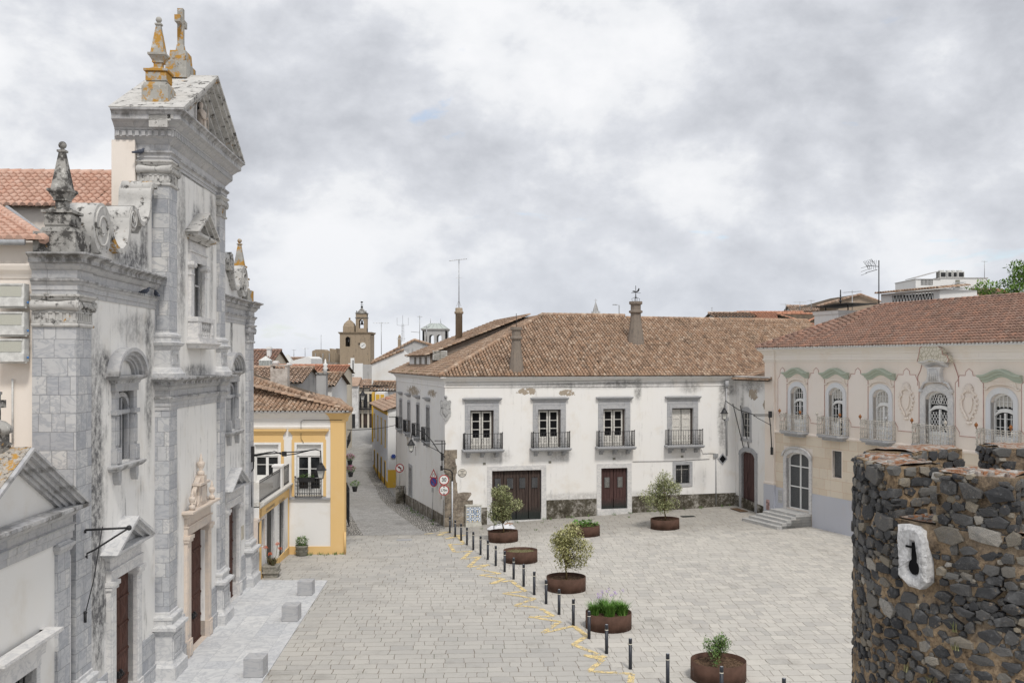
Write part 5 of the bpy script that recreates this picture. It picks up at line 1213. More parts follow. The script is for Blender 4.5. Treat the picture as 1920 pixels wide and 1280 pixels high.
m = MB();m.box(-.06,.92,-.11,.4,2.2,10.1);m.sweep([(-.06,.4),(-.06,-.11),(.92,-.11),(.92,.0)],[(0,2.2),(.05,2.2),(.07,2.3),(.02,2.36),(0,2.4)]);part('pilaster',m,PKU,sp_)
pr = [(0,10.05),(.04,10.05),(.04,10.13),(.10,10.17),(.10,10.24),(.05,10.27),(.05,10.50),(.10,10.53),(.12,10.60),(.20,10.70),(.30,10.78),(.36,10.82),(.36,10.90),(0,10.92)]
m = MB();m.sweep([(-.06,8),(-.06,-.11),(.92,-.11),(.92,0),(PL_,0)],pr);part('cornice',m,CREAM,sp_)
m = MB();m.sweep([(.92,0),(PL_,0)],[(0,F0-.30),(.05,F0-.28),(.09,F0-.22),(.09,F0-.16),(.04,F0-.12),(0,F0-.1)]);part('string_course',m,PKU,sp_)
# decorated panels outlined in red
def outline(m,pts,r,y=-.02): m.tube([(x,y,z) for x,z in pts],r,4,closed=True)
def panel_shape(a,b,z0,z1):
    c = (a+b)/2;q = .26;T = []
    T += [(a,z0+.5),(a,z1-.55)];T += [(a+q*.5,z1-.45),(a+q,z1-.18)];T += [(c-.24,z1-.18),(c-.2,z1+.02),(c,z1+.16),(c+.2,z1+.02),(c+.24,z1-.18)]
    T += [(b-q,z1-.18),(b-q*.5,z1-.45),(b,z1-.55),(b,z0+.5),(b-q*.4,z0+.38),(b-q,z0+.18),(b-q,z0),(a+q,z0),(a+q,z0+.18),(a+q*.4,z0+.38)]
    return T
pan = [(1.2,WX[0]-1.02),(WX[0]+1.02,WX[1]-1.02),(WX[1]+1.02,WX[2]-1.02),(WX[2]+1.02,WX[3]-1.22),(WX[3]+1.22,WX[4]-1.1),(WX[4]+1.1,WX[5]-1.1),(WX[5]+1.1,26.0)]
for k,(a,b) in enumerate(pan):
    T = panel_shape(a,b,6.35,9.55);m = MB();m.prism(T[::-1],-.012,0);pp = part('wall_panel',m,PKP,sp_)
    m = MB();outline(m,T,.017,-.012);part('outline',m,REDL if k < 4 else REDL,pp)
    for zc,xc in ((6.42,a+.05),(6.42,b-.05)): 
        pass
# relief cartouches
def cartouche(c,z):
    m = MB();r2 = random.Random(5)
    m.prism([(c-.22,z+.30),(c+.22,z+.30),(c+.26,z),(c+.16,z-.35),(c,z-.52),(c-.16,z-.35),(c-.26,z)][::-1],-.07,0)
    for sg in (-1,1):
        m.tube([(c+sg*x,-.06,z+q) for x,q in spl([(.10,.62),(.34,.48),(.30,.28),(.44,.10),(.40,-.25),(.24,-.52),(.06,-.82)],5)],.055,6)
        for (x,q) in ((.42,.42),(.5,.2),(.52,-.02),(.46,-.25),(.40,-.42),(.26,-.66),(.12,-.95),(.2,.62)): m.ball((c+sg*x,-.04,z+q),.075,6)
    for k in range(7): a = RAD(25+k*21.7);m.tube([(c,-.05,z+.55),(c+.32*math.cos(a),-.06,z+.55+.42*math.sin(a))],[.03,.06],6)
    m.ball((c,-.05,z-.98),.09,6);return m
part('cartouche',cartouche(sum(pan[3])/2,8.0),PKU,sp_);part('cartouche',cartouche(sum(pan[4])/2,8.0),PKU,sp_)
# painted crest above the balcony window of honour
def crest_mat():
    g = G('painted_crest');v = g.vor(5.0,None,'DISTANCE_TO_EDGE');n = g.noise(6,6,.7)
    c = g.mix(g.step(v,.10,.03),(.66,.62,.53),(.42,.38,.29));c = g.mix(g.M('MULTIPLY',g.step(n,.5,.65),.5),c,(.50,.46,.38));g.bump(n,.3,.02);return g.done(c,.95,.1)
c = WX[3];m = MB();T = [(c-.95,10.06),(c-.85,10.35),(c-.75,10.78),(c-.3,10.98),(c+.3,10.92),(c+.72,10.72),(c+.78,10.42),(c+1.05,10.38),(c+1.18,10.15),(c+1.1,10.03)]
cm = MB();cm.prism(T[::-1],-.40,-.1);cr_ = part('painted_crest',cm,crest_mat(),sp_)
m = MB();m.tube([(x,-.405,z) for x,z in T],.018,4);m.tube([(x,-.015,z) for x,z in ((c-.98,10.02),(c-1.12,9.6),(c-1.3,9.3),(c-1.32,8.8))],.018,4);m.tube([(x,-.03,z) for x,z in ((c+1.12,10.0),(c+1.3,9.6),(c+1.42,9.3),(c+1.44,8.8))],.018,4);part('outline',m,REDL,cr_)
def wavecornice(c,hw,z,th,dep,rise=.32):
    """ogee-shaped hood: profile swept along a bow-shaped line"""
    m = MB();n = 22;prof = [(.0,0),(.05,0),(.06,.10),(.14,.13),(.16,.22),(.26,.27),(.30,.33),(.30,.38),(0,.40)]
    vs = [];fs = [];k = len(prof)
    for i in range(n+1):
        t = -1+2*i/n;x = c+hw*t;zz_ = z+rise*(.5+.5*math.cos(math.pi*min(1,abs(t)*1.12)))
        for o,q in prof: vs.append((x+(o*.35 if i == n else (-o*.35 if i == 0 else 0)),-o*dep/.30,zz_+q*th/.4))
    for i in range(n):
        for a in range(k-1): fs.append((i*k+a,(i+1)*k+a,(i+1)*k+a+1,i*k+a+1))
    fs += [tuple(range(k-1,-1,-1)),tuple(range(n*k,(n+1)*k))];m.add(vs,fs);return m
def arch_surround(c,w,z0,zs,rise,t,y,dep):
    m = MB()
    m.box(c-w-t,c-w,y,dep,z0,zs);m.box(c+w,c+w+t,y,dep,z0,zs)
    A = arc(c,zs,w+t,rise+t*1.1,180,0,14);B = arc(c,zs,w,rise,180,0,14)
    for i in range(14): m.prism([A[i],A[i+1],B[i+1],B[i]],y,dep)
    return m
def scroll_rail(m,hw,dp,z0,z1,n):
    pth = [(-hw,-.03)]+[(-hw,-dp*.72)]+[(-hw*.8,-dp*.95)]+[(hw*.8,-dp*.95)]+[(hw,-dp*.72),(hw,-.03)]
    for zz_ in (z0+.05,z1-.02,z1-.12): m.tube([(x,y,zz_) for x,y in pth],.02,5)
    P_ = [Vector((x,y,0)) for x,y in pth];tot = sum((P_[i+1]-P_[i]).length for i in range(len(P_)-1));
    def at(s):
        for i in range(len(P_)-1):
            l = (P_[i+1]-P_[i]).length
            if s <= l+1e-6: return P_[i]+(P_[i+1]-P_[i])*(s/l),(P_[i+1]-P_[i]).normalized()
            s -= l
        return P_[-1],(P_[-1]-P_[-2]).normalized()
    N_ = int(tot/.17)
    for k in range(N_+1):
        p,d = at(tot*k/N_);m.tube([(p.x,p.y,z0),(p.x,p.y,z1)],.013 if k % 3 else .02,5)
        if k < N_:
            p,d = at(tot*(k+.5)/N_)
            for zc,r in ((z0+.25,.075),(z0+.52,.065),(z0+.80,.075)):
                m.tube([(p.x+d.x*r*math.cos(a_),p.y+d.y*r*math.cos(a_),zc+r*1.25*math.sin(a_)*(1-.1*i)) for i,a_ in enumerate((0,.9,1.8,2.7,3.6,4.5))],.012,4)
fin_mats = [(RUST,RUST),(IRONW,RUST),(RUST,STEEL),(RUST,IRONW),(RUST,RUST),(RUST,RUST)]
for k,(c,w) in enumerate(zip(WX,WWd)):
    big = (k == 3)
    m = arch_surround(c,w,F0-.02,8.10,.45,.26 if not big else .36,-.07,.4)
    ws = part('window_surround',m,MARBL if big else plaster('pale_blue_surround%d' % k,(.66,.675,.70),amt=.25),sp_)
    if not big:
        part('green_hood',wavecornice(c,w+.48,9.05,.38,.34,.28),GREENM,sp_)
        A = arc(c,8.72,w+.20,.26,180,0,12);m = MB();m.tube([(x,-.05,z) for x,z in [(c-w-.36,8.74)]+A+[(c+w+.36,8.74)]],.045,6);m.prism(A+[(c+w+.1,9.08),(c-w-.1,9.08)],-.04,0);part('hood_frieze',m,PKU,sp_)
    else:
        m = MB();m.prism([(c-.52,9.0),(c+.52,9.0),(c+.40,9.35),(c+.44,9.68),(c+.55,9.78),(c-.55,9.78),(c-.44,9.68),(c-.40,9.35)],-.26,0)
        for q in range(5): m.tube([(c-.3+q*.15,-.28,9.05),(c-.22+q*.11,-.30,9.66)],.05,6)
        m.tube([(c-1.0,-.08,8.62),(c-.8,-.1,8.95),(c-.55,-.12,9.02)],.07,6);m.tube([(c+1.0,-.08,8.62),(c+.8,-.1,8.95),(c+.55,-.12,9.02)],.07,6);m.ball((c-1.02,-.08,8.55),.12,8);m.ball((c+1.02,-.08,8.55),.12,8)
        part('crown',m,MARBL,ws);part('hood',wavecornice(c,.78,9.78,.30,.42,.12),MARBL,sp_)
    # glazing
    y = .24;zt = 7.55
    m = MB();m.box(c-w,c-w+.08,y-.05,y+.05,F0,8.2);m.box(c+w-.08,c+w,y-.05,y+.05,F0,8.2)
    A = arc(c,8.10,w,.45,180,0,12);B = arc(c,8.06,w-.09,.38,180,0,12)
    for i in range(12): m.prism([A[i],A[i+1],B[i+1],B[i]],y-.05,y+.05)
    A = arc(c,7.40,w,.33,180,0,12);B = arc(c,7.36,w-.07,.28,180,0,12)
    for i in range(12): m.prism([A[i],A[i+1],B[i+1],B[i]],y-.07,y+.05)
    m.prism([(c-w,7.30)]+[(a_,b_-.06) for a_,b_ in A[1:-1]]+[(c+w,7.30),(c+w,7.5),(c+w*.5,7.78),(c,7.84),(c-w*.5,7.78),(c-w,7.5)][::1],y-.045,y+.04) if False else None
    m.prism([(a_,b_-.01) for a_,b_ in A]+[(c+w,7.50),(c+w*.5,7.78),(c,7.82),(c-w*.5,7.78),(c-w,7.50)],y-.04,y+.04)
    if k != 1: m.box(c-.05,c+.05,y-.06,y+.04,F0,7.6)
    else: m.box(c-.03,c+.05,y-.06,y+.04,F0,7.6)
    m.box(c-w+.08,c+w-.08,y-.04,y+.04,8.44,8.5)
    if not big:
        for q in range(1,5): xx = c-w+.08+(2*w-.16)*q/5;m.box(xx-.014,xx+.014,y-.03,y+.02,7.85,8.45)
        m.box(c-w+.08,c+w-.08,y-.03,y+.02,8.13,8.16)
        for sg in ((-1,1) if k != 1 else (-1,)):
            xx = c+sg*(w-.05)*.52;m.box(xx-.014,xx+.014,y-.03,y+.02,F0+.7,7.5)
            for q in range(4): zz_ = F0+.72+q*.40;m.box(min(c+sg*.05,c+sg*(w-.08)),max(c+sg*.05,c+sg*(w-.08)),y-.03,y+.02,zz_-.014,zz_+.014)
            m.box(min(c+sg*.05,c+sg*(w-.08)),max(c+sg*.05,c+sg*(w-.08)),y-.04,y+.03,F0,F0+.68)
        if k == 1: m.box(c+w-.12,c+w-.06,y-.02,y+.5,F0,7.5)
    else:
        for sg in (-1,1):
            x0_,x1_ = (c-w+.08,c-.05) if sg < 0 else (c+.05,c+w-.08);st = .30;ww_ = x1_-x0_
            for q in range(-6,12):
                for dr in (1,-1):
                    z0_ = F0+.66+q*st;z1_ = z0_+dr*ww_*1.55;pa = (x0_,z0_ if dr > 0 else z0_+ww_*1.55);pb = (x1_,pa[1]+dr*ww_*1.55)
                    # clip to the light
                    t0,t1 = 0.0,1.0;lo_,hi_ = F0+.66,7.46
                    dz_ = pb[1]-pa[1]
                    ta,tb = (lo_-pa[1])/dz_,(hi_-pa[1])/dz_;t0 = max(0,min(ta,tb));t1 = min(1,max(ta,tb))
                    if t1-t0 < .05: continue
                    m.tube([(pa[0]+(pb[0]-pa[0])*t0,y-.01,pa[1]+dz_*t0),(pa[0]+(pb[0]-pa[0])*t1,y-.01,pa[1]+dz_*t1)],.017,4)
            m.box(x0_,x1_,y-.04,y+.03,F0,F0+.66)
        for q in range(9):
            xx = c-w+.1+(2*w-.2)*q/8;m.tube([(xx-.14,y-.01,7.86),(xx+.14,y-.01,8.4)],.017,4);m.tube([(xx+.14,y-.01,7.86),(xx-.14,y-.01,8.4)],.017,4)
        m.tube([(c+.12*math.cos(q),y-.03,8.13+.22*math.sin(q)) for q in (0,.8,1.57,2.35,3.14,3.93,4.7,5.5)],.03,5,closed=True)
    wf = part('window_frame',m,WPAINT,ws)
    m = MB();m.box(c-w,c+w,y+.06,y+.07,F0,8.6);part('pane',m,[GLASS,GLASSG][0],wf) if k not in (2,) else part('curtain',m,CURT,wf)
    if k in (0,4,1):
        m = MB();m.box(c+.3,c+w-.04,y+.05,y+.055,F0+.7,8.4) if k == 0 else m.box(c-w+.1,c+w-.1,y+.05,y+.055,7.9,8.4)
        part('curtain',m,CURT,wf)
    # balcony
    m = MB();bw = 1.12 if not big else 1.25;pts = [(-bw,.05),(-bw,-.52),(-bw*.8,-.70),(bw*.8,-.70),(bw,-.52),(bw,.05)]
    m.prismz([(c+x,y_) for x,y_ in pts],F0-.12,F0-.02);m.prismz([(c+x*.93,y_*.9) for x,y_ in pts],F0-.20,F0-.12);m.prismz([(c+x*.8,y_*.6) for x,y_ in pts],F0-.34,F0-.20)
    bb_ = part('balcony',m,STEPM if False else SURR,sp_)
    m = MB();scroll_rail(m,bw-.04,.68,F0-.02,F0+1.05,12);m.shift(c,0,0);part('railing',m,IRONW,bb_)
    for j,sg in enumerate((-1,1)):
        m = MB();xx = c+sg*(bw-.12)*1.0;yy = -.58;zb = F0+1.03;m.tube([(xx,yy,zb),(xx,yy,zb+.1)],.025,6);m.ball((xx,yy,zb+.17),.085,8,1.2);m.lathe(xx,yy,[(.03,zb+.25),(.001,zb+.34)],6)
        part('finial',m,fin_mats[k][j],bb_)
# door of honour with glazed grille, small window, meters
m = arch_surround(cd,hwd,dbot-.1,dtop-.42,.42,.26,-.07,.35);m.tube([(x,-.12,z) for x,z in arc(cd,dtop-.30,hwd+.30,.62,180,0,12)],.07,6);ds = part('door_surround',m,MARBL,sp_)
m = MB();y = .2
m.box(da,da+.08,y,y+.06,dbot,dtop-.3);m.box(dbb-.08,dbb,y,y+.06,dbot,dtop-.3);m.box(cd-.05,cd+.05,y-.01,y+.06,dbot,dtop);
for q in (dbot,dbot+1.35,dbot+2.62): m.box(da,dbb,y-.005,y+.055,q,q+.07)
A = arc(cd,dtop-.42,hwd,.42,180,0,12);B = arc(cd,dtop-.45,hwd-.09,.36,180,0,12)
for i in range(12): m.prism([A[i],A[i+1],B[i+1],B[i]],y,y+.06)
dl = part('door_leaf',m,WPAINT,ds)
def mesh_glass():
    g = G('wire_mesh_glass');n = g.noise(60,3,.6);c = g.mix(g.step(n,.35,.65),(.035,.037,.04),(.13,.135,.14));return g.done(c,.5,.4)
MG = mesh_glass()
m = MB();m.box(da,dbb,y+.07,y+.08,dbot,dtop);part('pane',m,MG,dl)
m = MB();m.box(sa-.05,sb_+.05,-.03,.1,3.24,3.3);m.box(sa-.05,sa,-.03,.2,3.3,4.85);m.box(sb_,sb_+.05,-.03,.2,3.3,4.85);m.box(sa-.05,sb_+.05,-.03,.1,4.85,4.9);ws = part('window_surround',m,PKU,sp_)
m = MB();m.box(sa,sb_,.14,.16,3.3,4.85);part('pane',m,MG,ws)
m = MB();m.box(1.30,1.72,-.075,-.05,1.15,1.95);part('meter_cover',m,STEPM,sp_)
m = MB();m.box(.20,.52,-.19,-.15,.55,1.2);part('meter_cover',m,flat('graffitied_cover',(.40,.26,.24),var=.6,sc=7),sp_)
m = MB();m.box(0,PL_,.9,1.0,-.5,10.5);part('dark_interior',m,DARK,sp_)
# steps: three-sided, rising to the door
m = MB();gs = .07;H_ = (dbot-.04-gs)/5
for k in range(5):
    e = 1.55-k*.34;m.prismz([(cd-1.15-e*.75,.0),(cd-1.15-e*.75,-.95-e),(cd+1.15+.15,-.95-e),(cd+1.3,0)],gs-.3,gs+H_*(k+1))
single('entrance_steps',m,STEPM,'grey stone steps rising to the arched glass door of the salmon palace','steps',P)
# roof
PO = .5;PD = 4.9;PR = 13.5;sl2 = (PR-PE)/(PD+PO);l2 = math.hypot(PR-PE,PD+PO);V7 = (0,(PD+PO)/l2,(PR-PE)/l2)
m = MB();tiles(m,(-PO,-PO,PE),(1,0,0),V7,PL_+PO,lambda s: 0,lambda s: min(l2,s*l2/(PD+PO)),.22,.34,idb=21)
roofplane(m,[(-PO,-PO,PE-.02),(PL_,-PO,PE-.02),(PL_,PD,PR-.02),(PD,PD,PR-.02)])
tiles(m,(-PO,2*PD+PO,PE),(0,-1,0),((PD+PO)/l2,0,(PR-PE)/l2),2*PD+2*PO,lambda s: 0,lambda s: min(l2,s*l2/(PD+PO),(2*PD+2*PO-s)*l2/(PD+PO)),.24,.36,idb=22)
roofplane(m,[(-PO,-PO,PE-.02),(PD,PD,PR-.02),(-PO,2*PD+PO,PE-.02)]);roofplane(m,[(PD,PD,PR),(PL_,PD,PR),(PL_,2*PD+PO,PE),(-PO,2*PD+PO,PE)])
ridge(m,(-PO,-PO,PE+.08),(PD,PD,PR+.06),.12,.40,5);ridge(m,(PD,PD,PR+.06),(PL_,PD,PR+.06),.13,.42,6)
roof2 = part('roof',m,T_RED,sp_)
m = MB();m.box(-PO+.1,PL_,-PO+.06,0,PE-.10,PE-.03)
for k in range(int((PL_+PO)/.22)): x = -PO+.11+k*.22;m.prism(arc(x,PE-.03,.07,.07,0,180,6),-PO-.035,-PO+.03)
part('eaves_mortar',m,WPAINT,roof2)
# --- things standing behind the ridge
def PB(px,py,d): return P.Y(px,py,d)
a = PB(1527,600,7.2);b = PB(1572,600,7.2)
m = MB();bx0,bx1 = a[0],b[0];zt = PB(1550,583,7.2)[1];zb = 11.5
m.box(bx0,bx1,7.2,9.4,zb,zt);m.sweep([(bx0,9.4),(bx0,7.2),(bx1,7.2),(bx1,9.4)],[(0,zt-.25),(.06,zt-.25),(.08,zt-.1),(.12,zt),(0,zt)]);lb = part('broad_chimney',m,FARG if False else FARW,roof2)
m = MB();m.hexa([(bx0-.1,7.0,zt+.30),(bx1+1.1,7.0,zt+.42),(bx1+1.1,9.6,zt+.42),(bx0-.1,9.6,zt+.30),(bx0-.1,7.0,zt+.34),(bx1+1.1,7.0,zt+.46),(bx1+1.1,9.6,zt+.46),(bx0-.1,9.6,zt+.34)])
for q in (bx0+.2,bx1): m.box(q-.03,q+.03,8,8.06,zt-.1,zt+.36)
part('cover_plate',m,IRON,lb)
m = MB();qx = (bx0+bx1)/2;m.tube([(qx+.3,8.2,zt+.4),(qx+.3,8.2,zt+1.5)],.04,6)
for q in range(4): m.ball((qx+.3,8.2,zt+.7+q*.2),.09-.015*q,6)
single('iron_finial',m,IRON,'dark iron finial above the broad chimney at the left end of the salmon palace roof','finial',P)
dz0 = 7.4;a = PB(1652,575,dz0);b = PB(1762,575,dz0);zt = PB(1652,553,dz0)[1]
vent = thing('lattice_dormer','white rooftop dormer with zigzag lattice openings behind the salmon palace ridge','dormer',P)
m = MB();m.panel((a[0],b[0]),(12.3,zt+.05),[(a[0]+(b[0]-a[0])*.20,a[0]+(b[0]-a[0])*.90,zt-.62,zt-.1)],dz0,dz0+.15);m.box(a[0],a[0]+.15,dz0+.15,dz0+3,12.3,zt+.05);m.box(b[0]-.15,b[0],dz0+.15,dz0+3,12.3,zt+.05);part('wall',m,FARW,vent)
m = MB();xx0,xx1 = a[0]+(b[0]-a[0])*.20,a[0]+(b[0]-a[0])*.90;n = 13
for k in range(n):
    p0 = xx0+(xx1-xx0)*k/n;p1 = xx0+(xx1-xx0)*(k+1)/n
    m.tube([(p0,dz0-.01,zt-.62),((p0+p1)/2,dz0-.01,zt-.1),(p1,dz0-.01,zt-.62)],.035,4)
part('lattice',m,WPAINT,vent)
m = MB();m.box(a[0]+.16,b[0]-.16,dz0+1.6,dz0+1.7,12,zt);part('dark_interior',m,DARK,vent)
m = MB();tiles(m,(a[0]-.25,dz0-.3,zt+.05),(1,0,0),(0,.995,.10),b[0]-a[0]+.5,lambda s: 0,lambda s: 2.6,.24,.36,idb=31);roofplane(m,[(a[0]-.25,dz0-.3,zt+.02),(b[0]+.25,dz0-.3,zt+.02),(b[0]+.25,dz0+3,zt+.3),(a[0]-.25,dz0+3,zt+.3)]);part('roof',m,T_OLD,vent)
def yagi(m,x,y,z0,z1,boom,n,el,ang=0.0,big=False):
    m.tube([(x,y,z0),(x,y,z1)],.025,5);ca,sa_ = math.cos(ang),math.sin(ang)
    zb = z1-.12;m.tube([(x-boom*.5*ca,y-boom*.5*sa_,zb),(x+boom*.5*ca,y+boom*.5*sa_,zb)],.018,4)
    for k in range(n):
        t = -boom*.5+boom*k/(n-1);e = el*(1-.25*k/n);m.tube([(x+t*ca-e*sa_*.5,y+t*sa_+e*ca*.5,zb),(x+t*ca+e*sa_*.5,y+t*sa_-e*ca*.5,zb)],.010,4)
m = MB();q = PB(1648,560,6.6);z1 = PB(1648,488,6.6)[1];x = q[0]
m.tube([(x,6.6,12.5),(x,6.6,z1)],.035,6);
for k in range(7): t = k/6;m.tube([(x-.15-.75*t,6.6-.1,z1-.35+.25*math.sin(k)),(x-.35-.75*t,6.3,z1+.12-.1*t)],.012,4)
m.tube([(x,6.6,z1-.4),(x-1.0,6.5,z1-.25)],.02,5)
for k in range(5): m.tube([(x-.2-.18*k,6.5,z1-.55),(x-.12-.18*k,6.5,z1+.02)],.012,4)
for k in range(3): m.tube([(x-1.0,6.5,z1-.75+.22*k),(x-1.55,6.5,z1-.85+.24*k)],.014,4)
m.tube([(x-.05,6.5,z1-.6),(x-1.1,6.5,z1-.72)],.02,5);m.tube([(x-.3,6.6,z1-2.7),(x+.3,6.6,z1-2.7)],.012,4)
single('tv_antenna',m,IRON,'tall mast with tangled aerial beside the lattice dormer','antenna',P,'rooftop antennas')
m = MB();q = PB(1598,575,9.0);z1 = PB(1598,544,9.0)[1];yagi(m,q[0],9.0,12.2,z1,1.5,9,.35,.2);single('tv_antenna',m,STEEL,'low antenna with a long horizontal boom behind the broad chimney','antenna',P,'rooftop antennas')
# ================================================================ yellow trimmed house (left of the street)
YH = Frame(-9.06,53.7,1.0,.018)
yh = thing('yellow_trimmed_house','white corner house with ochre trim, hipped tile roof and long terrace balcony','building',YH)
ye = 7.42
wx0,wx1 = YH.Y(556.5,880)[0],YH.Y(602,880)[0];wz1,wz0 = YH.Y(580,833)[1],YH.Y(580,931)[1]
ux0,ux1 = YH.Y(479,860)[0],YH.Y(521,860)[0]
print('yh',wx0,wx1,wz0,wz1,ux0,ux1)
XLW = -12.5
m = MB();m.panel((XLW,0),(-1.2,ye-.05),[(wx0,wx1,wz0,wz1),(ux0,ux1,3.6,wz1)],0,.35);m.prismz([(0,.35),(-3.1,16),(-3.5,16),(-.4,.35)],-1.5,ye-.05);part('wall',m,YW,yh)
m = MB();cx0 = YH.Y(620,900)[0]
m.box(cx0,.03,-.06,.0,-.9,ye-.5);m.prismz([(.04,-.03),(-2.86,15),(-2.95,15),(-.03,.3)],-.9,.25);m.box(cx0,.03,0,.6,-.9,ye-.5)
m.sweep([(cx0,0),(cx0,-.06),(.03,-.06),(.03,1.2)],[(0,ye-.62),(.03,ye-.55),(.04,ye-.42),(.10,ye-.30),(.20,ye-.16),(.26,ye-.12),(.26,ye-.05),(0,ye-.03)])
m.box(-2.98,cx0,-.045,0,-.9,.12)
part('ochre_pilaster',m,YEL,yh)
m = MB();m.sweep([(XLW,0),(cx0,0)],[(0,ye-.95),(.03,ye-.95),(.05,ye-.85),(.02,ye-.82),(.02,ye-.4),(.06,ye-.34),(.14,ye-.2),(.2,ye-.12),(.2,ye-.05),(0,ye-.03)]);part('cornice',m,YW,yh)
def ytrim(c,hw,z0,z1,full=True):
    m = MB();o = .27;zc = z1+.26
    m.box(c-hw-o,c-hw-.12,-.05,0,z0-.05,zc);m.box(c+hw+.12,c+hw+o,-.05,0,z0-.05,zc);m.box(c-hw-.12,c+hw+.12,-.05,0,z1+.12,zc)
    m.box(c-hw-o+.04,c+hw+o-.04,-.045,0,zc,zc+.30)
    m.sweep([(c-hw-.25,0),(c-hw-.25,-.045),(c+hw+.25,-.045),(c+hw+.25,0)],[(0,zc+.28),(.03,zc+.28),(.05,zc+.36),(.13,zc+.44),(.17,zc+.48),(.17,zc+.56),(0,zc+.58)])
    t = part('ochre_surround',m,YEL,yh)
    m = MB();m.box(c-hw-.12,c-hw,-.07,.2,z0,z1);m.box(c+hw,c+hw+.12,-.07,.2,z0,z1);m.box(c-hw-.12,c+hw+.12,-.07,.2,z1,z1+.12);part('white_frame',m,WPAINT,t)
    m = MB();n = 9;zz_ = z1-.62
    for k in range(n): m.prismx([(.10,zz_+k*.07),(.085,zz_+k*.07+.035),(.10,zz_+k*.07+.068),(.16,zz_+k*.07+.068),(.16,zz_+k*.07)],c-hw,c+hw)
    part('roller_shutter',m,WPAINT,t)
    m = MB();zt = z1-.62;y = .14
    m.box(c-hw,c-hw+.09,y,y+.06,z0,zt);m.box(c+hw-.09,c+hw,y,y+.06,z0,zt);m.box(c-.07,c+.07,y,y+.06,z0,zt);m.box(c-hw,c+hw,y,y+.06,zt-.07,zt);m.box(c-hw,c+hw,y,y+.06,z0,z0+.35)
    for q in (z0+.9,z0+1.4): m.box(c-hw+.09,c+hw-.09,y+.01,y+.05,q,q+.03)
    fr = part('window_frame',m,WPAINT,t);m = MB();m.box(c-hw,c+hw,y+.06,y+.07,z0,zt);part('pane',m,GLASS,fr);return t
wc = (wx0+wx1)/2;hwi = (wx1-wx0)/2
ytrim(wc,hwi,wz0+.08,wz1);ytrim((ux0+ux1)/2,hwi,3.6,wz1)
m = MB();m.box(wc-hwi-.5,wc+hwi+.5,-.14,0,wz0-.12,wz0-.04);sill = part('window_sill',m,SURR,yh)
m = MB();
for zz_ in (wz0+.02,wz0+1.02): m.tube([(wc-hwi-.05,-.02,zz_),(wc-hwi-.05,-.2,zz_),(wc+hwi+.05,-.2,zz_),(wc+hwi+.05,-.02,zz_)],.022,5)
n = 11
for k in range(n+1):
    xx = wc-hwi-.05+(2*hwi+.1)*k/n;m.tube([(xx,-.2,wz0+.02),(xx,-.2,wz0+1.02)],.013,5)
    if k < n: a_ = xx+(hwi+.05)/n;m.tube([(a_+.045*math.cos(t),-.2,wz0+.62+.045*math.sin(t)) for t in (0,1.57,3.14,4.7)],.016,4,closed=True);m.tube([(a_+.05*math.cos(t),-.2,wz0+.16+.08*math.sin(t)) for t in (0,1.05,2.1,3.14)],.013,4);m.tube([(a_+.05*math.cos(t),-.2,wz0+.86-.06*math.sin(t)) for t in (0,1.05,2.1,3.14)],.013,4)
m.ball((wc-hwi-.05,-.2,wz0+1.1),.05);part('railing',m,IRON,sill)
r_ = random.Random(9)
fb = thing('window_box','dark flower box of low greenery hung on the balcony of the yellow-trimmed house','flower box',YH);m = MB();m.taper(wc-.1,-.14,.42,.09,wz0+.84,.46,.12,wz0+1.06);part('box',m,IRON,fb)
def leaves(m,c,rad,n,s,rr,shape=None,flat_=.0,top=.0):
    """scatter small leaf faces through an ellipsoid shell"""
    for k in range(n):
        a = rr.uniform(0,6.283);u = rr.uniform(-1+top,1);q = math.sqrt(max(0,1-u*u));d = rr.uniform(.55,1.0)**.7
        x,y,z = c[0]+rad[0]*q*math.cos(a)*d,c[1]+rad[1]*q*math.sin(a)*d,c[2]+rad[2]*u*d
        b = rr.uniform(0,6.283);e = rr.uniform(-.6,1.2);l = s*rr.uniform(.6,1.3);w = l*.42
        d1 = (math.cos(b)*math.cos(e)*l,math.sin(b)*math.cos(e)*l,math.sin(e)*l);d2 = (-math.sin(b)*w*.5,math.cos(b)*w*.5,rr.uniform(-.2,.2)*w)
        uid = (rr.random()*9,rr.random()*9)
        m.add([(x,y,z),(x+d1[0]*.5+d2[0],y+d1[1]*.5+d2[1],z+d1[2]*.5+d2[2]),(x+d1[0],y+d1[1],z+d1[2]),(x+d1[0]*.5-d2[0],y+d1[1]*.5-d2[1],z+d1[2]*.5-d2[2])],[(0,1,2,3)],uv=[uid])
m = MB();leaves(m,(wc-.1,-.14,wz0+1.12),(.42,.13,.12),170,.09,r_);part('plants',m,LEAFB,fb)
# hipped roof
yo = .45;hr = .232;m = MB();dpt = 8.5;lY = math.hypot(dpt+yo,(dpt+yo)*hr);VY = (0,(dpt+yo)/lY,(dpt+yo)*hr/lY)
tiles(m,(XLW,-yo,ye),(1,0,0),VY,-XLW+yo,lambda s: 0,lambda s: min(lY,max(0.0,(-XLW+yo-s))*lY/(dpt+yo)),.23,.34,idb=41)
ux_,uy_ = -.194,.981
tiles(m,(yo,-yo,ye),(ux_,uy_,0),(-uy_*(dpt+yo)/lY,ux_*(dpt+yo)/lY,(dpt+yo)*hr/lY),16,lambda s: 0,lambda s: min(lY,s*1.45),.25,.36,idb=42)
zR2 = ye+(dpt+yo)*hr
roofplane(m,[(XLW,-yo,ye-.02),(yo,-yo,ye-.02),(-dpt,dpt,zR2-.02),(XLW,dpt,zR2-.02)]);roofplane(m,[(yo,-yo,ye-.02),(yo-3.2,16,ye-.02),(-dpt-1,16,zR2-.02),(-dpt,dpt,zR2-.02)])
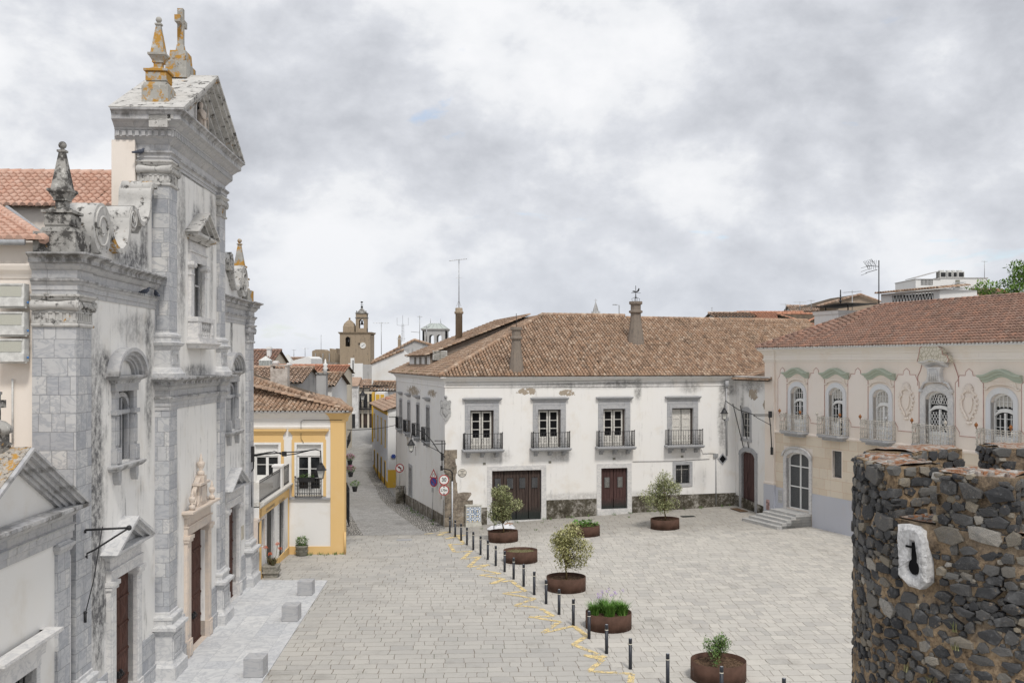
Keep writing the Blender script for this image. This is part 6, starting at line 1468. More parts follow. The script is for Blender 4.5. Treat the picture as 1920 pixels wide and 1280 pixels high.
ridge(m,(yo,-yo,ye+.09),(-dpt,dpt,zR2+.07),.14,.42,7);m.box(-dpt-.3,-dpt,6,16,6,zR2)
yr = part('roof',m,T_OLD,yh)
m = MB();m.box(XLW,yo-.06,-yo+.04,0,ye-.1,ye-.03);m.prismz([(yo-.04,-yo+.04),(yo-3.2,16),(-3.2,16),(0,-yo+.04)],ye-.1,ye-.03)
for k in range(int((-XLW+yo)/.23)): x = XLW+.115+k*.23;m.prism(arc(x,ye-.03,.075,.075,0,180,6),-yo-.03,-yo+.04)
part('eaves_mortar',m,MARBL,yr)
m = MB();q = YH.PL(525,718,(0,-yo,ye),(0,-hr,1));m.box(q[0]-.55,q[0]+.45,q[1]-.1,q[1]+.6,q[2]-.6,q[2]+.85);m.box(q[0]-.6,q[0]+.5,q[1]-.15,q[1]+.65,q[2]+1.02,q[2]+1.1);m.box(q[0]-.55,q[0]-.4,q[1]-.1,q[1]+.6,q[2]+.85,q[2]+1.02);m.box(q[0]+.3,q[0]+.45,q[1]-.1,q[1]+.6,q[2]+.85,q[2]+1.02)
part('chimney',m,rotten('chimney_render',(.30,.26,.23),(.50,.46,.42),(.62,.58,.54)),yr)
# lower terrace wing towards the church
TW = Frame(*YH.wor(-2.99,0),-.0466*-1,-.9989)      # x runs towards the camera, y inward (left)
TW = Frame(YH.wor(-2.99,0)[0],YH.wor(-2.99,0)[1],.0466,-.9989)
# y axis = (.9989,.0466) -> mirrored, so build with y negative meaning inward
def inw(mb): mb.v = [(v[0],-v[1],v[2]) for v in mb.v];mb.f = [f[::-1] for f in mb.f];return mb
tl = 7.6
def TY(px,py): return TW.Y(px,py,0)
dh = [TY(515,900)[0],TY(498.5,900)[0]];
hA = (TY(494,1000)[0],TY(482,1000)[0]);hB = (TY(512,1000)[0],TY(498,1000)[0]);hC = (TY(531,1000)[0],TY(522,1000)[0]);print('terrace openings',hA,hB,hC)
zsl = 3.55
def hz_(py,px): return TY(px,py)[1]
ops = [(hA[0],hA[1],hz_(1028,488),hz_(975,488)),(hB[0],hB[1],-.3,hz_(953,505)),(hC[0],hC[1],-.3,hz_(940,526))]
print(ops)
wing = part
m = MB();m.panel((0,tl),(-1.2,zsl-.25),ops,0,.35);inw(m);tw = thing('terrace_wing','low white wing with terrace railing on top between yellow-trimmed house and church','building',TW);part('wall',m,YW,tw)
m = MB();m.panel((0,tl),(zsl-.72,zsl-.32),[],-.05,0);m.box(-.02,.16,-.05,0,-.6,zsl-.7);m.box(tl-.3,tl,-.05,0,-.6,zsl);m.box(0,tl,-.05,0,-.6,.1);inw(m);part('ochre_band',m,YEL,tw)
m = MB();m.sweep([(0,0),(tl,0)],[(0,zsl-.32),(.05,zsl-.3),(.10,zsl-.2),(.22,zsl-.12),(.26,zsl-.06),(.26,zsl),(0,zsl)]);m.box(0,tl,0,6,zsl-.2,zsl);inw(m);part('terrace_slab',m,OLDPAINT,tw)
m = MB();
for a,b in ((.0,1.9),(2.5,tl)):
    n = int((b-a)/.17)
    for k in range(n+1): xx = a+(b-a)*k/n;m.tube([(xx,-.02,zsl),(xx,-.02,zsl+1.0)],.014,4)
    for zz_ in (zsl+.08,zsl+.9,zsl+1.0): m.tube([(a,-.02,zz_),(b,-.02,zz_)],.02,5)
inw(m);part('railing',m,IRON,tw)
m = MB();m.box(1.9,2.5,-.1,.35,zsl,zsl+1.1);m.box(1.85,2.55,-.15,.4,zsl+1.1,zsl+1.2);inw(m);part('parapet_post',m,YW,tw)
for k,o in enumerate(ops):
    m = MB();a,b = min(o[0],o[1]),max(o[0],o[1]);m.box(a-.14,a,-.05,.25,o[2],o[3]);m.box(b,b+.14,-.05,.25,o[2],o[3]);m.box(a-.14,b+.14,-.05,.25,o[3],o[3]+.14);inw(m);s_ = part('opening_surround',m,MARBL if k else PINKM,tw)
    m = MB();m.box(a,b,.12,.2,o[2],o[3])
    for q in range(3): m.box(a+.03+(b-a)*q/3,a-.03+(b-a)*(q+1)/3,.10,.12,o[2]+.1,o[3]-.1)
    inw(m);part('door_leaf' if k else 'shutter',m,IRON,s_)
m = MB();m.box(.2,tl,.8,.9,-1,3);inw(m);part('dark_interior',m,DARK,tw)
m = MB();a_ = YH.Y(768.5+0,0)[0] if False else 0
m.tube([(.06,-.10,-.3),(.06,-.10,.9)],.06,8);single('iron_guard_pipe',m,YEL,'short ochre pipe guard at the foot of the yellow-trimmed corner','pipe',YH)
m = MB();cb = [(642,788),(566,788.5),(566,789)];pts = [YH.Y(*q) for q in ((642,787),(569,787),(565,790),(565,822),(570,830))];m.tube([(x,-.10,z) for x,z in pts],.014,4);single('wall_cable',m,CABLE,'thin dark cable pinned across the yellow-trimmed house facade','cable',YH)
# ================================================================ background town
class Flat(Frame):
    def __init__(s,Z,ang=0): Frame.__init__(s,0,Z,math.cos(ang),math.sin(ang));s.Zd = Z
    def p(s,px,py,y=0): return s.Y(px,py,y)
def win(m,x0,x1,z0,z1,y,d=.12): m.box(x0,x1,y-.02,y+d,z0,z1)
def gabled(name,label,Z,pxl,pxr,ye_,yr_,dep,wall=None,tile=None,base=-2.0,windows=(),ang=0,hip=0,group=None,chim=(),cat='house',ov=.35,pit=.34):
    """house with the eave towards the camera; ye_/yr_ are photo rows of eave and ridge"""
    f = Flat(Z,ang);x0,ze = f.p(pxl,ye_);x1,_ = f.p(pxr,ye_);yd = dep/2;zr = f.p((pxl+pxr)/2,yr_,yd)[1];zr = max(zr,ze+.3)
    f2 = Frame(*f.wor(x0,0),math.cos(ang),math.sin(ang));W_ = x1-x0
    t = thing(name,label,cat,f2,group)
    m = MB();m.box(0,W_,0,dep,base,ze-.02)
    if not hip: m.prismx([(0,ze-.02),(dep,ze-.02),(yd,zr-.05)],0,W_)
    part('wall',m,wall or FARW,t)
    m = MB();l = math.hypot(yd+ov,(zr-ze)*(yd+ov)/yd);k = (yd+ov)/l;zs = (zr-ze)/yd
    h = hip
    tiles(m,(-ov,-ov,ze-ov*zs),(1,0,0),(0,k,zs*k),W_+2*ov,lambda s: 0,(lambda s: min(l,s*l/(yd+ov),(W_+2*ov-s)*l/(yd+ov))) if h else (lambda s: l),pit,.5,seg=3,idb=int(pxl),ends=False)
    if h:
        tiles(m,(-ov,dep+ov,ze-ov*zs),(0,-1,0),(k,0,zs*k),dep+2*ov,lambda s: 0,lambda s: min(l,s*l/(yd+ov),(dep+2*ov-s)*l/(yd+ov)),pit,.5,seg=3,idb=3,ends=False)
        tiles(m,(W_+ov,-ov,ze-ov*zs),(0,1,0),(-k,0,zs*k),dep+2*ov,lambda s: 0,lambda s: min(l,s*l/(yd+ov),(dep+2*ov-s)*l/(yd+ov)),pit,.5,seg=3,idb=4,ends=False)
    e = ze-ov*zs-.03
    if h: roofplane(m,[(-ov,-ov,e),(W_+ov,-ov,e),(W_-yd,yd,zr),(yd,yd,zr)]);roofplane(m,[(W_+ov,dep+ov,e),(-ov,dep+ov,e),(yd,yd,zr),(W_-yd,yd,zr)]);roofplane(m,[(-ov,-ov,e),(yd,yd,zr),(-ov,dep+ov,e)]);roofplane(m,[(W_+ov,-ov,e),(W_+ov,dep+ov,e),(W_-yd,yd,zr)])
    else: roofplane(m,[(-ov,-ov,e),(W_+ov,-ov,e),(W_+ov,yd,zr-.02),(-ov,yd,zr-.02)]);roofplane(m,[(-ov,yd,zr),(W_+ov,yd,zr),(W_+ov,dep+ov,e),(-ov,dep+ov,e)])
    ridge(m,(yd if h else -ov,yd,zr+.06),(W_-yd if h else W_+ov,yd,zr+.06),.15,.5,3)
    rf = part('roof',m,tile or T_FAR,t)
    for (a,b,c,d) in windows:
        xa,za = f.p(a,c);xb,zb = f.p(b,d);m = MB();m.box(xa-x0-.08,xb-x0+.08,-.06,.04,zb-.08,za+.08);w = part('window',m,OLDPAINT,t);m = MB();m.box(xa-x0,xb-x0,-.07,-.05,zb,za);part('pane',m,GLASS,w)
    for (a,b,c) in chim:
        xa,za = f.p(a,c,yd*.6);xb,_ = f.p(b,c,yd*.6);m = MB();m.box(xa-x0,xb-x0,yd*.6,yd*.6+.6,ze,za);m.box(xa-x0-.08,xb-x0+.08,yd*.6-.08,yd*.6+.68,za-.25,za-.12);part('chimney',m,FARW,rf)
    return t,f2,ze,zr
# --- roofs between the yellow-trimmed house and the clock tower
gabled('town_house','dark red ribbed tile roof showing first beside the church edge',105,440,497,692,657,12,FARC,T_RED,chim=[(500,507,650)])
gabled('town_house','long brown tiled roof running behind the yellow-trimmed house chimney',80,430,560,716,690,9,FARG,T_FAR)
gabled('town_house','low salmon roof in front of the white gabled wall',96,500,590,704,686,8,FARW,T_FARR,chim=[(512,520,676),(538,544,680)])
gabled('town_house','mossy brown roof between the stone dovecote and the street gap',88,560,622,722,700,8,FARW,T_OLD)
gabled('town_house','small pale roof with skylit ridge under the ruined battlements',120,575,640,700,686,8,FARC,T_FARR,windows=[(603,607,701,707)],chim=[(603,607,682),(596,599,688)])
gabled('town_house','far white house row left of the ruined battlements',170,497,560,681,671,9,FARW,T_FAR,windows=[(510,513,683,689),(520,523,683,689)],chim=[(505,509,666),(515,518,668)])
gabled('town_house','grey rendered house below the white cube',172,640,684,714,700,9,FARG,T_FAR,ang=-.3,base=4)
# white gabled wall
f = Flat(135);a = [f.p(*q) for q in ((545,700),(545,677),(577,668),(583,672),(583,700))]
m = MB();m.prism([(x,z) for x,z in a][::-1],0,8);single('gable_wall',m,FARW,'white sloping gable wall rising left of the battlements','wall',f)
# glazed lantern and metal tank
f = Flat(150);t = thing('roof_lantern','small glazed pyramid lantern on a distant white block','lantern',f);a = f.p(525,690);b = f.p(546,678)
m = MB();m.box(a[0],b[0],0,3,a[1]-3,b[1]);part('base',m,FARW,t);c = ((a[0]+b[0])/2,1.5);m = MB();m.lathe(c[0],c[1],[(1.1,b[1]),(.25,b[1]+1.0),(.1,b[1]+1.1)],4,smooth=False,ang=.785);part('glass_roof',m,LAMPG,t)
f = Flat(90);t = thing('roof_turret','pale ribbed metal roof turret beside the church edge','turret',f);a = f.p(485,694);b = f.p(506,676)
m = MB();cx = (a[0]+b[0])/2;w = (b[0]-a[0])/2
for k in range(9): x = a[0]+2*w*k/9;m.box(x+.02,x+2*w/9-.02,0 if k % 2 else -.03,1.0,a[1]-1.5,b[1])
part('panel',m,flat('ribbed_metal',(.50,.52,.50)),t);m = MB();m.lathe(cx,.5,[(w*1.5,b[1]),(.05,b[1]+.42)],4,smooth=False,ang=.785);part('cap',m,ACW,t)
# dovecote-like chimney with ceramic finial
f = Flat(72);t = thing('stone_chimney','square weathered stone chimney with a dark cornice near the street gap','chimney',f);a = f.p(593,724);b = f.p(611,701)
m = MB();m.box(a[0],b[0],0,.75,a[1]-2,b[1]);part('shaft',m,FARG,t);m = MB();m.box(a[0]-.08,b[0]+.08,-.08,.83,b[1],b[1]+.10);part('cap',m,LICH,t)
cx = f.p(608,690)[0];m = MB();m.lathe(cx,.4,[(.16,b[1]+.1),(.12,b[1]+.3),(.2,b[1]+.42),(.1,b[1]+.55),(.2,b[1]+.7),(.06,b[1]+.8),(.07,b[1]+.95),(.01,b[1]+1.1)],10);single('ceramic_finial',m,WPAINT,'white ceramic finial perched on the dark-capped stone chimney','finial',f)
# --- ruined battlements
f = Flat(205);t = thing('ruined_battlements','ruined brown stone battlements left of the clock tower','ruin',f)
m = MB();pts = [(585,720),(585,658),(592,655),(606,655),(612,659),(618,658),(618,653),(622,654),(624,656),(628,656),(630,653),(631,653),(631,662),(638,664),(642,672),(642,720)]
m.prism([f.p(*q) for q in pts][::-1],0,5);part('wall',m,TOWERM,t)
m = MB();
for q in (591,605,617): a = f.p(q,700);b = f.p(q+1.6,662);m.box(a[0],b[0],-.3,0,a[1],b[1])
part('buttress',m,FARG,t)
m = MB();a = f.p(640,720);b = f.p(655,676);m.box(a[0],b[0],-1,3,a[1],b[1]);m.prism([f.p(*q) for q in ((598,720),(598,676),(640,680),(660,684),(660,720))][::-1],-3,-1.2);part('wall',m,rotten('ruin_stone',(.09,.08,.07),(.23,.20,.17),(.40,.37,.33),.5),t)
m = MB();a = f.p(643,662);b = f.p(651,676);m.box(a[0],b[0],-.9,.2,b[1]-1.5,a[1]);m.box(a[0]-.2,b[0]+.2,-1.1,.2,a[1]-.3,a[1]);m.box(a[0]-.1,b[0]+.1,-1.0,.2,a[1]+.2,a[1]+.45);part('turret',m,FARC,t)
# --- clock tower
f = Flat(200);t = thing('clock_tower','square brown stone clock tower with bell turret and round white clock','clock tower',f)
def pz(px,py): return f.p(px,py)
x0,zt = pz(637,623);x1,_ = pz(694,623);D = 6.0;bx0,bz1 = pz(647.5,631);bx1,bz0 = pz(656.5,649.5)
m = MB();m.panel((x0,x1),(-2,zt),[(bx0,bx1,bz0,bz1)],0,.8);m.panel((x0,x1),(-2,zt),[(bx0,bx1,bz0,bz1)],D-.8,D);m.box(x0,x0+.8,.8,D-.8,-2,zt);m.box(x1-.8,x1,.8,D-.8,-2,zt);m.box(x0,x1,.8,D-.8,zt-.5,zt)
A = arc((bx0+bx1)/2,bz1-.45,(bx1-bx0)/2,.45,0,180,8)
for i in range(8): m.prism([A[i],A[i+1],(A[i+1][0],bz1+.01),(A[i][0],bz1+.01)],0,.8);m.prism([A[i],A[i+1],(A[i+1][0],bz1+.01),(A[i][0],bz1+.01)],D-.8,D)
part('tower_wall',m,TOWERM,t)
m = MB();m.sweep([(x0,D),(x0,0),(x1,0),(x1,D),(x0,D)],[(0,zt-.35),(.1,zt-.3),(.3,zt-.05),(.34,zt+.05),(0,zt+.08)])
part('cornice',m,TOWERM,t)
def bell(m,x,y,z,s): m.lathe(x,y,[(.02,z),(.16*s,z-.05*s),(.22*s,z-.3*s),(.26*s,z-.55*s),(.38*s,z-.75*s),(.38*s,z-.8*s)],12);m.box(x-.4*s,x+.4*s,y-.08,y+.08,z,z+.15*s)
m = MB();bell(m,(bx0+bx1)/2+.12,.5,bz1-.35,.9);m.tube([((bx0+bx1)/2+.1,.5,bz0),((bx0+bx1)/2+.1,.5,bz1)],.05,5);part('bell',m,IRON,t)
cx,cz = pz(680.5,647.5);m = MB();m.prism(arc(cx,cz,.56,.56,0,360,28)[:-1],-.10,0);ck = part('clock_face',m,SIGNW,t)
m = MB()
for i in range(28): A = arc(cx,cz,.60,.60,i*360/28,(i+1)*360/28,1);m.tube([(A[0][0],-.08,A[0][1]),(A[1][0],-.08,A[1][1])],.05,5)
part('clock_rim',m,FARC,ck)
m = MB();m.tube([(cx,-.12,cz),(cx+.33,-.12,cz+.20)],.035,5);m.tube([(cx,-.12,cz),(cx-.24,-.12,cz-.15)],.045,5);part('hand',m,BLACK,ck)
m = MB()
for i in range(12): a = i*math.pi/6;m.tube([(cx+.42*math.cos(a),-.11,cz+.42*math.sin(a)),(cx+.50*math.cos(a),-.11,cz+.50*math.sin(a))],.018,4)
part('hour_marks',m,BLACK,ck)
m = MB();a = pz(673.5,644.5);m.box(a[0]-.12,a[0]+.12,-.02,.05,a[1]-.3,a[1]+.2);part('slit',m,DARK,t)
# bell turret
tx0,tz1 = pz(666.5,587);tx1,_ = pz(687,587);ox0,oz_1 = pz(672.5,598);ox1,oz_0 = pz(681.5,615)
m = MB()
for yy in ((.3,.7),(1.7,2.1)):
    m.panel((tx0,tx1),(zt,tz1),[(ox0,ox1,oz_0,oz_1)],*yy);A = arc((ox0+ox1)/2,oz_1-.45,(ox1-ox0)/2,.45,0,180,8)
    for i in range(8): m.prism([A[i],A[i+1],(A[i+1][0],oz_1+.01),(A[i][0],oz_1+.01)],*yy)
m.box(tx0,ox0-.1,.7,1.7,zt,tz1);m.box(ox1+.1,tx1,.7,1.7,zt,tz1);m.box(tx0,tx1,.7,1.7,tz1-.6,tz1);m.box(tx0,tx1,.7,1.7,zt,oz_0)
tu = part('bell_turret',m,TOWERM,t)
m = MB();
for q in (tz1-.95,tz1-.05): m.sweep([(tx0,2.1),(tx0,.3),(tx1,.3),(tx1,2.1)],[(0,q-.08),(.12,q),(.16,q+.1),(0,q+.12)])
cxt = (tx0+tx1)/2;m.lathe(cxt,1.2,[(1.2,tz1),(1.05,tz1+.25),(.75,tz1+.45),(.5,tz1+.75),(.25,tz1+.95),(.2,tz1+1.1)],8,smooth=False,ang=.39);part('turret_cap',m,LICH,tu)
for sx_ in (tx0+.15,tx1-.15): m = MB();m.lathe(sx_,.5,[(.14,tz1),(.16,tz1+.2),(.06,tz1+.3),(.1,tz1+.42),(.01,tz1+.6)],8);part('turret_finial',m,LICH,tu)
m = MB();bell(m,(ox0+ox1)/2,1.2,oz_1-.35,.95);part('bell',m,IRON,tu)
m = MB();m.ball((cxt,1.2,tz1+1.3),.25,10);m.tube([(cxt,1.2,tz1+1.5),(cxt,1.2,tz1+2.2)],.05,5);m.tube([(cxt-.3,1.2,tz1+1.75),(cxt+.3,1.2,tz1+1.75)],.04,5);m.prism([(cxt-.25,tz1+2.15),(cxt+.1,tz1+2.1),(cxt+.28,tz1+2.35),(cxt+.05,tz1+2.42),(cxt-.22,tz1+2.45)],1.17,1.23);part('weathervane',m,IRON,tu)
a = pz(642,612);b = pz(663.5,612);cxt = (a[0]+b[0])/2;hw = (b[0]-a[0])/2;za = pz(652,600)[1]
m = MB();m.box(a[0],b[0],.6,2.9,zt,a[1]);m.lathe(cxt,1.75,[(hw*1.41,a[1]),(hw*1.15,a[1]+(za-a[1])*.5),(hw*.6,za-.15),(hw*.22,za+.1),(.08,za+.3)],4,smooth=False,ang=.785);m.ball((cxt,1.75,za+.4),.2,8);part('stair_dome',m,TOWERM,t)
# --- white cube with grey flank, in front of the tower foot
f = Flat(176);t = thing('white_cube_house','plain white box extension with grey flank and thin flue below the clock tower','house',f);a = f.p(653,702);b = f.p(680,681);c = f.p(697,686)
m = MB();m.box(a[0],b[0],0,.4,a[1]-1,b[1]);part('wall',m,FARW,t);m = MB();m.prismz([(b[0],0),(c[0],2.0),(c[0],6),(a[0],6),(a[0],.4),(b[0]-.1,.4)],a[1]-3.5,b[1]-.2);part('flank_wall',m,FARG,t)
m = MB();q = f.p(661,671);m.box(q[0]-.3,q[0]+.3,-.3,.2,a[1],q[1]);part('chimney',m,WPAINT,t);m = MB();q = f.p(661.7,697);r2 = f.p(661.7,675);m.tube([(q[0]+.1,-.5,q[1]),(r2[0]+.1,-.5,r2[1])],.09,6);part('flue',m,IRON,t)
# --- houses lining the street, left side
SL = Frame(-16.05,92.0,-.128,.992)      # x away from the camera along the left kerb, y to the left
f = SL
def rowhouse(fr,x0,x1,zb,zt_,wallm,label,trim=None,nw=3,levels=((1.0,3.0),(4.2,6.0)),side=1,bal=False,tile=T_FAR,name='street_house',rise=1.6):
    """row house on a street frontage (local y=0 plane, side=+1 body extends to +y)"""
    t = thing(name,label,'house',fr);s_ = side
    Y_ = lambda a,b: (min(a*s_,b*s_),max(a*s_,b*s_))
    m = MB();m.box(x0,x1,*Y_(0,7),zb,zt_);part('wall',m,wallm,t)
    if trim is not None:
        m = MB()
        if side > 0: m.box(x0,x0+.5,*Y_(-.05,0),zb,zt_-.1);m.box(x0-.05,x0,*Y_(-.05,.55),zb,zt_-.1)
        m.box(x0-.05,x1,*Y_(-.07,0),zt_-.5,zt_-.15);m.box(x0,x1,*Y_(-.05,0),zb,zb+1.2);part('trim',m,trim,t)
    for k in range(nw):
        c = x0+(x1-x0)*(k+.6)/nw
        for lv,(a,b) in enumerate(levels):
            m = MB();m.box(c-.55,c+.55,*Y_(-.05,.02),zb+a-.1,zb+b+.12);w = part('window' if lv else 'door',m,trim or SURR,t)
            m = MB();m.box(c-.42,c+.42,*Y_(-.07,-.04),zb+a,zb+b);part('pane' if lv else 'leaf',m,GLASS if lv else DOORB,w)
            if bal and lv:
                m = MB();m.box(c-.8,c+.8,*Y_(-.5,0),zb+a-.22,zb+a-.1);
                for q in range(9): m.box(c-.78+q*.195-.015,c-.78+q*.195+.015,*Y_(-.5,-.47),zb+a-.1,zb+a+.85)
                m.box(c-.8,c+.8,*Y_(-.5,-.46),zb+a+.85,zb+a+.9);part('balcony',m,IRON,w)
    m = MB();dp_ = 3.6;l = math.hypot(dp_,rise);V = (0,s_*dp_/l,rise/l)
    tiles(m,(x0-.3,-.4*s_,zt_-.1),(1,0,0),V,x1-x0+.6,lambda s: 0,lambda s: l,.34,.5,seg=3,idb=int(abs(x0)*7),ends=False)
    roofplane(m,[(x0-.3,-.4*s_,zt_-.13),(x1+.3,-.4*s_,zt_-.13),(x1+.3,s_*(dp_-.4),zt_+rise-.12),(x0-.3,s_*(dp_-.4),zt_+rise-.12)]);roofplane(m,[(x0-.3,s_*(dp_-.4),zt_+rise-.12),(x1+.3,s_*(dp_-.4),zt_+rise-.12),(x1+.3,s_*7.2,zt_-.1),(x0-.3,s_*7.2,zt_-.1)])
    m.prismx([(s_*0,zt_-.02),(s_*6.9,zt_-.02),(s_*3.2,zt_+rise-.2)][::s_],x0,x0+.2)
    part('roof',m,tile,t);return t
rowhouse(SL,1,9.0,-2.6,5.2,FARW,'ochre-pilastered row house with narrow windows on the left side of the street',YEL2,3,levels=((.1,2.6),(4.3,6.4)))
rowhouse(SL,9.3,20.0,-2.4,4.6,FARC,'darker cream row house further down the left side of the street',None,4,bal=True,levels=((.1,2.4),(3.9,5.8)))
rowhouse(SL,-14.5,-1.5,-2.2,3.6,FARC,'low row house with mossy roof right behind the yellow-trimmed house',YEL2,3,levels=((.1,2.2),(3.3,4.8)),tile=T_OLD)
# end of the street
SEND = Frame(-24.5,146.0,.93,-.37)
t = thing('grey_end_house','grey peeling wall closing the view at the street bend','house',Flat(152));f = Flat(152);a = f.p(655,812);b = f.p(672,722)
m = MB();m.box(a[0]-2,b[0],0,6,a[1]-2,b[1]);part('wall',m,rotten('peeling_wall',(.36,.355,.35),(.62,.61,.60),(.78,.775,.76),.5),t)
m = MB();m.box(b[0]-1.4,b[0]-.5,-.06,0,-1,2.2);part('door',m,IRON,t);m = MB();m.prismx([(-.3,b[1]-.1),(6.3,b[1]-.1),(3,b[1]+1.2)],a[0]-2,b[0]);part('roof',m,T_FAR,t)
f = Flat(146,-.30);a = f.p(669,812);b = f.p(702,727)
t = thing('balcony_end_house','tall stained house with black iron balconies at the far street bend','house',f)
m = MB();m.box(a[0],b[0],0,6,-2,b[1]);part('wall',m,rotten('stained_wall',(.30,.27,.23),(.58,.54,.48),(.74,.71,.66),.5),t)
m = MB();n = 3
for k in range(4): x = a[0]+(b[0]-a[0])*k/3;m.box(x-.14,x+.14,-.12,0,-1,b[1]-.8)
m.box(a[0],b[0],-.16,0,b[1]-.9,b[1]-.6);part('pilaster',m,FARC,t)
for k in range(3):
    c = a[0]+(b[0]-a[0])*(k+.5)/3
    m = MB();m.box(c-.36,c+.36,-.04,.05,3.1,5.4);w = part('window',m,GLASS,t)
    m = MB();m.box(c-.62,c+.62,-.6,0,2.85,3.0)
    for q in range(8): m.box(c-.6+q*.17-.02,c-.6+q*.17+.02,-.6,-.56,3.0,4.0)
    m.box(c-.62,c+.62,-.6,-.56,3.95,4.02);part('balcony',m,IRON,w)
    m = MB();m.box(c-.4,c+.4,-.04,.05,-.2,2.2);part('door',m,DOORB,t)
m = MB();l = 3.6;tiles(m,(a[0]-.3,-.4,b[1]),(1,0,0),(0,.94,.34),b[0]-a[0]+.6,lambda s: 0,lambda s: l,.34,.5,seg=3,ends=False);roofplane(m,[(a[0]-.3,-.4,b[1]-.03),(b[0]+.3,-.4,b[1]-.03),(b[0]+.3,3,b[1]+1.2),(a[0]-.3,3,b[1]+1.2)]);part('roof',m,T_FAR,t)
# --- right side of the street: blue-white house with ochre windows
RS = Frame(-11.86,95.0,-.216,.976)
t = rowhouse(RS,0,17.0,-2.6,5.5,plaster('blue_white_wall',(.70,.72,.78),amt=.12),'pale blue house with ochre window trim on the right side of the street',YEL2,4,levels=((.2,2.9),(4.4,6.9)),side=-1,rise=1.3)
m = MB();m.box(-.04,.0,-2.6,.0,-2.6,-.2);part('ochre_base',m,YEL2,t)
m = MB();m.box(-.03,0,-6.9,0,-.2,5.6);m.box(-.12,0,-2.2,-.1,4.9,5.2);part('front_wall',m,FARW,t)
pq,pzz = RS.X(737.5,855,-.05)
m = MB();m.lathe(0,0,[(.27,-.02),(.27,.02)],22);
for v in range(len(m.v)): x,y,z = m.v[v];m.v[v] = (z-.06,y+pq,x+pzz)
bp = single('round_plaque',m,SIGNW,'small round blue and white plaque on the white end wall','plaque',RS)
m = MB();m.tube([(-.10,pq+.2*math.cos(a),pzz+.2*math.sin(a)) for a in np.linspace(0,6.0,14)],.03,4,closed=True);m.box(-.11,-.08,pq-.14,pq+.14,pzz-.12,pzz+.14);part('emblem',m,SIGNB,bp)
bp2 = bp
# upper storey with yellow panels and terracotta eaves behind it
f = Flat(113);t = thing('yellow_panel_dormer','white dormer with two yellow panels over the pale blue house','dormer',f);a = f.p(703,762);b = f.p(722,735)
m = MB();m.box(a[0],b[0],0,3,a[1]-1,b[1]);part('wall',m,FARW,t)
m = MB();w = (b[0]-a[0]);m.box(a[0]+.1*w,a[0]+.45*w,-.05,0,b[1]-1.0,b[1]-.25);m.box(a[0]+.55*w,a[0]+.9*w,-.05,0,b[1]-1.0,b[1]-.25);m.box(a[0]-.1,b[0]+.1,-.2,0,a[1]+.25,a[1]+.5);m.box(a[0]-.35,a[0]-.05,-.1,1,a[1]-4,b[1]);part('yellow_panel',m,YEL2,t)
gabled('town_house','grassy tiled roof tucked under the great blank white wall',116,698,760,731,716,7,FARW,T_OLD)
gabled('town_house','pink-tiled lean-to roof touching the white palace eaves',104,722,775,770,748,6,FARW,T_FARR)
# --- great blank gabled wall
f = Flat(128);t = thing('blank_gable_building','large white blank-walled building with grey gable top beyond the palace','building',f)
pts = [(697,790),(697,679),(703,675),(745,653),(776,638),(784,640),(812,649),(840,660),(840,790)]
m = MB();m.prism([f.p(*q) for q in ((697,790),(697,681),(756,656),(762,662),(840,664),(840,790))][::-1],0,14);part('wall',m,FARW,t)
m = MB();m.prism([f.p(q[0],q[1],.8) for q in pts][::-1],.8,13.5);part('gable',m,FARG,t)
m = MB()
for (p,q) in (((695,681),(757,655)),): A = f.p(*p);B = f.p(*q);ridge(m,(A[0],-.1,A[1]),(B[0],-.1,B[1]),.16,.5,4)
part('verge_tiles',m,T_OLD,t);m = MB()
for (p,q) in (((697,678),(776,637)),((776,637),(812,648))): A = f.p(*p);B = f.p(*q);ridge(m,(A[0],.7,A[1]+.05),(B[0],.7,B[1]+.05),.16,.5,9)
part('verge_tiles',m,T_OLD,t)
m = MB()
for (p,w) in ((745,2.5),): A = f.p(p-w,656);B = f.p(p+w,634);m.box(A[0],B[0],2,3,A[1],B[1]);m.lathe((A[0]+B[0])/2,2.5,[(.25,B[1]),(.1,B[1]+.5)],8)
part('chimney',m,TOWERM,t)
# --- pale lantern tower
f = Flat(175);t = thing('lantern_tower','pale arched lantern tower with low glazed pyramid roof beyond the palace','tower',f)
x0,zt = f.p(792,617);x1,zb = f.p(838,645);n = 3;w = (x1-x0)
hol = []
for k in range(2): c = x0+w*(.37+.31*k);hol.append((c-.42,c+.42,zb-.3,zt-.95))
m = MB();m.panel((x0,x1),(zb-4,zt),hol,0,.3);m.panel((x0,x1),(zb-4,zt),hol,3.9,4.2)
m3 = MB();m3.panel((0,4.2),(zb-4,zt),[(1.3,2.9,zb-.3,zt-.95)],x0,x0+.3);m3.swap();m.add(m3.v,m3.f);m3 = MB();m3.panel((0,4.2),(zb-4,zt),[(1.3,2.9,zb-.3,zt-.95)],x1-.3,x1);m3.swap();m.add(m3.v,m3.f)
for h in hol:
    A = arc((h[0]+h[1])/2,h[3]-.42,.42,.42,0,180,8)
    for i in range(8): m.prism([A[i],A[i+1],(A[i+1][0],h[3]+.01),(A[i][0],h[3]+.01)],0,.3);m.prism([A[i],A[i+1],(A[i+1][0],h[3]+.01),(A[i][0],h[3]+.01)],3.9,4.2)
m.sweep([(x0,4.2),(x0,0),(x1,0),(x1,4.2)],[(0,zt-.3),(.1,zt-.25),(.3,zt),(.3,zt+.1),(0,zt+.12)]);part('wall',m,FARG,t)
m = MB();cx = (x0+x1)/2;zr = f.p(815,605)[1]
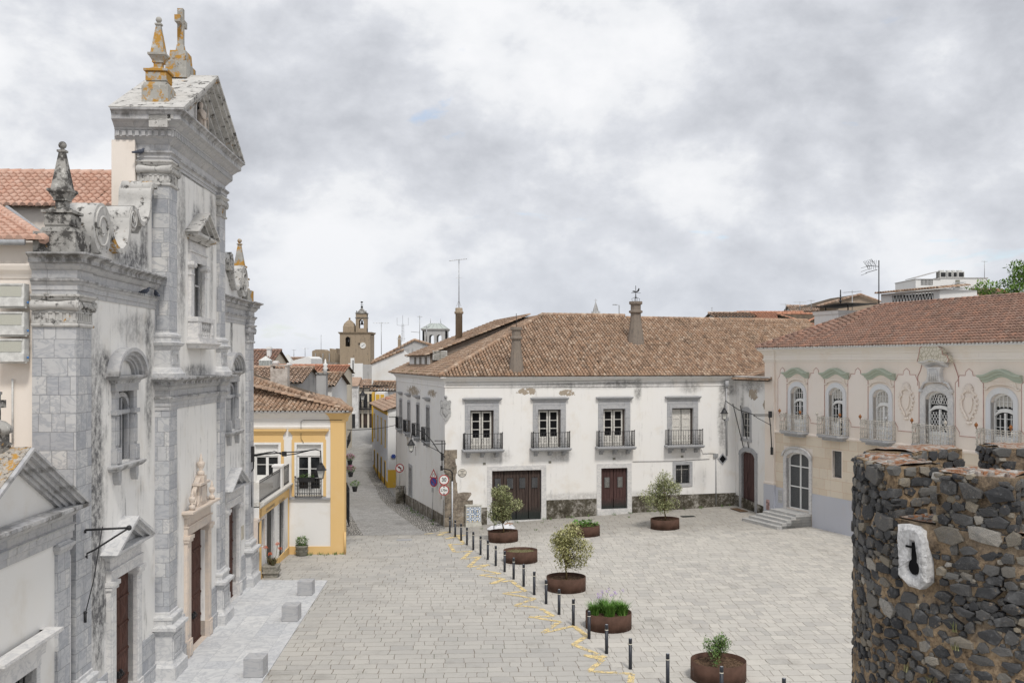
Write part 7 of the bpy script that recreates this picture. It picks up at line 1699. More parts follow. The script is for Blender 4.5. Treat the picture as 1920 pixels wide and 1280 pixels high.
m.add([(x0-.2,-.2,zt+.1),(x1+.2,-.2,zt+.1),(x1+.2,4.4,zt+.1),(x0-.2,4.4,zt+.1),(cx-.9,2.1,zr),(cx+.9,2.1,zr)],[(0,1,5,4),(1,2,5),(2,3,4,5),(3,0,4),(0,3,2,1)]);part('roof',m,flat('verdigris_glass',(.42,.46,.43),.4),t)
m = MB()
for q in (cx-.9,cx+.9): m.tube([(q,2.1,zr),(q,2.1,zr+.8)],.05,5)
for k in range(6): u = k/5;m.tube([(x0-.2+(x1-x0+.4)*u,-.2,zt+.14),(cx-.9+1.8*u,2.1,zr+.03)],.03,4)
part('glazing_bars',m,STEEL,t)
# --- masts and aerials left of centre
def mast(px,y0_,y1_,Z,label,boom=1.6,el=.5,n=6,lattice=False,g='distant aerials',ang=.1,arm=None):
    f = Flat(Z);x,z0 = f.p(px,y0_);z1 = f.p(px,y1_)[1];m = MB()
    if lattice:
        for k in range(3): a = k*2.09;m.tube([(x+.22*math.cos(a),.22*math.sin(a),z0),(x+.16*math.cos(a),.16*math.sin(a),z1)],.03,4)
        nn = int((z1-z0)/.5)
        for k in range(nn): z = z0+(z1-z0)*k/nn;m.tube([(x-.2,-.1,z),(x+.2,.1,z+.45)],.02,4);m.tube([(x-.2,0,z),(x+.2,0,z)],.02,4)
        for q in (-.9,.9): m.tube([(x,0,z1-.3),(x+q,0,z1-.2),(x+q,0,z1+1.0)],.03,4)
        m.tube([(x,0,z1),(x,0,z1+1.4)],.03,4)
    else:
        m.tube([(x,0,z0),(x,0,z1)],.045,5);m.tube([(x-boom*.5,-.1,z1-.1),(x+boom*.5,.1,z1-.1)],.03,4)
        for k in range(n): t_ = -boom*.5+boom*k/(n-1);m.tube([(x+t_-.05,-el,z1-.1),(x+t_+.05,el,z1-.1)],.02,4)
        if arm: m.tube([(x,0,z0+(z1-z0)*arm[0]),(x+arm[1],0,z0+(z1-z0)*arm[0]+.1)],.03,4)
    single('aerial_mast',m,STEEL,label,'antenna',f,g)
mast(715,665,604,126,'slender mast with a short flat boom standing right of the clock tower',1.8,.4,6)
mast(755,640,607,160,'triangular lattice mast with two short prongs right of the clock tower',lattice=True)
mast(787,640,592,125,'pole aerial with stacked elements just left of the lantern tower',.5,.3,4,arm=(.35,-1.1))
mast(602,655,628,200,'bare thin mast rising over the ruined battlements',.1,.05,2)
mast(752,652,663-30,120,'short stub aerial above the great blank wall',.9,.3,4)
mast(551,668,655,160,'tiny aerial over the white sloping gable wall',.5,.2,3)
mast(572,668,652,160,'tiny aerial with a hooked top left of the battlements',.9,.2,3)
mast(800,640,611,90,'slim pole against the lantern tower wall',.4,.2,3)
# aerial on the round chimney
m = MB();x,z = c3;z1 = W.Y(860,486,15.0)[1];m.tube([(x,15,z-.2),(x,15,z1)],.035,6);m.tube([(x-.8,14.9,z1-.15),(x+.65,15.1,z1+.05)],.025,4)
for k in range(8): t_ = -.75+k*.19;m.tube([(x+t_,14.75,z1-.14+(t_+.8)*.13),(x+t_,15.25,z1-.14+(t_+.8)*.13)],.014,4)
m.tube([(x-.25,15,z+2.4),(x+.25,15,z+2.4)],.015,4)
for q in (-.2,.2): m.tube([(x+q,15.1,z+.1),(x,15,z+.6)],.015,4)
single('tv_antenna',m,STEEL,'very tall mast and aerial standing on the round brick chimney','antenna',W,'rooftop antennas')
# --- right skyline
f = Flat(150);t = thing('white_service_block','white flat-roofed block with rooftop cooling units and outside metal stair','building',f)
a = f.p(1717,600);b = f.p(1763,524);c = f.p(1856,521)
m = MB();m.box(a[0],b[0],0,8,10,b[1]);m.box(b[0],c[0],.8,9,10,c[1]);part('wall',m,FARW,t)
m = MB();m.box(a[0]-.1,b[0]+.1,-.1,8,b[1],b[1]+.12);m.box(b[0],c[0]+.1,.7,9,c[1],c[1]+.12);m.hexa([(a[0]+.4,1,b[1]+.3),(a[0]+4,1,b[1]+1.3),(a[0]+4,5,b[1]+1.3),(a[0]+.4,5,b[1]+.3),(a[0]+.4,1,b[1]+.4),(a[0]+4,1,b[1]+1.4),(a[0]+4,5,b[1]+1.4),(a[0]+.4,5,b[1]+.4)]);part('parapet',m,FARG,t)
m = MB();x0,z0 = f.p(1726,535);x1,z1 = f.p(1749,524.5)
for i in range(9):
    for j in range(4): xx = x0+(x1-x0)*(i+.2)/9;zz_ = z0+(z1-z0)*(j+.2)/4;m.prism([(xx,zz_),(xx+.11,zz_),(xx+.17,zz_+.17),(xx+.06,zz_+.17)],-.03,.01)
part('vent_block',m,DARK,t)
for k,(p,q) in enumerate(((1767,1779),(1781,1790),(1791,1800),(1801,1813))):
    a_ = f.p(p,521);b_ = f.p(q,508);m = MB();m.box(a_[0],b_[0],.8,2.2,c[1]+.1,b_[1]);m.lathe((a_[0]+b_[0])/2,1.5,[((b_[0]-a_[0])*.45,b_[1]),((b_[0]-a_[0])*.45,b_[1]+.25)],12)
    u = thing('cooling_unit','rooftop cooling unit, %s from the left on the white service block' % ('first','second','third','fourth')[k],'air conditioner',f,'cooling units on the white block')
    part('casing',m,ACW,u);m = MB();m.box(a_[0]+.12,b_[0]-.12,.76,.8,c[1]+.25,b_[1]-.15);part('grille',m,IRON,u)
m = MB();p0 = f.p(1770,566);p1 = f.p(1790,541);
for yy in (-.5,.3): m.tube([(p0[0],yy,p0[1]),(p1[0],yy,p1[1]),(p1[0]+1.3,yy,p1[1])],.07,5);m.tube([(p0[0],yy,p0[1]+.9),(p1[0],yy,p1[1]+.9),(p1[0]+1.5,yy,p1[1]+.9)],.04,5)
for k in range(12): u = k/11;m.box(p0[0]+(p1[0]-p0[0])*u-.15,p0[0]+(p1[0]-p0[0])*u+.15,-.5,.3,p0[1]+(p1[1]-p0[1])*u-.03,p0[1]+(p1[1]-p0[1])*u+.03)
for k in range(5): u = k/4;m.tube([(p0[0]+(p1[0]-p0[0])*u,-.5,p0[1]+(p1[1]-p0[1])*u),(p0[0]+(p1[0]-p0[0])*u,-.5,p0[1]+(p1[1]-p0[1])*u+.9)],.03,4)
m.box(p1[0],p1[0]+1.4,-.5,.3,p1[1]-.06,p1[1]);part('metal_stair',m,STEEL,t)
m = MB();q = f.p(1796,541);r3 = f.p(1804,524);m.box(q[0],r3[0],.75,.82,q[1],r3[1]);part('door',m,POTG,t)
m = MB();a = f.p(1790,566);b = f.p(1800,560);m.box(a[0],b[0],.74,.82,a[1],b[1]);part('window',m,GLASS,t)
mast(1846,521,489,150,'thin aerial pole on the white service block',.9,.2,4,g='distant aerials')
f = Flat(128);t = thing('small_gabled_house','small white gabled house with red tiled roof beside the white block','house',f);A = [f.p(*q) for q in ((1800,590),(1800,553),(1816,540),(1832,553),(1832,590))]
m = MB();m.prism(A[::-1],0,4);m.box(A[0][0],A[-1][0]+4,2,6,10,A[1][1]-.4);part('wall',m,FARW,t)
m = MB();q0 = f.p(1816,540);q1 = f.p(1832,553);q2 = f.p(1905,553);q3 = f.p(1905,540)
roofplane(m,[(q0[0],0,q0[1]),(q1[0]+.2,-.3,q1[1]-.1),(q2[0],-.3,q1[1]-.1),(q3[0],3,q0[1])])
tiles(m,(q1[0]-.6,-.35,q1[1]-.1),(1,0,0),(0,.93,.36),q2[0]-q1[0],lambda s: 0,lambda s: min(2.8,1.2+s),.3,.45,seg=3,ends=False);part('roof',m,T_FARR,t)
m = MB();q = f.p(1813,566);m.box(q[0],q[0]+1.0,-.05,0,q[1]-1,q[1]);part('window',m,GLASS,t)
# brown gabled houses
f = Flat(132);t = thing('brown_gabled_house','brown rendered gable with tiled roof behind the broad chimney','house',f)
A = [f.p(*q) for q in ((1572,600),(1572,566),(1612,553),(1650,566),(1650,600))];m = MB();m.prism(A[::-1],0,8);part('wall',m,plaster('brown_wall',(.34,.27,.21),dirt=(.15,.12,.1),amt=.4),t)
m = MB();p0 = f.p(1530,574);p1 = f.p(1612,552.5);p2 = f.p(1652,567)
roofplane(m,[(p0[0],-.3,p0[1]),(A[1][0],-.3,A[1][1]-.1),(p1[0],-.3,p1[1]+.1),(p1[0]-1,9,p1[1]+.1),(p0[0]-1,9,p0[1])]);ridge(m,(p0[0],-.3,p0[1]),(p1[0],-.3,p1[1]+.05),.16,.5);ridge(m,(p1[0],-.3,p1[1]+.05),(p2[0],-.3,p2[1]+.05),.14,.5)
part('roof',m,T_FAR,t)
gabled('town_house','grey walled house with dark tiled roof left of the brown gable',140,1494,1560,592,574,8,FARG,T_FAR)
gabled('town_house','long low red roof with three skylights over the palace ridge',120,1408,1528,606,586,12,FARW,T_FARR,chim=[(1501,1505,588)])
f = Flat(120)
m = MB()
gabled('town_house','small hipped red roof next to the broad chimney',110,1503,1532,610,589,7,FARW,T_FARR,hip=1)
for k,px_ in enumerate((1435,1463,1494)):
    a = f.p(px_-4,597,3.6);b = f.p(px_+5,592.5,4.6);m = MB();m.add([(a[0],3.3,a[1]),(b[0],3.3,a[1]),(b[0]-.25,4.6,b[1]+.1),(a[0]-.25,4.6,b[1]+.1),(a[0],3.3,a[1]-.15),(b[0],3.3,a[1]-.15)],[(0,1,2,3),(0,4,5,1)])
    single('skylight',m,LAMPG,'%s of three skylights in the long red roof behind the palace' % ('leftmost','middle','rightmost')[k],'skylight',f,'skylights in the long red roof')
gabled('town_house','low grey parapet roof peeping over the right end of the palace ridge',100,1345,1412,594,588,6,FARG,T_FAR)
mast(1473,590,569,130,'small aerial over the long red roof, left one',1.3,.2,4);mast(1500,586,565,130,'small aerial over the long red roof, right one',1.6,.2,5);mast(1521,580,562,130,'small leaning aerial left of the broad chimney',.9,.3,3);mast(1397,590,581,120,'tiny aerial over the right end of the palace ridge',1.2,.2,4);mast(1302+33,590,576,130,'bare rod over the palace ridge',.1,.05,2)
f = Flat(190);m = MB();x,z0 = f.p(1117,600);z1 = f.p(1117,560)[1]
m.lathe(x,0,[(1.0,z0-2),(.8,z0+1.2),(.55,z0+1.6),(.45,z0+2.2),(.12,z0+3.2),(.05,z1-.6)],8,smooth=False);m.tube([(x,0,z1-.7),(x,0,z1)],.04,4);m.tube([(x-.3,0,z1-.3),(x+.3,0,z1-.3)],.04,4)
for k in range(8): a = k*.785;m.tube([(x+.8*math.cos(a),.8*math.sin(a),z0+1.2),(x+.8*math.cos(a),.8*math.sin(a),z0+1.7)],.06,4)
single('church_spire',m,FARG,'distant slim grey spire with cross behind the palace roof','spire',f)
f = Flat(120);m = MB();x,z0 = f.p(1161,600);z1 = f.p(1161,572)[1];m.tube([(x,0,z0-6),(x,0,z1),(x-.5,0,z1+.05)],.06,6);m.box(x-.8,x-.35,-.1,.1,z1,z1+.1);single('street_lamp',m,STEEL,'distant street lamp head peeping over the palace ridge','street lamp',f)
# --- trees at the right edge
def tree(label,X,Y,zb,ht,rad,mat_,seed,n=6500,group=None,ls=.42,trunk_r=.22,flat_=.75):
    rr = random.Random(seed);t = thing('tree',label,'tree',loc=(X,Y,zb),group=group)
    m = MB();m.tube([(0,0,0),(.1,.05,ht*.3),(-.05,0,ht*.6)],[trunk_r,trunk_r*.75,trunk_r*.4],8);cl = []
    for k in range(22):
        a = rr.uniform(0,6.28);u = rr.uniform(-.7,1);q = math.sqrt(1-u*u)*rr.uniform(.5,.85);c = (rad*q*math.cos(a),rad*q*math.sin(a),ht*.68+ht*.28*u*flat_)
        cl.append(c);m.tube([(0,0,ht*.45),(c[0]*.4,c[1]*.4,ht*.58),(c[0]*.9,c[1]*.9,c[2]-.1)],[trunk_r*.35,trunk_r*.2,.02],5)
    part('trunk',m,BARK,t);m = MB()
    for c in cl: s_ = rr.uniform(.26,.44)*rad;leaves(m,c,(s_,s_,s_*.62),n//22,ls,rr)
    part('crown',m,mat_,t);return t
tree('bright green tree top rising highest at the right edge of the photo',60.6,117.0,6.0,17.2,3.6,LEAFM,31)
tree('broad green tree crown spreading left above the salmon roof',56.6,116.0,6.0,14.6,4.4,LEAFM,32)
# ================================================================ street furniture
def olive(label,X,Y,zb,crown,ht0,ht1,seed,mat_,n=2600,gr=None):
    """young olive: thin stem, forking limbs, loose crown. crown=(rx, ry), foliage from ht0 to ht1 above the soil"""
    rr = random.Random(seed);t = thing('olive_tree',label,'tree',loc=(X,Y,zb),group=gr)
    m = MB();k0 = ht0*.95;m.tube([(0,0,-.05),(.02,.01,k0*.4),(-.03,0,k0*.8),(0,0,k0+.15)],[.055,.042,.036,.032],8);tips = []
    for k in range(30):
        a = rr.uniform(0,6.28);q = rr.uniform(.15,1.0);u = rr.uniform(0,1);sh = math.sin(math.pi*min(1,.14+u*.80))**.6
        c = (crown[0]*q*math.cos(a)*sh*.86,crown[1]*q*math.sin(a)*sh*.86,ht0+.05+(ht1-ht0)*u*.92);tips.append(c)
        m.tube([(0,0,k0+rr.uniform(-.1,.25)),(c[0]*.45+rr.uniform(-.05,.05),c[1]*.45,ht0+(c[2]-ht0)*.5),c],[.020,.013,.004],5)
    part('trunk',m,BARK,t);m = MB()
    for c in tips:
        s_ = rr.uniform(.20,.34)*crown[0]+.06;leaves(m,c,(s_,s_,s_*.9),n//19,.125,rr)
        for j in range(3):       # upright shoots
            a = rr.uniform(0,6.28);L_ = rr.uniform(.15,.34);d = Vector((math.cos(a)*.4+c[0]*.5,math.sin(a)*.4+c[1]*.5,1)).normalized()
            p0 = Vector(c)+Vector((rr.uniform(-.1,.1),rr.uniform(-.1,.1),0))
            for i in range(7):
                p = p0+d*L_*i/6;b = rr.uniform(0,6.28);l = .075;uid = (rr.random()*9,rr.random()*9);e = Vector((math.cos(b),math.sin(b),.8)).normalized()*l;w = Vector((-math.sin(b),math.cos(b),0))*.017
                m.add([tuple(p),tuple(p+e*.5+w),tuple(p+e),tuple(p+e*.5-w)],[(0,1,2,3)],uv=[uid])
    part('crown',m,mat_,t);return t
RP = .87
PLN = [(1347,1236,'nearest planter, with a small leafy bush at the lower right'),(1141,1146,'rusted steel planter filled with grassy clumps and violet flowers'),(1061.5,1079.5,'dark brown steel planter under the round olive tree beside the bollards'),
       (976,1030,'rusted steel planter holding only dry turf'),(943.5,994.5,'streaked steel planter with olive tree in front of the wide garage door'),(1097.5,984,'streaked steel planter packed with low glossy green leaves'),(1247,971.4,'dark steel planter with the broad olive tree farthest to the right')]
def make_planter():
    m = MB();n = 40;H = .60
    m.lathe(0,0,[(RP,0),(RP,H),(RP-.022,H),(RP-.022,.40),(.01,.40)],n)
    for i in range(len(m.f)): pass
    return m
pm = make_planter().mesh('steel_ring',CORTEN)
sm_ = MB();rr = random.Random(2);nn_ = 26
vs = [(0,0,.47)];fs = []
for j in range(1,9):
    for k in range(nn_): a = 6.283*k/nn_;r = (RP-.02)*j/8;vs.append((r*math.cos(a),r*math.sin(a),.47+rr.uniform(-.022,.022)-(.02 if j == 8 else 0)))
fs += [(0,1+k,1+(k+1) % nn_) for k in range(nn_)]
for j in range(7):
    for k in range(nn_): fs.append((1+j*nn_+k,1+(j+1)*nn_+k,1+(j+1)*nn_+(k+1) % nn_,1+j*nn_+(k+1) % nn_))
sm_.add(vs,fs,smooth=True)
soil_me = sm_.mesh('soil',SOIL);turf_me = sm_.mesh('turf',GRAVEL)
PP = []
for k,(px,py,lab) in enumerate(PLN):
    z = 0.0
    for _ in range(15):
        Y = (CAMZ-z-.6)*F/(py-680);X = (px-960)/F*Y;z = .5*z+.5*gz(X,Y)
    gx = (gz(X+.8,Y)-gz(X-.8,Y))/1.6;gy = (gz(X,Y+.8)-gz(X,Y-.8))/1.6
    t = thing('planter',lab,'planter',loc=(X,Y,z),group='round steel planters on the square');t.rotation_euler = (math.atan(gy),-math.atan(gx),0)
    o = part('steel_ring',pm,None,t);o = part('soil',turf_me if k == 3 else soil_me,None,t);PP.append((X,Y,z+.47))
# low plants
rr = random.Random(12)
X,Y,z = PP[0];m = MB();t = thing('bush','small bushy shrub with glossy leaves in the nearest planter','bush',loc=(X,Y,z))
mt = MB()
for k in range(20):
    a = rr.uniform(0,6.28);q = rr.uniform(.0,.32);q *= 1.35;h = rr.uniform(.45,1.0)*(1-q*.6);c = (q*math.cos(a)*1.2,q*math.sin(a)*1.2,h*.75);mt.tube([(0,0,0),(c[0]*.5,c[1]*.5,h*.4),(c[0],c[1],h)],[.012,.008,.003],4)
    leaves(m,(c[0],c[1],h*.8),(.14,.14,.24),75,.085,rr)
part('stem',mt,BARK,t);part('foliage',m,LEAFB,t)
X,Y,z = PP[1]
for k,(dx,dy,h,vi) in enumerate(((-.55,.05,.46,'left grassy clump in the flower planter'),(.02,-.18,.52,'middle grassy clump in the flower planter'),(.52,-.02,.50,'right grassy clump in the flower planter'),(-.15,.42,.50,'rear grassy clump in the flower planter'),(.35,.48,.44,'rear right grassy clump in the flower planter'))):
    m = MB();tuft(m,(0,0,0),330,h,.18,rr,.015,.9);t = thing('grass_clump','green '+vi,'plant',loc=(X+dx,Y+dy,z),group='grassy clumps in the flower planter');part('blades',m,LEAFG,t)
    if k in (0,3,1,4):
        m = MB();m2 = MB()
        for j in range(3 if k else 4):
            a = rr.uniform(0,6.28);ex = (.25*math.cos(a),.2*math.sin(a),h+rr.uniform(.15,.42));m.tube([(0,0,0),(ex[0]*.4,ex[1]*.4,ex[2]*.6),ex],.005,3);leaves(m2,ex,(.06,.06,.05),26,.045,rr)
        part('flower_stem',m,LEAFG,t);part('flower',m2,PURP,t)
X,Y,z = PP[5];m = MB();rr = random.Random(5)
for k in range(230):
    a = rr.uniform(0,6.28);q = (RP-.12)*math.sqrt(rr.random());h = rr.uniform(.12,.38)*(1.15-q*.5);x,y = q*math.cos(a),q*math.sin(a);b = rr.uniform(0,6.28);l = rr.uniform(.10,.17);e = Vector((math.cos(b),math.sin(b),rr.uniform(-.1,.7)))*l;w = Vector((-math.sin(b),math.cos(b),0))*l*.42;p = Vector((x,y,h));uid = (rr.random()*9,rr.random()*9)
    m.add([tuple(p),tuple(p+e*.35+w),tuple(p+e*.8+w*.8),tuple(p+e*1.1),tuple(p+e*.8-w*.8),tuple(p+e*.35-w)],[(0,1,2,3,4,5)],uv=[uid])
t = thing('leafy_plants','low glossy green leaves filling one planter before the palace wall','plants',loc=(X,Y,z));part('foliage',m,LEAFG,t)
X,Y,z = PP[3];m = MB()
for k in range(90): a = rr.uniform(0,6.28);q = (RP-.1)*math.sqrt(rr.random());tuft(m,(q*math.cos(a),q*math.sin(a),0),4,.07,.05,rr,.008)
single('dry_turf',m,LEAFY,None,None,loc=(X,Y,z),kind='stuff')
olive('round olive tree growing from the planter beside the bollards, seen in front of the square',*PP[2],(1.12,1.0),.60,2.25,3,LEAFO,3300,'young olive trees in planters')
olive('greyish olive tree in front of the wide brown garage door',*PP[4],(1.15,1.0),.62,2.65,8,LEAFD,3600,'young olive trees in planters')
olive('broad olive tree standing alone before the barred window',*PP[6],(1.5,1.15),.66,2.7,14,LEAFD,3800,'young olive trees in planters')
# bollards
bol = [(79,333),(113,357),(150,382),(187,409),(227,440),(273,470),(319,501),(369,540),(425,578),(482,625),(545,670),(612,722),(687,780),(769,847),(859,916),(958,999),(1069,1093),(1219,1191)]
BP = [(820+a/3.368,900+b/3.368) for a,b in bol]+[(1252,1285),(1353,1312),(1470,1336)]
ords = ['first','second','third','fourth','fifth','sixth','seventh','eighth','ninth','tenth','eleventh','twelfth','thirteenth','fourteenth','fifteenth','sixteenth','seventeenth','eighteenth','nineteenth','twentieth','last']
m1 = MB();m1.lathe(0,0,[(.058,-.1),(.058,.80),(.052,.80),(.052,.83),(.058,.83),(.058,.985),(.052,1.0),(.001,1.002)],14)
for i in range(len(m1.f)): m1.sm[i] = True
b1 = m1.mesh('post',flat('bollard_paint',(.028,.032,.042),.45,.4,var=.15))
m1 = MB();m1.lathe(0,0,[(.0595,.805),(.0595,.828)],14);b2 = m1.mesh('reflective_band',flat('band',(.74,.70,.60),.5,var=.1))
m1 = MB();m1.lathe(0,0,[(.05,1.001),(.03,1.006),(.001,1.008)],12);b3 = m1.mesh('cap',flat('bollard_cap',(.30,.31,.34),.5,.4))
first = None
for k,q in enumerate(BP):
    X,Y,z = gpt(*q)
    lab = '%s dark bollard in the curved row, counted from the palace corner' % ords[k] if k < 20 else 'last dark bollard in the curved row, only its cap inside the picture'
    if first is None:
        first = thing('bollard',lab,'bollard',loc=(X,Y,z),group='bollards curving across the square');part('post',b1,None,first);part('reflective_band',b2,None,first);part('cap',b3,None,first)
    else: copy_tree(first,None,(X,Y,z),lab)
# marble cubes
for k,((a,b),w,rz,lab) in enumerate((((474.5,1270),.62,.03,'nearest of the three grey marble cube seats on the platform'),((543,1165),.62,.03,'middle marble cube seat on the church platform'),((571,1116.5),.62,.03,'farthest marble cube seat, near the platform corner'))):
    Y = (CAMZ-PLZ)*F/(b-680);X = (a-960)/F*Y;s_ = .31;m = MB();m.taper(0,s_,s_-.012,s_-.012,0,s_,s_,.02);m.box(-s_,s_,0,2*s_,.02,.60);m.taper(0,s_,s_,s_,.60,s_-.012,s_-.012,.612)
    t = single('marble_cube',m,SURR,lab,'seat',loc=(X,Y,PLZ),rz=-.0466+rz,group='marble cube seats')
# flower pots by the yellow house
X,Y,z = gpt(563.5,1043)
t = thing('flower_pot','round grey-green pot with dark leafy plant against the ochre plinth','flower pot',loc=(X,Y+.3,z))
m = MB();m.lathe(0,0,[(.24,0),(.31,.08),(.31,.42),(.34,.45),(.34,.56),(.30,.56),(.29,.50),(.01,.5)],20)
for k in range(18): a = 6.283*k/18;m.ball((.315*math.cos(a),.315*math.sin(a),.25),.035,6)
part('pot',m,POTG,t);m = MB();leaves(m,(0,0,.75),(.33,.33,.26),420,.12,rr);part('foliage',m,LEAFB,t)
X,Y,z = gpt(505,1084)
t = thing('aloe_planter','square concrete trough with spiky aloes and red-orange flowers beside the church','planter',loc=(X,Y+.4,z),rz=.05)
m = MB();m.taper(0,0,.30,.30,0,.36,.36,.50);m.taper(0,0,.39,.39,.22,.39,.39,.30);m.taper(0,0,.38,.38,.50,.38,.38,.56);part('trough',m,CONC,t)
m = MB()
for k in range(5): tuft(m,(rr.uniform(-.2,.2),rr.uniform(-.2,.2),.52),26,.38,.06,rr,.03,.9)
part('aloe_leaves',m,leafmat('aloe_leaf',(.10,.085,.04),(.16,.11,.06),(.08,.10,.05)),t)
for k,(dx,dz) in enumerate(((-.28,1.35),(-.05,1.05),(.28,1.50),(.40,1.30))):
    m = MB();m.tube([(dx*.3,0,.5),(dx*.8,0,dz*.7),(dx,0,dz)],.010,4);fs_ = part('flower_stem',m,LEAFY,t);m = MB();leaves(m,(dx,0,dz+.02),(.10,.10,.055),70,.07,rr);part('flower',m,REDF,fs_)
# flower baskets and street balcony on the flank of the yellow house
for k,(yy,zz_,mt_,lb) in enumerate(((4.2,4.05,PINKF,'topmost hanging pot of magenta flowers beside the yellow-trimmed corner'),(3.5,3.45,PINKF,'lower hanging pot of magenta flowers beside the yellow-trimmed corner'),(2.4,2.75,LEAFB,'hanging pot of green leaves below the two magenta ones'))):
    xo = .42-yy*.198;X,Y = YH.wor(xo+[.12,.12,.3][k],yy)
    t = thing('hanging_pot',lb,'flower pot',loc=(X,Y,zz_),group='pots hung on the flank of the yellow-trimmed house');m = MB();m.lathe(0,0,[(.11,0),(.16,.26),(.17,.28),(.01,.27)],10);part('pot',m,IRON,t)
    m = MB();leaves(m,(0,0,.42),(.30,.24,.2),260,.09,rr);part('foliage',m,LEAFB,t)
    if k < 2: m = MB();leaves(m,(0,0,.50),(.31,.25,.17),300,.07,rr);part('flower',m,mt_,t)
m = MB();
for q in range(9): y_ = 1.2+q*.33;x_ = -.2*y_+.34;m.tube([(x_,y_,1.0),(x_,y_,3.1)],.022,4)
for zz_ in (1.0,1.9,2.9): m.tube([(.1,1.2,zz_),(-.46,4.0,zz_)],.03,4)
for zz_ in (1.0,2.9): m.tube([(-.24,1.2,zz_),(.12,1.2,zz_)],.025,4)
single('window_grille',m,IRON,'dark projecting iron grille on the street flank of the yellow-trimmed house','grille',YH)
# lanterns
def lantern(label,loc,s=1.0,gr='wall-bracket lanterns'):
    t = thing('lantern',label,'lantern',loc=loc,group=gr)      # origin = hanging point
    m = MB();m.lathe(0,0,[(.02*s,0),(.03*s,-.05*s),(.10*s,-.10*s),(.10*s,-.16*s),(.15*s,-.20*s),(.25*s,-.40*s),(.30*s,-.42*s),(.30*s,-.46*s),(.01,-.46*s)],8,smooth=False,ang=.39);part('hood',m,IRON,t)
    m = MB();m.lathe(0,0,[(.245*s,-.46*s),(.15*s,-.86*s),(.01,-.86*s)],4,smooth=False,ang=.785);part('glass',m,LAMPG,t)
    m = MB()
    for k in range(4): a = .785+k*1.571;m.tube([(.25*s*math.cos(a),.25*s*math.sin(a),-.46*s),(.152*s*math.cos(a),.152*s*math.sin(a),-.87*s)],.014*s,4)
    m.lathe(0,0,[(.16*s,-.86*s),(.17*s,-.90*s),(.05*s,-.93*s),(.03*s,-.98*s)],4,smooth=False,ang=.785);part('frame',m,IRON,t);return t
def w3(fr,x,y,z): X,Y = fr.wor(x,y);return (X,Y,z)
def worldtube(m,pts,r,n=6): m.tube(pts,r,n)
def wp(px,py,Y): return ((px-960)/F*Y,Y,10-(py-680)/F*Y)
# church corner lamp
Yc = 45.0;A = wp(472,855,Yc);B = wp(601,845,Yc+.4)
m = MB();m.tube([A,wp(497,851,Yc),wp(531,848,Yc),wp(565,846,Yc+.2),wp(592,842,Yc+.4),B,wp(602,868,Yc+.4)],.028,6);m.tube([wp(472,853,Yc),wp(515,846,Yc),wp(532,853,Yc),wp(552,851,Yc+.2),wp(585,843,Yc+.4)],.025,6)
m.box(A[0]-.1,A[0]+.1,A[1]-.1,A[1]+.1,A[2]-.25,A[2]+.45);m.tube([wp(476,853,Yc),wp(475,878,Yc),wp(470,885,Yc),wp(472,950,Yc)],.03,6);m.box(wp(529,0,Yc)[0],wp(537,0,Yc)[0],Yc-.05,Yc+.05,A[2]+.0,A[2]+.22)
single('lamp_bracket',m,IRON,'long iron lamp bracket reaching out from the far end of the church','bracket',loc=(0,0,0));lantern('lantern hanging in front of the yellow-trimmed window',(B[0]+.02,Yc+.4,wp(602,867,Yc+.4)[2]+.05),.86)
# palace corner lamp
Yw = 64.0;m = MB()
m.tube([wp(834,857,Yw),wp(834,826,Yw),wp(815,826,Yw-.3)],.03,5);m.tube([wp(836,831,Yw),wp(811,833,Yw-.3)],.025,5)
m.tube([wp(834,857,Yw),wp(822,845,Yw-.3),wp(811,828,Yw-.4),wp(797,812,Yw-.6),wp(783,805,Yw-.8),wp(773,804,Yw-.9),wp(771,822,Yw-.9)],.03,6)
m.tube([wp(834,852,Yw),wp(800,834,Yw-.4),wp(786,822,Yw-.7)],.02,5);m.box(wp(827,0,Yw)[0],wp(832,0,Yw)[0],Yw-.3,Yw-.1,wp(0,862,Yw)[2],wp(0,850,Yw)[2])
single('lamp_bracket',m,IRON,'bent iron lamp bracket fixed to the palace corner above the road signs','bracket',loc=(0,0,0));q = wp(771,822,Yw-.9);lantern('lantern hung over the street mouth from the white palace corner',q,.9)
# right-hand lamp on the salmon pilaster
Yp = 63.6;m = MB();m.tube([wp(1443,777,Yp),wp(1413,777,Yp+.5),wp(1385,768,Yp+1),wp(1360,751,Yp+1.4),wp(1358,764,Yp+1.4)],.03,6);m.tube([wp(1443,780,Yp),wp(1413,780,Yp+.5)],.02,5);m.tube([wp(1446,797,Yp),wp(1420,783,Yp+.4),wp(1412,777,Yp+.5)],.022,5)
q = wp(1444,778,Yp);m.box(q[0]-.09,q[0]+.09,Yp-.15,Yp+.1,q[2]-.15,q[2]+.25);m.tube([wp(1443,782,Yp),wp(1445,800,Yp),wp(1447,840,Yp)],.035,5);m.box(wp(1445,0,Yp)[0],wp(1449,0,Yp)[0],Yp-.06,Yp+.06,wp(0,852,Yp)[2],wp(0,838,Yp)[2])
single('lamp_bracket',m,IRON,'iron lamp bracket with dangling cable fixed to the salmon palace pilaster','bracket',loc=(0,0,0));lantern('lantern held out beside the fourth balcony of the white palace',wp(1358,763,Yp+1.4),.9)
for k,(a,b,lb) in enumerate((((1374,756),(1394,838),'left of two slanting iron rods on the return wall'),((1388,760),(1404,840),'right of two slanting iron rods on the return wall'))):
    m = MB();A = W.Y(a[0],a[1],-.9);B = W.X(b[0],b[1],XE-.06);m.tube([(A[0],-.9,A[1]),(XE-.06,B[0],B[1])],.03,5);single('iron_rod',m,IRON,lb,'rod',W,'slanting iron rods')
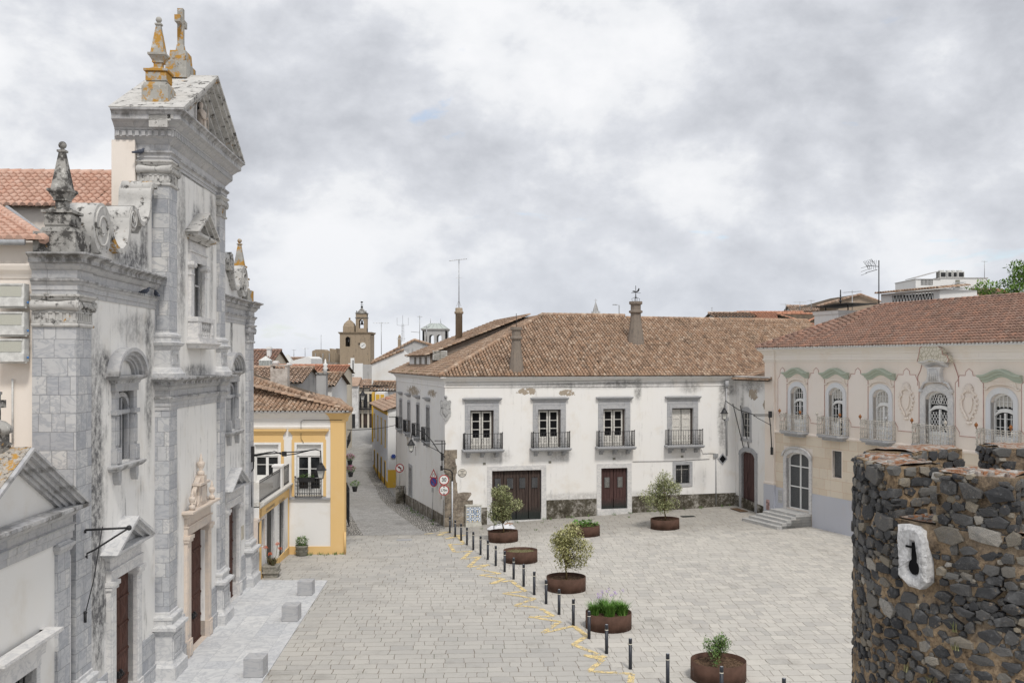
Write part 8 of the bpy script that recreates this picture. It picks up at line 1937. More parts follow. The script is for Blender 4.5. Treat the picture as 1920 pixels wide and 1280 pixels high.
# far street lamp
Yf = 92.0;m = MB();m.tube([wp(728,722.5,Yf),wp(680,723,Yf)],.05,5);m.tube([wp(728,727,Yf),wp(700,724,Yf)],.04,5);m.tube([wp(681,724,Yf),wp(681,733,Yf)],.04,5)
for q in (688,694,700): m.tube([wp(q,724,Yf),wp(q-3,728,Yf),wp(q-6,724,Yf)],.03,4)
single('lamp_bracket',m,IRON,'distant lamp bracket spanning the narrow street','bracket',loc=(0,0,0));lantern('distant lantern high in the narrow street',wp(680,731,Yf),1.05)
# church left bracket with hook and rod
bx = 1.26;p1 = CH.X(161,992,bx);p2 = CH.X(242,988,bx);p3 = CH.X(161,1048,bx)
yb = SSH
m = MB();L1 = p2[0]
def bp_(px,py): q = CH.X(px,py,bx);return (bx,q[0],q[1])
m.tube([(bx,yb,bp_(161,992)[2]),bp_(200,991),bp_(242,988)],.03,6) if False else None
q1,q2,q3,q4 = bp_(160,993),bp_(242,989),bp_(163,1046),bp_(176,1031)
m.tube([q1,q2],.028,6);m.tube([bp_(160,1042),q3,bp_(163,1037),q4,bp_(215,1006),q2],.024,6);m.ball(q2,.07,8);m.tube([q1,(q1[0],q1[1],q1[2]-.08)],.03,5)
m.tube([bp_(192,987),bp_(176,1085),bp_(160,1150)],.014,5);m.tube([bp_(160,1150),bp_(160,1166)],.035,6);m.ball(bp_(160,1148),.05,6)
single('wall_bracket',m,IRON,'black iron bracket with a dangling rod on the near side of the church','bracket',CH)
# pigeons on ledges of the church
for k,(x_,y_,z_,lb) in enumerate(((5.9,SY-.18,12.02,'left of two pigeons perched under the side cornice of the church'),(7.0,SY-.2,12.02,'right of two pigeons perched under the side cornice, against the grey pilaster'),(7.28,.72,16.5,'lone pigeon on the capital high on the gable side'))):
    m = MB();vs = []
    m.tube([(-.15,0,.07),(-.06,0,.11),(.04,0,.13),(.10,0,.17),(.115,0,.22),(.15,0,.235),(.18,0,.225)],[.012,.055,.075,.055,.035,.03,.006],8)
    m.tube([(-.28,0,.05),(-.12,0,.09)],[.03,.045],6);m.tube([(.0,.02,0),(.01,.02,.07)],.008,4);m.tube([(.0,-.02,0),(.01,-.02,.07)],.008,4)
    X,Y = CH.wor(x_,y_);single('pigeon',m,BIRD,lb,'bird',loc=(X,Y,z_),rz=[.3,2.2,1.0][k],group='pigeons perched on the church')
# --- road signs
def disc(m,c,r,t,ax,n=28):
    """thin disc at c, normal ax (horizontal)"""
    ax = Vector(ax).normalized();sx = Vector((ax.y,-ax.x,0));up = Vector((0,0,1));c = Vector(c);A = [];B = []
    for k in range(n): a = 2*math.pi*k/n;d = sx*math.cos(a)*r+up*math.sin(a)*r;A.append(tuple(c+d+ax*t));B.append(tuple(c+d))
    m.add(A+B,[tuple(range(n))[::-1],tuple(range(n,2*n))]+[(k,(k+1) % n,(k+1) % n+n,k+n) for k in range(n)]);return m
def ring(m,c,r0,r1,t,ax,n=28):
    ax = Vector(ax).normalized();sx = Vector((ax.y,-ax.x,0));up = Vector((0,0,1));c = Vector(c)
    for k in range(n):
        P_ = []
        for r,a in ((r0,k),(r0,k+1),(r1,k+1),(r1,k)): th = 2*math.pi*a/n;P_.append(tuple(c+ax*t+sx*math.cos(th)*r+up*math.sin(th)*r))
        m.poly(P_)
    return m
def plane_poly(m,c,ax,pts,t):
    ax = Vector(ax).normalized();sx = Vector((-ax.y,ax.x,0));c = Vector(c);P_ = [c+ax*t+sx*x+Vector((0,0,z)) for x,z in pts];m.poly([tuple(p) for p in P_]);return m
def textpart(txt,size,mat_,parent,loc,ax,name='lettering',label=None,sx_=1.0):
    cu = bpy.data.curves.new(name,'FONT');cu.body = txt;cu.size = size;cu.align_x = 'CENTER';cu.align_y = 'CENTER';cu.extrude = .003;cu.space_line = .9;cu.offset = size*.012
    tmp = bpy.data.objects.new('t',cu);COL.objects.link(tmp);dg = bpy.context.evaluated_depsgraph_get();me = bpy.data.meshes.new_from_object(tmp.evaluated_get(dg));bpy.data.objects.remove(tmp)
    a = math.atan2(ax[1],ax[0]);M_ = Matrix.Translation(loc) @ Matrix.Rotation(a+math.pi/2,4,'Z') @ Matrix.Rotation(math.pi/2,4,'X') @ Matrix.Scale(sx_,4,(1,0,0));me.transform(M_);me.materials.clear();me.materials.append(mat_)
    if not me.uv_layers: me.uv_layers.new(name='UVMap')
    o = bpy.data.objects.new(name,me);COL.objects.link(o);o.parent = parent
    if label: o['label'] = label
    return o
# 30 + height limit
Y = 63.1;X = (832.5-960)/F*Y;z = gz(X,Y);ax = (.15,-1,0);sc_ = Y/F
t = thing('road_sign_post','grey post with round 30 speed limit above a 2,70 m height limit sign','road sign',loc=(X,Y,z))
m = MB();zt = 10-(886-680)*sc_-z;m.tube([(0,0,-.1),(0,0,zt)],.03,8);part('post',m,STEEL,t)
for k,(py,tx) in enumerate(((899,'30'),(918.5,'2,70m'))):
    zc = 10-(py-680)*sc_-z;r = .325;nm = 'speed_limit_disc' if k == 0 else 'height_limit_disc'
    m = MB();disc(m,(0,-.04,zc),r,.012,ax);d = part(nm,m,SIGNW,t)
    m = MB();ring(m,(0,-.04,zc),r-.055,r,.016,ax);part('red_border',m,SIGNR,d)
    textpart(tx,.36 if k == 0 else .205,BLACK,d,(.0024,-.058,zc),ax,'numerals',sx_=.86)
    if k:
        m = MB();plane_poly(m,(0,-.04,zc),ax,[(-.06,.25),(.06,.25),(0,.14)],.017);plane_poly(m,(0,-.04,zc),ax,[(-.06,-.25),(0,-.14),(.06,-.25)],.017);part('arrowheads',m,BLACK,d)
# narrowing + no parking, leaning post, turned towards the street
X,Y,z = gpt(809.5,979);ax = (-.62,-.78,0);t = thing('road_sign_post','leaning thin post with road narrows triangle over a blue no-parking disc','road sign',loc=(X,Y,z));sc_ = Y/F
zt = 10-(893-680)*sc_-z;dx = .13;m = MB();m.tube([(0,0,-.1),(dx*.5,0,zt*.5),(dx,0,zt+.4)],.028,8);part('post',m,STEEL,t)
zc = 10-(903-680)*sc_-z;c = (dx,-.04,zc);m = MB();disc(m,c,.33,.012,ax);d = part('no_parking_disc',m,SIGNB,t);m = MB();ring(m,c,.26,.33,.016,ax);plane_poly(m,c,ax,[(-.21,.17),(-.17,.21),(.21,-.17),(.17,-.21)][::-1],.017);part('red_border',m,SIGNR,d)
zc2 = 10-(888.5-680)*sc_-z;c = (dx,-.04,zc2);m = MB();plane_poly(m,c,ax,[(-.36,-.26),(.36,-.26),(0,.37)],.012);plane_poly(m,c,ax,[(-.36,-.26),(0,.37),(.36,-.26)],0);d = part('narrow_road_triangle',m,SIGNR,t)
m = MB();plane_poly(m,c,ax,[(-.25,-.19),(.25,-.19),(0,.24)],.016);part('white_field',m,SIGNW,d);m = MB()
for sg in (-1,1): plane_poly(m,c,ax,[(sg*.10-.018,-.16),(sg*.10+.018,-.16),(sg*.09+.018,-.06),(sg*.045+.018,0),(sg*.045+.018,.08),(sg*.045-.018,.08),(sg*.045-.018,0),(sg*.09-.018,-.06)],.019)
part('symbol',m,BLACK,d)
zc3 = 10-(918-680)*sc_-z;m = MB();c = (dx-.06,-.04,zc3);plane_poly(m,c,ax,[(-.10,-.16),(.10,-.16),(.10,.16),(-.10,.16)],.012);part('small_plate',m,STEEL,t)
# no left turn on its cabinet
Y = 81.5;X = (749.5-960)/F*Y;z = gz(X,Y);t = thing('road_sign_post','round no-left-turn sign on a short post behind the palace','road sign',loc=(X,Y,z));sc_ = Y/F;ax = (.35,-1,0)
zc = 10-(877-680)*sc_-z;m = MB();m.tube([(0,0,1.0),(0,0,zc+.2)],.035,8);part('post',m,STEEL,t);c = (0,-.05,zc);m = MB();disc(m,c,.36,.012,ax);d = part('sign_disc',m,SIGNW,t)
m = MB();ring(m,c,.285,.36,.016,ax);plane_poly(m,c,ax,[(-.22,.19),(-.19,.22),(.22,-.19),(.19,-.22)][::-1],.022);part('red_border',m,SIGNR,d)
m = MB();plane_poly(m,c,ax,[(.06,-.22),(.13,-.22),(.13,.02),(-.02,.12),(-.02,.19),(-.20,.08),(-.02,-.04),(-.02,.03),(.06,-.03)],.019);part('arrow',m,BLACK,d)
m = MB();m.box(X-.32,X+.32,Y,Y+.5,z-.2,z+1.35);m.box(X-.36,X+.36,Y-.04,Y+.54,z+1.35,z+1.43);u = single('utility_pillar',m,PLINTH,'small dark masonry utility pillar under the no-left-turn sign','utility box',loc=(0,0,0))
# far street sign post
X,Y,z = gpt(701,866);t = thing('road_sign_post','distant red-rimmed sign on a thin pole down the street','road sign',loc=(X,Y,z));m = MB();m.tube([(0,0,-.1),(0,0,6.2)],.05,6);part('post',m,STEEL,t);m = MB();disc(m,(0,-.06,4.2),.34,.012,(-.6,-.8,0));part('sign_disc',m,SIGNR,t)
# oval street name plaque
px_,pz_ = W.Y(866.5,886);t = thing('street_name_plaque','round white street name plaque reading LARGO DO LIDADOR beside the garage door','plaque',W)
def el(rx,rz,y,n=30): return [(px_+rx*math.cos(2*math.pi*k/n),pz_+rz*math.sin(2*math.pi*k/n)) for k in range(n)]
m = MB();m.prism(el(.29,.26,0)[::-1],-.03,0);part('plate',m,flat('plaque_white',(.66,.62,.55),var=.06),t);m = MB()
E_ = el(.275,.245,0);m.tube([(x,-.033,z) for x,z in E_],.012,4,closed=True);part('dark_border',m,BLACK,t)
for k,(s_,dz) in enumerate((('LARGO',.11),('DO',.0),('LIDADOR',-.11))): textpart(s_,.105,BLACK,t,(px_,-.034,pz_+dz),(0,-1,0),'lettering')
# door number tiles and metal discs on the facade
m = MB();
for k,(a,b) in enumerate(((908,869),(1031,866),(1151.5,859.5),(1279,855.5),(969,871.5),(1152,866))):
    q = W.Y(a,b);m2 = MB();m2.box(q[0]-.09,q[0]+.09,-.02,0,q[1]-.07,q[1]+.07) if k < 4 else m2.prism(arc(q[0],q[1],.13,.09,0,360,14)[:-1],-.02,0)
    single('wall_tile' if k < 4 else 'house_number',m2,POTG if k < 4 else SIGNW,('small dark tile under the %s palace balcony' % ords[k]) if k < 4 else ('oval house number above the %s' % ('garage door','maroon double door')[k-4]),'tile' if k < 4 else 'number plate',W,'small tiles under the balconies' if k < 4 else None)
# white bent pipe, black cable run at corner
q0 = W.Y(848,902,-.35);q1 = W.Y(848,990,-.35);x = q0[0]
m = MB();m.tube([(x,-.35,q1[1]-.2),(x,-.35,q0[1])],.045,8);single('conduit_post',m,flat('pale_conduit',(.62,.64,.68),.5),'pale grey conduit post standing at the palace corner','post',W)
m = MB();m.tube([(x,-.35,q0[1]-.05),(x,-.35,q0[1]+.55),(x-.12,-.3,q0[1]+.72),(x-.5,-.15,q0[1]+.80),(x-.62,-.08,q0[1]+.78)],.04,8);m.box(x-.72,x-.58,-.14,-.02,q0[1]+.68,q0[1]+.98);m.tube([(x-.62,-.08,q0[1]+.9),(x-.62,-.08,q0[1]+2.6)],.03,6);single('cable_hose',m,CABLE,'thick black cable curling from the palace corner into the pale conduit','cable',W)
# electrical cabinet with blue tile pattern
x0,_ = W.Y(874,960,-.55);x1,_ = W.Y(902.5,960,-.55);zb = W.Y(888,990,-.55)[1];zt = W.Y(888,948.5,-.55)[1]
t = thing('electric_cabinet','cream electrical cabinet painted with blue and yellow tile patterns','cabinet',W)
m = MB();m.box(x0,x1,-.55,-.12,zb-.1,zt);m.box(x0-.03,x1+.03,-.58,-.09,zt,zt+.06);m.box(x0-.02,x1+.02,-.57,-.1,zb-.1,zb+.3);cb_ = part('casing',m,flat('cream_casing',(.56,.55,.50),.6),t)
def azulejo():
    g = G('tile_pattern');o = g.sep(g.uv);W_ = .155
    def tri(s_): return g.M('ABSOLUTE',g.M('SUBTRACT',g.M('FRACT',g.M('DIVIDE',s_,W_*2)),.5))
    a,b = tri(o[0]),tri(o[1]);r = g.M('SQRT',g.M('ADD',g.M('MULTIPLY',a,a),g.M('MULTIPLY',b,b)))
    k1 = g.step(g.M('ABSOLUTE',g.M('SUBTRACT',r,.30)),.07,.04);k2 = g.step(g.M('ABSOLUTE',g.M('SUBTRACT',a,b)),.07,.04);k3 = g.step(r,.14,.11)
    c = g.mix(k1,(.70,.72,.72),(.03,.09,.22));c = g.mix(k2,c,(.04,.13,.30));c = g.mix(k3,c,(.62,.42,.08));c = g.mix(g.M('MULTIPLY',g.step(g.noise(3.5,4,.6),.55,.6),.6),c,(.14,.22,.34));return g.done(c,.4,.4)
m = MB();m.box(x0+.04,x1-.04,-.565,-.55,zb+.42,zt-.06);part('painted_tiles',m,azulejo(),t)
# white tarpaulin bundle behind the planter
X,Y,z = gpt(940,993);t = thing('folded_tarpaulin','crumpled white printed tarpaulin lying behind the planter at the garage door','tarpaulin',loc=(X,Y+.3,z))
m = MB();rr = random.Random(6);nx_,ny_ = 14,7;vs = []
for j in range(ny_+1):
    for i in range(nx_+1):
        u,v = i/nx_-.5,j/ny_-.5;edge = max(abs(u),abs(v))*2;vs.append((u*1.75+rr.uniform(-.03,.03),v*.9+rr.uniform(-.03,.03),(.30 if -.18 < u else .16)*(1-edge**5)+rr.uniform(-.035,.035)+.02))
m.add(vs,[(j*(nx_+1)+i,j*(nx_+1)+i+1,(j+1)*(nx_+1)+i+1,(j+1)*(nx_+1)+i) for j in range(ny_) for i in range(nx_)]);part('sheet',m,flat('tarp',(.66,.67,.70),.5,.4,var=.12,sc=4),t)
m = MB();m.tube([(-.45,-.46,.02),(-.45,-.44,.30),(-.44,0,.33),(-.45,.4,.2)],.02,5);part('strap',m,BLACK,t)
m = MB()
for (a,b,c_) in ((.2,-.1,.35),(.35,.05,.36),(.5,-.15,.34)): m.tube([(a,b-.12,c_-.02),(a+.12,b,c_+.02),(a+.2,b+.15,c_)],.03,4)
part('printed_shape',m,TERR,t)
# drainpipe, diamond frame, cables on the right of the palace facade
zt = EZ-.35;m = MB();xd = W.Y(1361,760)[0]
m.tube([(xd,-.10,zt),(xd,-.10,6.6),(xd+.02,-.10,3.6)],.06,8);m.lathe(xd,-.12,[(.06,zt-.5),(.16,zt-.35),(.18,zt),(.1,zt)],8);m.box(xd-.12,xd+.12,-.2,-.02,6.0,6.25);single('drainpipe',m,SURR,'stained drainpipe with a funnel head near the right end of the white palace','drainpipe',W)
x,z = W.Y(1354.5,860);m = MB();m.prism([(x-.36,z),(x,z+.40),(x+.36,z),(x,z-.40)][::-1],-.05,0);t = single('diamond_opening',m,SURR,'diamond-shaped stone vent below the drainpipe','vent',W);m = MB();m.prism([(x-.25,z),(x,z+.28),(x+.25,z),(x,z-.28)][::-1],-.055,-.04);part('opening',m,DARK,t)
a = W.Y(1315,842);b = W.Y(1317,850);c = W.Y(1332,849);d = W.Y(1342,850);e_ = W.Y(1342,945);m = MB()
m.tube([(a[0],-.04,a[1]),(b[0],-.04,b[1]),(c[0],-.04,c[1]),(d[0],-.05,d[1])],.018,5);m.tube([(d[0],-.06,d[1]),(e_[0],-.06,e_[1])],.035,6);m.box(d[0]-.2,d[0]+.14,-.12,0,d[1]-.25,d[1]+.0);single('cable_duct',m,STEEL,'thin grey cable duct dropping to the ground beside the barred window','cable',W)
m = MB();P0 = [W.Y(*q) for q in ((858,871),(912,873),(1010,871),(1117,868),(1186,865),(1262,864),(1330,860))];m.tube([(x,-.03,z) for x,z in P0 if True][4:],.013,4);P1 = [W.Y(*q) for q in ((835,717),(980,716),(1130,713),(1290,710),(1362,709))];m.tube([(x,-.10,z) for x,z in P1],.012,4);P1 = [W.Y(*q) for q in ((835,722),(980,721),(1130,718),(1290,716),(1362,715))];m.tube([(x,-.10,z) for x,z in P1],.012,4);single('facade_cables',m,CABLE,'thin cables pinned under the eaves of the white palace','cable',W)
m = MB();A = wp(745,796,88);m.tube([A,wp(722,801,90),wp(700,804,92),wp(660,806,96),wp(645,805,98)],.03,4);single('overhead_cable',m,CABLE,'overhead cable sagging across the narrow street','cable',loc=(0,0,0))
m = MB();x0,z0 = W.Y(812,800,0);
# doormat at the return door, drain covers
X0,Y0 = W.wor(XE-.75,(rd0+rd1)/2-.1);m = MB();zq = gz(X0,Y0);m.box(-.28,.28,-.75,.75,.01,.035);single('doormat',m,flat('coir_mat',(.13,.085,.055),1,.05,var=.3,sc=30),'brown doormat in front of the tall maroon door in the corner','doormat',loc=(X0,Y0,zq+.02),rz=W.ang)
X,Y,z = gpt(1170,963);X,Y,z = gpt(758,1012);m = MB();m.box(-.45,.45,-.22,.22,.008,.022);single('drain_cover',m,SURR,'rectangular drain cover in the lane before the street mouth','drain cover',loc=(X,Y,z),rz=.05)
X,Y,z = gpt(1290,968);m = MB();m.box(-.45,.45,-.25,.25,.008,.024);single('drain_cover',m,DOORB,'rusty square drain cover near the barred window','drain cover',loc=(X,Y,z),rz=.2)
# weeds along wall feet and cracks
m = MB();rr = random.Random(8)
for k in range(60):
    if k < 22: x,y = rr.uniform(.2,20),rr.uniform(-.5,-.05)
    elif k < 40: x,y = rr.uniform(-.6,-.1),rr.uniform(1,14)
    else: x,y = rr.uniform(2,12),rr.uniform(-4,-.8)
    X,Y = W.wor(x,y);tuft(m,(X,Y,gz(X,Y)),9,.12 if k >= 40 else .2,.14,rr,.012)
for k in range(14): X,Y = YH.wor(rr.uniform(-2.9,0),rr.uniform(-.6,-.1));tuft(m,(X,Y,gz(X,Y)),8,.16,.15,rr,.014)
single('pavement_weeds',m,LEAFB,None,None,loc=(0,0,0),kind='stuff')
# ================================================================ castle turret in the foreground
TC = (4.72,8.40);TR = 1.72;TTH = .46;ZT = 9.17;ZF_ = 8.76
tow = thing('castle_turret','round dark basalt rubble turret with merlons and a pale cross-shaped arrow slit','turret',loc=(TC[0],TC[1],0))
def th_of(px,R_=TR):
    """angle on the near side of the drum seen at photo column px"""
    best = None
    for k in range(2000):
        a = math.pi*(.75+1.0*k/2000);x,y = TC[0]+R_*math.cos(a),TC[1]+R_*math.sin(a)
        if (x*math.cos(a)+y*math.sin(a)-0) > 99: continue
        # visible side: outward normal faces the camera
        if math.cos(a)*x+math.sin(a)*y > 0: continue
        d = abs(960+F*x/y-px)
        if best is None or d < best[0]: best = (d,a)
    return best[1]
aL = th_of(1610);aA = th_of(1676);aB0 = th_of(1753);aB1 = th_of(1903);print('tower angles',[round(math.degrees(q)) for q in (aL,aA,aB0,aB1)])
# merlons as angular ranges on the drum
gap = aB0-aA
merl = [(aA-.60,aA),(aB0,aB1),(aB1+gap*1.4,aB1+gap*1.4+.62)]
a_ = aA-.60-.30
while a_ > aB1+gap*1.4+.62-2*math.pi+.75: merl.append((a_-.62,a_));a_ -= .62+.32
nrm_ = random.Random(77)
def hash3(x,y,z): n_ = math.sin(x*12.9898+y*78.233+z*37.719)*43758.5453;return n_-math.floor(n_)
def vnoise(x,y,z):
    xi,yi,zi = math.floor(x),math.floor(y),math.floor(z);fx,fy,fz = x-xi,y-yi,z-zi;s_ = lambda t: t*t*(3-2*t);fx,fy,fz = s_(fx),s_(fy),s_(fz);r = 0
    for a in (0,1):
        for b in (0,1):
            for c in (0,1): r += hash3(xi+a,yi+b,zi+c)*((fx if a else 1-fx)*(fy if b else 1-fy)*(fz if c else 1-fz))
    return r
def rough(x,y,z,amp=.035): return amp*(vnoise(x*6,y*6,z*6)-.5)*2+amp*.5*(vnoise(x*17,y*17,z*17)-.5)*2
# core: mortar drum up to the crenel floor, then merlon blocks
m = MB();na,zs = 220,[0,2,4,5.5]+list(np.arange(6.2,ZF_+.001,.08));vs = [];fs = []
for z in zs:
    for k in range(na): a = 2*math.pi*k/na;r = TR+rough(math.cos(a)*TR,math.sin(a)*TR,z);vs.append((r*math.cos(a),r*math.sin(a),z))
for j in range(len(zs)-1):
    for k in range(na): fs.append((j*na+k,j*na+(k+1) % na,(j+1)*na+(k+1) % na,(j+1)*na+k))
m.add(vs,fs,smooth=True);b0 = len(zs)-1;vs = [];fs = []
for k in range(na): a = 2*math.pi*k/na;vs.append((TR*math.cos(a),TR*math.sin(a),ZF_));vs.append(((TR-TTH)*math.cos(a),(TR-TTH)*math.sin(a),ZF_+.01));vs.append(((TR-TTH)*math.cos(a),(TR-TTH)*math.sin(a),7.6));vs.append((0,0,7.6))
for k in range(na): q = 4*k;p = 4*((k+1) % na);fs += [(q,p,p+1,q+1),(q+1,p+1,p+2,q+2),(q+2,p+2,p+3)]
m.add(vs,fs)
def merlon_core(m,a0,a1,z0,z1):
    n = max(4,int((a1-a0)/.05));nz = 6;R0,R1 = TR-.01,TR-TTH;vs = [];idx = {}
    def pt(r,a,z): d = rough(r*math.cos(a),r*math.sin(a),z,.02);return ((r+d)*math.cos(a),(r+d)*math.sin(a),z+d*.4)
    def grid(f,nu,nv):
        b = [[pt(*f(i/nu,j/nv)) for i in range(nu+1)] for j in range(nv+1)];m.add([p for r_ in b for p in r_],[(j*(nu+1)+i,j*(nu+1)+i+1,(j+1)*(nu+1)+i+1,(j+1)*(nu+1)+i) for j in range(nv) for i in range(nu)],smooth=False)
    grid(lambda u,v: (R0,a0+(a1-a0)*u,z0+(z1-z0)*v),n,nz);grid(lambda u,v: (R1,a1+(a0-a1)*u,z0+(z1-z0)*v),n,nz)
    grid(lambda u,v: (R0+(R1-R0)*u,a1,z0+(z1-z0)*v),5,nz);grid(lambda u,v: (R1+(R0-R1)*u,a0,z0+(z1-z0)*v),5,nz);grid(lambda u,v: (R0+(R1-R0)*v,a0+(a1-a0)*u,z1),n,5)
for (a0,a1) in merl: merlon_core(m,a0,a1,ZF_-.02,ZT)
def mortar():
    g = G('tan_mortar');n = g.noise(5,9,.7);f = g.noise(34,6,.8);b = g.noise(1.1,4,.6)
    c = g.ramp(g.M('ADD',g.M('MULTIPLY',n,.5),g.M('MULTIPLY',f,.5)),[(.38,(.07,.052,.038)),(.47,(.24,.175,.115)),(.55,(.42,.31,.20)),(.66,(.54,.44,.32))])
    c = g.mix(g.M('MULTIPLY',g.step(b,.5,.62),.4),c,(.22,.19,.16));c = g.mix(g.M('MULTIPLY',g.step(g.vor(26),.14,.05),.8),c,(.05,.045,.04));g.bump(g.M('ADD',n,f),.9,.03);return g.done(c,.97,.08)
part('mortar_core',m,mortar(),tow)
# rubble: irregular faceted stones laid in rough courses on every visible face
def stone(m,C,T,U,Nv,w,h,d,rr,uid):
    """faceted boulder: C centre on the wall, T/U tangent axes, N outward"""
    n = rr.choice((5,6,6,7));base = rr.uniform(0,6.28);ring0 = [];ring1 = [];C = Vector(C);T = Vector(T);U = Vector(U);Nv = Vector(Nv)
    for k in range(n):
        a = base+2*math.pi*(k+rr.uniform(-.28,.28))/n;ca,sa = math.cos(a),math.sin(a);q = 1/max(abs(ca),abs(sa))**.9;rx,ry = w/2*q*rr.uniform(.84,1.05),h/2*q*rr.uniform(.84,1.05)
        ring0.append(C+T*ca*rx+U*sa*ry-Nv*.05);f = rr.uniform(.80,.93);ring1.append(C+T*ca*rx*f+U*sa*ry*f+Nv*d*rr.uniform(.75,1.0))
    mid = [(a+b)*.5+Nv*(d*.45+.02) for a,b in zip(ring0,ring1)]
    cen = C+T*rr.uniform(-.12,.12)*w+U*rr.uniform(-.12,.12)*h+Nv*d*rr.uniform(.9,1.2)
    mid = [C+(q-C)*1.03 for q in mid]
    vs = [tuple(v) for v in ring0+mid+ring1+[cen]];fs = []
    for k in range(n): j = (k+1) % n;fs += [(k,j,n+j,n+k),(n+k,n+j,2*n+j,2*n+k),(2*n+k,2*n+j,3*n)]
    m.add(vs,fs,uv=[uid]*len(fs))
m = MB();rr = random.Random(21)
slab_a,slab_z = None,None
sp = th_of(1718.5);slabz0,slabz1 = 10-(1132-680)/F*7.15,10-(1008-680)/F*7.15
def ztop(a):
    for (a0,a1) in merl:
        for s_ in (-2*math.pi,0,2*math.pi):
            if a0+s_ <= a <= a1+s_: return ZT
    return ZF_
def course(z0,h,a_lo,a_hi,R_):
    a = a_lo
    while a < a_hi:
        w = h*rr.uniform(.8,2.2);w = min(max(w,.075),.30);da = w/R_;ac = a+da/2;zc = z0+h/2+rr.uniform(-.02,.02);hh = h*rr.uniform(.78,1.04)
        top = ztop(ac);okk = zc+hh*.20 < top and not (abs((ac-sp)*R_) < .155+w*.42 and slabz0-hh*.42 < zc < slabz1+hh*.42)
        # keep stones off the merlon edges
        if okk and zc > ZF_:
            okk = ztop(a+da*.25) == ZT and ztop(a+da*.75) == ZT
        if okk:
            C = (R_*math.cos(ac),R_*math.sin(ac),zc);T = (-math.sin(ac),math.cos(ac),0);Nn = (math.cos(ac),math.sin(ac),0)
            tilt = rr.uniform(-.22,.22);T2 = (Vector(T)*math.cos(tilt)+Vector((0,0,1))*math.sin(tilt));U2 = (-Vector(T)*math.sin(tilt)+Vector((0,0,1))*math.cos(tilt))
            low = zc < 8.15 and rr.random() < .4
            if low: w *= .8;hh *= .8
            stone(m,C,T2,U2,Nn,w*rr.uniform(.92,1.05),hh*1.02,rr.uniform(.016,.040),rr,(rr.random()*9+.01,rr.random()*9+.01))
            if rr.random() < .6: stone(m,(C[0]+T[0]*w*.5,C[1]+T[1]*w*.5,zc-hh*.5),T2,U2,Nn,.05,.04,.02,rr,(rr.random()*9,rr.random()*9))
        a += da
z = 6.3
while z < ZT-.03:
    h = rr.choice((.07,.09,.11,.13,.15));h = min(h,ZT-z) if z > ZF_ else h
    course(z,h,math.radians(140),math.radians(330),TR);z += h*.98
for k in range(1500):
    a = rr.uniform(math.radians(150),math.radians(320));z = rr.uniform(7.2,ZT-.06);s_ = rr.uniform(.03,.085)
    if ztop(a-.02) < z+.03 or ztop(a+.02) < z+.03 or (abs((a-sp)*TR) < .17 and slabz0-.03 < z < slabz1+.03): continue
    stone(m,((TR-.012)*math.cos(a),(TR-.012)*math.sin(a),z),(-math.sin(a),math.cos(a),0),(0,0,1),(math.cos(a),math.sin(a),0),s_*1.3,s_*.8,rr.uniform(.008,.022),rr,(rr.random()*9,rr.random()*9))
def face(fn,nu,nv,su,sv):
    """stones over a flat-ish face given by fn(u,v)->(pos, T, U, N)"""
    for j in range(nv):
        for i in range(nu):
            p,T,U,Nn = fn((i+.5+rr.uniform(-.18,.18)+(j % 2-.5)*.4)/nu,(j+.5+rr.uniform(-.15,.15))/nv);stone(m,p,T,U,Nn,su/nu*rr.uniform(.92,1.08),sv/nv*rr.uniform(.92,1.05),rr.uniform(.012,.03),rr,(rr.random()*9,rr.random()*9))
for (a0,a1) in merl:
    for (aa,sg) in ((a0,-1),(a1,1)):
        Nn = (-math.sin(aa)*sg,math.cos(aa)*sg,0);T = (math.cos(aa),math.sin(aa),0)
        face(lambda u,v: (((TR-TTH*u)*math.cos(aa),(TR-TTH*u)*math.sin(aa),ZF_+(ZT-ZF_)*v),T,(0,0,1),Nn),4,5,TTH,ZT-ZF_)
    n = max(2,int((a1-a0)*(TR-TTH)/.14))
    def inn(u,v): a = a0+(a1-a0)*u;return (((TR-TTH)*math.cos(a),(TR-TTH)*math.sin(a),ZF_+(ZT-ZF_)*v),(math.sin(a),-math.cos(a),0),(0,0,1),(-math.cos(a),-math.sin(a),0))
    face(inn,n,4,(a1-a0)*(TR-TTH),ZT-ZF_)
for k in range(46):          # inner face below the crenels
    for j in range(4): a = 2*math.pi*(k+(j % 2)*.5)/46;stone(m,((TR-TTH)*math.cos(a),(TR-TTH)*math.sin(a),7.75+j*.26),(math.sin(a),-math.cos(a),0),(0,0,1),(-math.cos(a),-math.sin(a),0),.17,.22,.03,rr,(rr.random()*9,rr.random()*9))
def basalt():
    g = G('basalt_rubble');r = g.white(g.comb(g.sep(g.uv)[0],g.sep(g.uv)[1],.5));n = g.noise(7,9,.68);f = g.noise(30,6,.7);w = g.noise(11,8,.7,g.map(g.obj,loc=(3,7,1)))
    c = g.ramp(r,[(0,(.030,.031,.034)),(.40,(.046,.047,.050)),(.62,(.080,.080,.082)),(.78,(.13,.127,.12)),(.90,(.19,.17,.14)),(.97,(.28,.24,.18)),(1,(.40,.385,.36))])
    c = g.mix(g.M('MULTIPLY',g.step(n,.52,.66),.55),c,(.15,.152,.155));c = g.mix(g.M('MULTIPLY',g.step(f,.60,.70),.5),c,(.24,.25,.26))
    c = g.mix(g.M('MULTIPLY',g.step(w,.60,.67),.75),c,(.27,.21,.15));g.bump(g.M('ADD',n,g.M('MULTIPLY',f,.5)),.7,.02);return g.done(c,.8,.3)
part('rubble_stones',m,basalt(),tow)
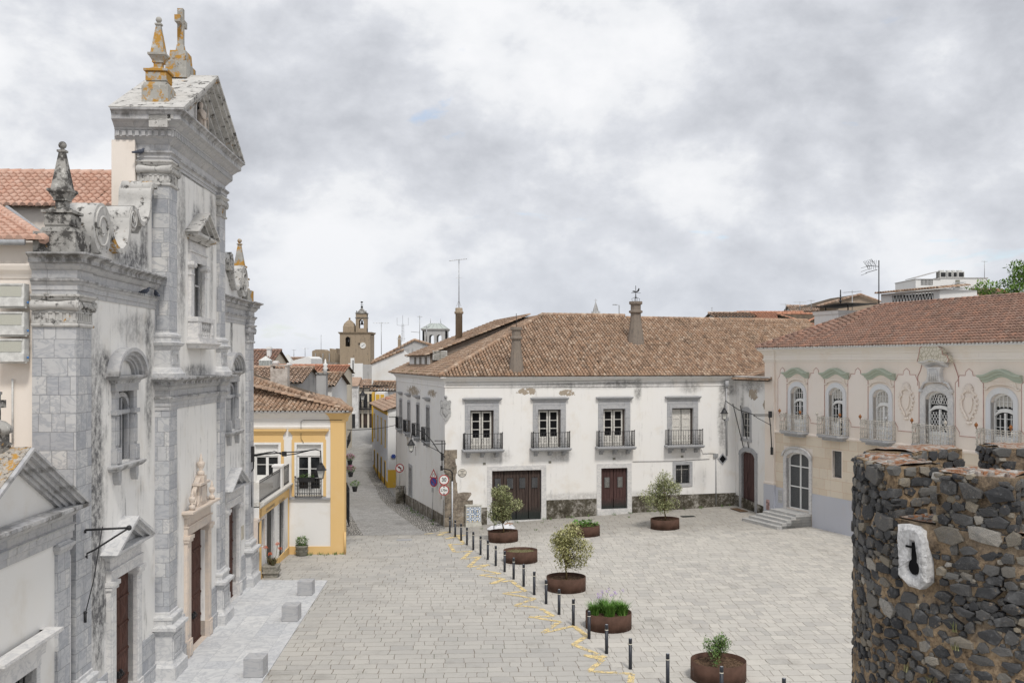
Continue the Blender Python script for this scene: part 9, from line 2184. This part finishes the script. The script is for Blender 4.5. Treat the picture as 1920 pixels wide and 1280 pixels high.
# lichened capping of mortar and tile scraps
m = MB()
def capm():
    g = G('capping_mortar');n = g.noise(9,9,.72);f = g.noise(28,6,.75)
    c = g.ramp(g.M('ADD',g.M('MULTIPLY',n,.55),g.M('MULTIPLY',f,.45)),[(.38,(.07,.06,.05)),(.46,(.26,.12,.06)),(.53,(.30,.27,.24)),(.64,(.52,.50,.47))]);g.bump(f,.8,.02);return g.done(c,.95,.1)
for (a0,a1) in merl:
    n = max(4,int((a1-a0)/.06));vs = [];fs = []
    for i in range(n+1):
        for j in range(6):
            a = a0+.01+(a1-a0-.02)*i/n;r = TR-.02-(TTH-.04)*j/5;zz_ = ZT+.012+.022*vnoise(a*9,r*12,3)+(.0 if 0 < j < 5 else -.02)
            vs.append((r*math.cos(a),r*math.sin(a),zz_))
    for i in range(n):
        for j in range(5): fs.append((i*6+j,(i+1)*6+j,(i+1)*6+j+1,i*6+j+1))
    m.add(vs,fs)
vs = [];fs = [];n = 150
for i in range(n+1):
    for j in range(6): a = 2*math.pi*i/n;r = TR-.03-(TTH-.06)*j/5;vs.append((r*math.cos(a),r*math.sin(a),ZF_+.012+.02*vnoise(a*9,r*12,5)))
for i in range(n):
    for j in range(5): fs.append((i*6+j,(i+1)*6+j,(i+1)*6+j+1,i*6+j+1))
m.add(vs,fs);part('capping',m,capm(),tow)
# flat stones and tile scraps lying on the capping
m = MB()
for k in range(110):
    a0,a1 = merl[k % 2] if k < 80 else (aA,aB0);a = rr.uniform(a0+.03,a1-.03);r = rr.uniform(TR-TTH+.05,TR-.05);zz_ = (ZT if k < 80 else ZF_)+.02
    stone(m,(r*math.cos(a),r*math.sin(a),zz_),(math.cos(k),math.sin(k),0),(-math.sin(k),math.cos(k),0),(0,0,1),rr.uniform(.03,.09),rr.uniform(.02,.06),rr.uniform(.006,.016),rr,(rr.random()*9,rr.random()*9))
def scraps():
    g = G('tile_scraps');r = g.white(g.comb(g.sep(g.uv)[0],g.sep(g.uv)[1],.5));c = g.ramp(r,[(0,(.22,.10,.05)),(.3,(.36,.17,.085)),(.45,(.12,.12,.12)),(.7,(.26,.25,.235)),(1,(.50,.485,.46))]);return g.done(c,.95,.1)
part('tile_scraps',m,scraps(),tow,kind='stuff')
# pale stone with the keyhole-and-cross arrow slit
a = sp;ax_ = Vector((math.cos(a),math.sin(a),0));tx = Vector((-math.sin(a),math.cos(a),0));zc = (slabz0+slabz1)/2;HH = (slabz1-slabz0)/2;WW = .150
C0 = ax_*(TR+.042)
out = [(-.95,-.72),(-.2,-1.0),(.55,-1.02),(1.0,-.75),(.98,.1),(.94,.55),(.70,.88),(.35,.98),(-.45,1.0),(-.95,.95),(-1.0,.3),(-.9,-.2)]
hole = []          # keyhole outline (slab units: x in metres, z in metres)
hx,hz0 = .03,-.055
kh = [(-.022,.10),(.022,.10),(.024,.0)]
circ = [(.052*math.cos(t),hz0-.025+.058*math.sin(t)) for t in np.linspace(1.15,-math.pi-1.15,15)]
kh2 = kh+circ+[(-.024,.0)]
m = MB()
def P3(x,z,d): return tuple(C0+tx*x+Vector((0,0,zc+z))+ax_*d)
N_ = 60
def ray_on(poly,ang):
    """distance from origin to closed polygon along ang"""
    best = None;dx,dz = math.cos(ang),math.sin(ang);n = len(poly)
    for i in range(n):
        (x1,z1),(x2,z2) = poly[i],poly[(i+1) % n];ex,ez = x2-x1,z2-z1;den_ = dx*ez-dz*ex
        if abs(den_) < 1e-9: continue
        t = (x1*ez-z1*ex)/den_;u = (x1*dz-z1*dx)/den_
        if t > 0 and -1e-6 <= u <= 1+1e-6 and (best is None or t < best): best = t
    return best or .02
oc = (0.0,-.02)
op = [(x*WW-oc[0],z*HH-oc[1]) for x,z in out];hp = [(x+.012-oc[0],z-oc[1]) for x,z in kh2]
ro,ri = [],[]
AN = sorted({round(math.atan2(z,x) % (2*math.pi),4) for x,z in op+hp} | {round(2*math.pi*k/36,4) for k in range(36)});N_ = len(AN)
for an in AN: ro.append(ray_on(op,an));ri.append(ray_on(hp,an))
vs = []
for k in range(N_):
    an = AN[k];c_,s_ = math.cos(an),math.sin(an);rm = ri[k]+(ro[k]-ri[k])*.5
    g_ = ro[k]-ri[k]
    for r,d in ((ro[k],-.07),(ro[k],.006+rr.uniform(-.006,.004)),(ri[k]+g_*.78,.028+rr.uniform(-.004,.004)),(ri[k]+g_*.5,.026+rr.uniform(-.004,.004)),(ri[k]+min(.03,g_*.3),.018),(ri[k],-.03)): vs.append(P3(oc[0]+c_*r,oc[1]+s_*r,d))
fs = []
for k in range(N_):
    j = (k+1) % N_
    for q in range(5): fs.append((6*k+q,6*j+q,6*j+q+1,6*k+q+1))
m.add(vs,fs)
sl_ = part('arrow_slit_stone',m,rotten('whitewashed_stone',(.26,.255,.25),(.55,.55,.555),(.72,.72,.725),4.0),tow)
m = MB();m.poly([P3(oc[0]+(ri[k]+.004)*math.cos(AN[k]),oc[1]+(ri[k]+.004)*math.sin(AN[k]),-.004) for k in range(N_)]);m.poly([P3(.012+x,z,.0325) for x,z in ((-.05,.066),(.05,.066),(.05,.084),(-.05,.084))])
m.shift(0,0,0);part('opening',m,DARK,sl_)
# small weeds in the joints
m = MB();rw = random.Random(3)
for k in range(16): a = rw.uniform(math.radians(195),math.radians(250));zz_ = rw.uniform(7.0,8.0);tuft(m,((TR+.02)*math.cos(a),(TR+.02)*math.sin(a),zz_),14,.09,.03,rw,.004,.8)
tuft(m,(TR*math.cos(aB1+.1),TR*math.sin(aB1+.1),ZF_+.02),40,.07,.08,rw,.004)
part('weeds',m,LEAFY,tow,kind='stuff')
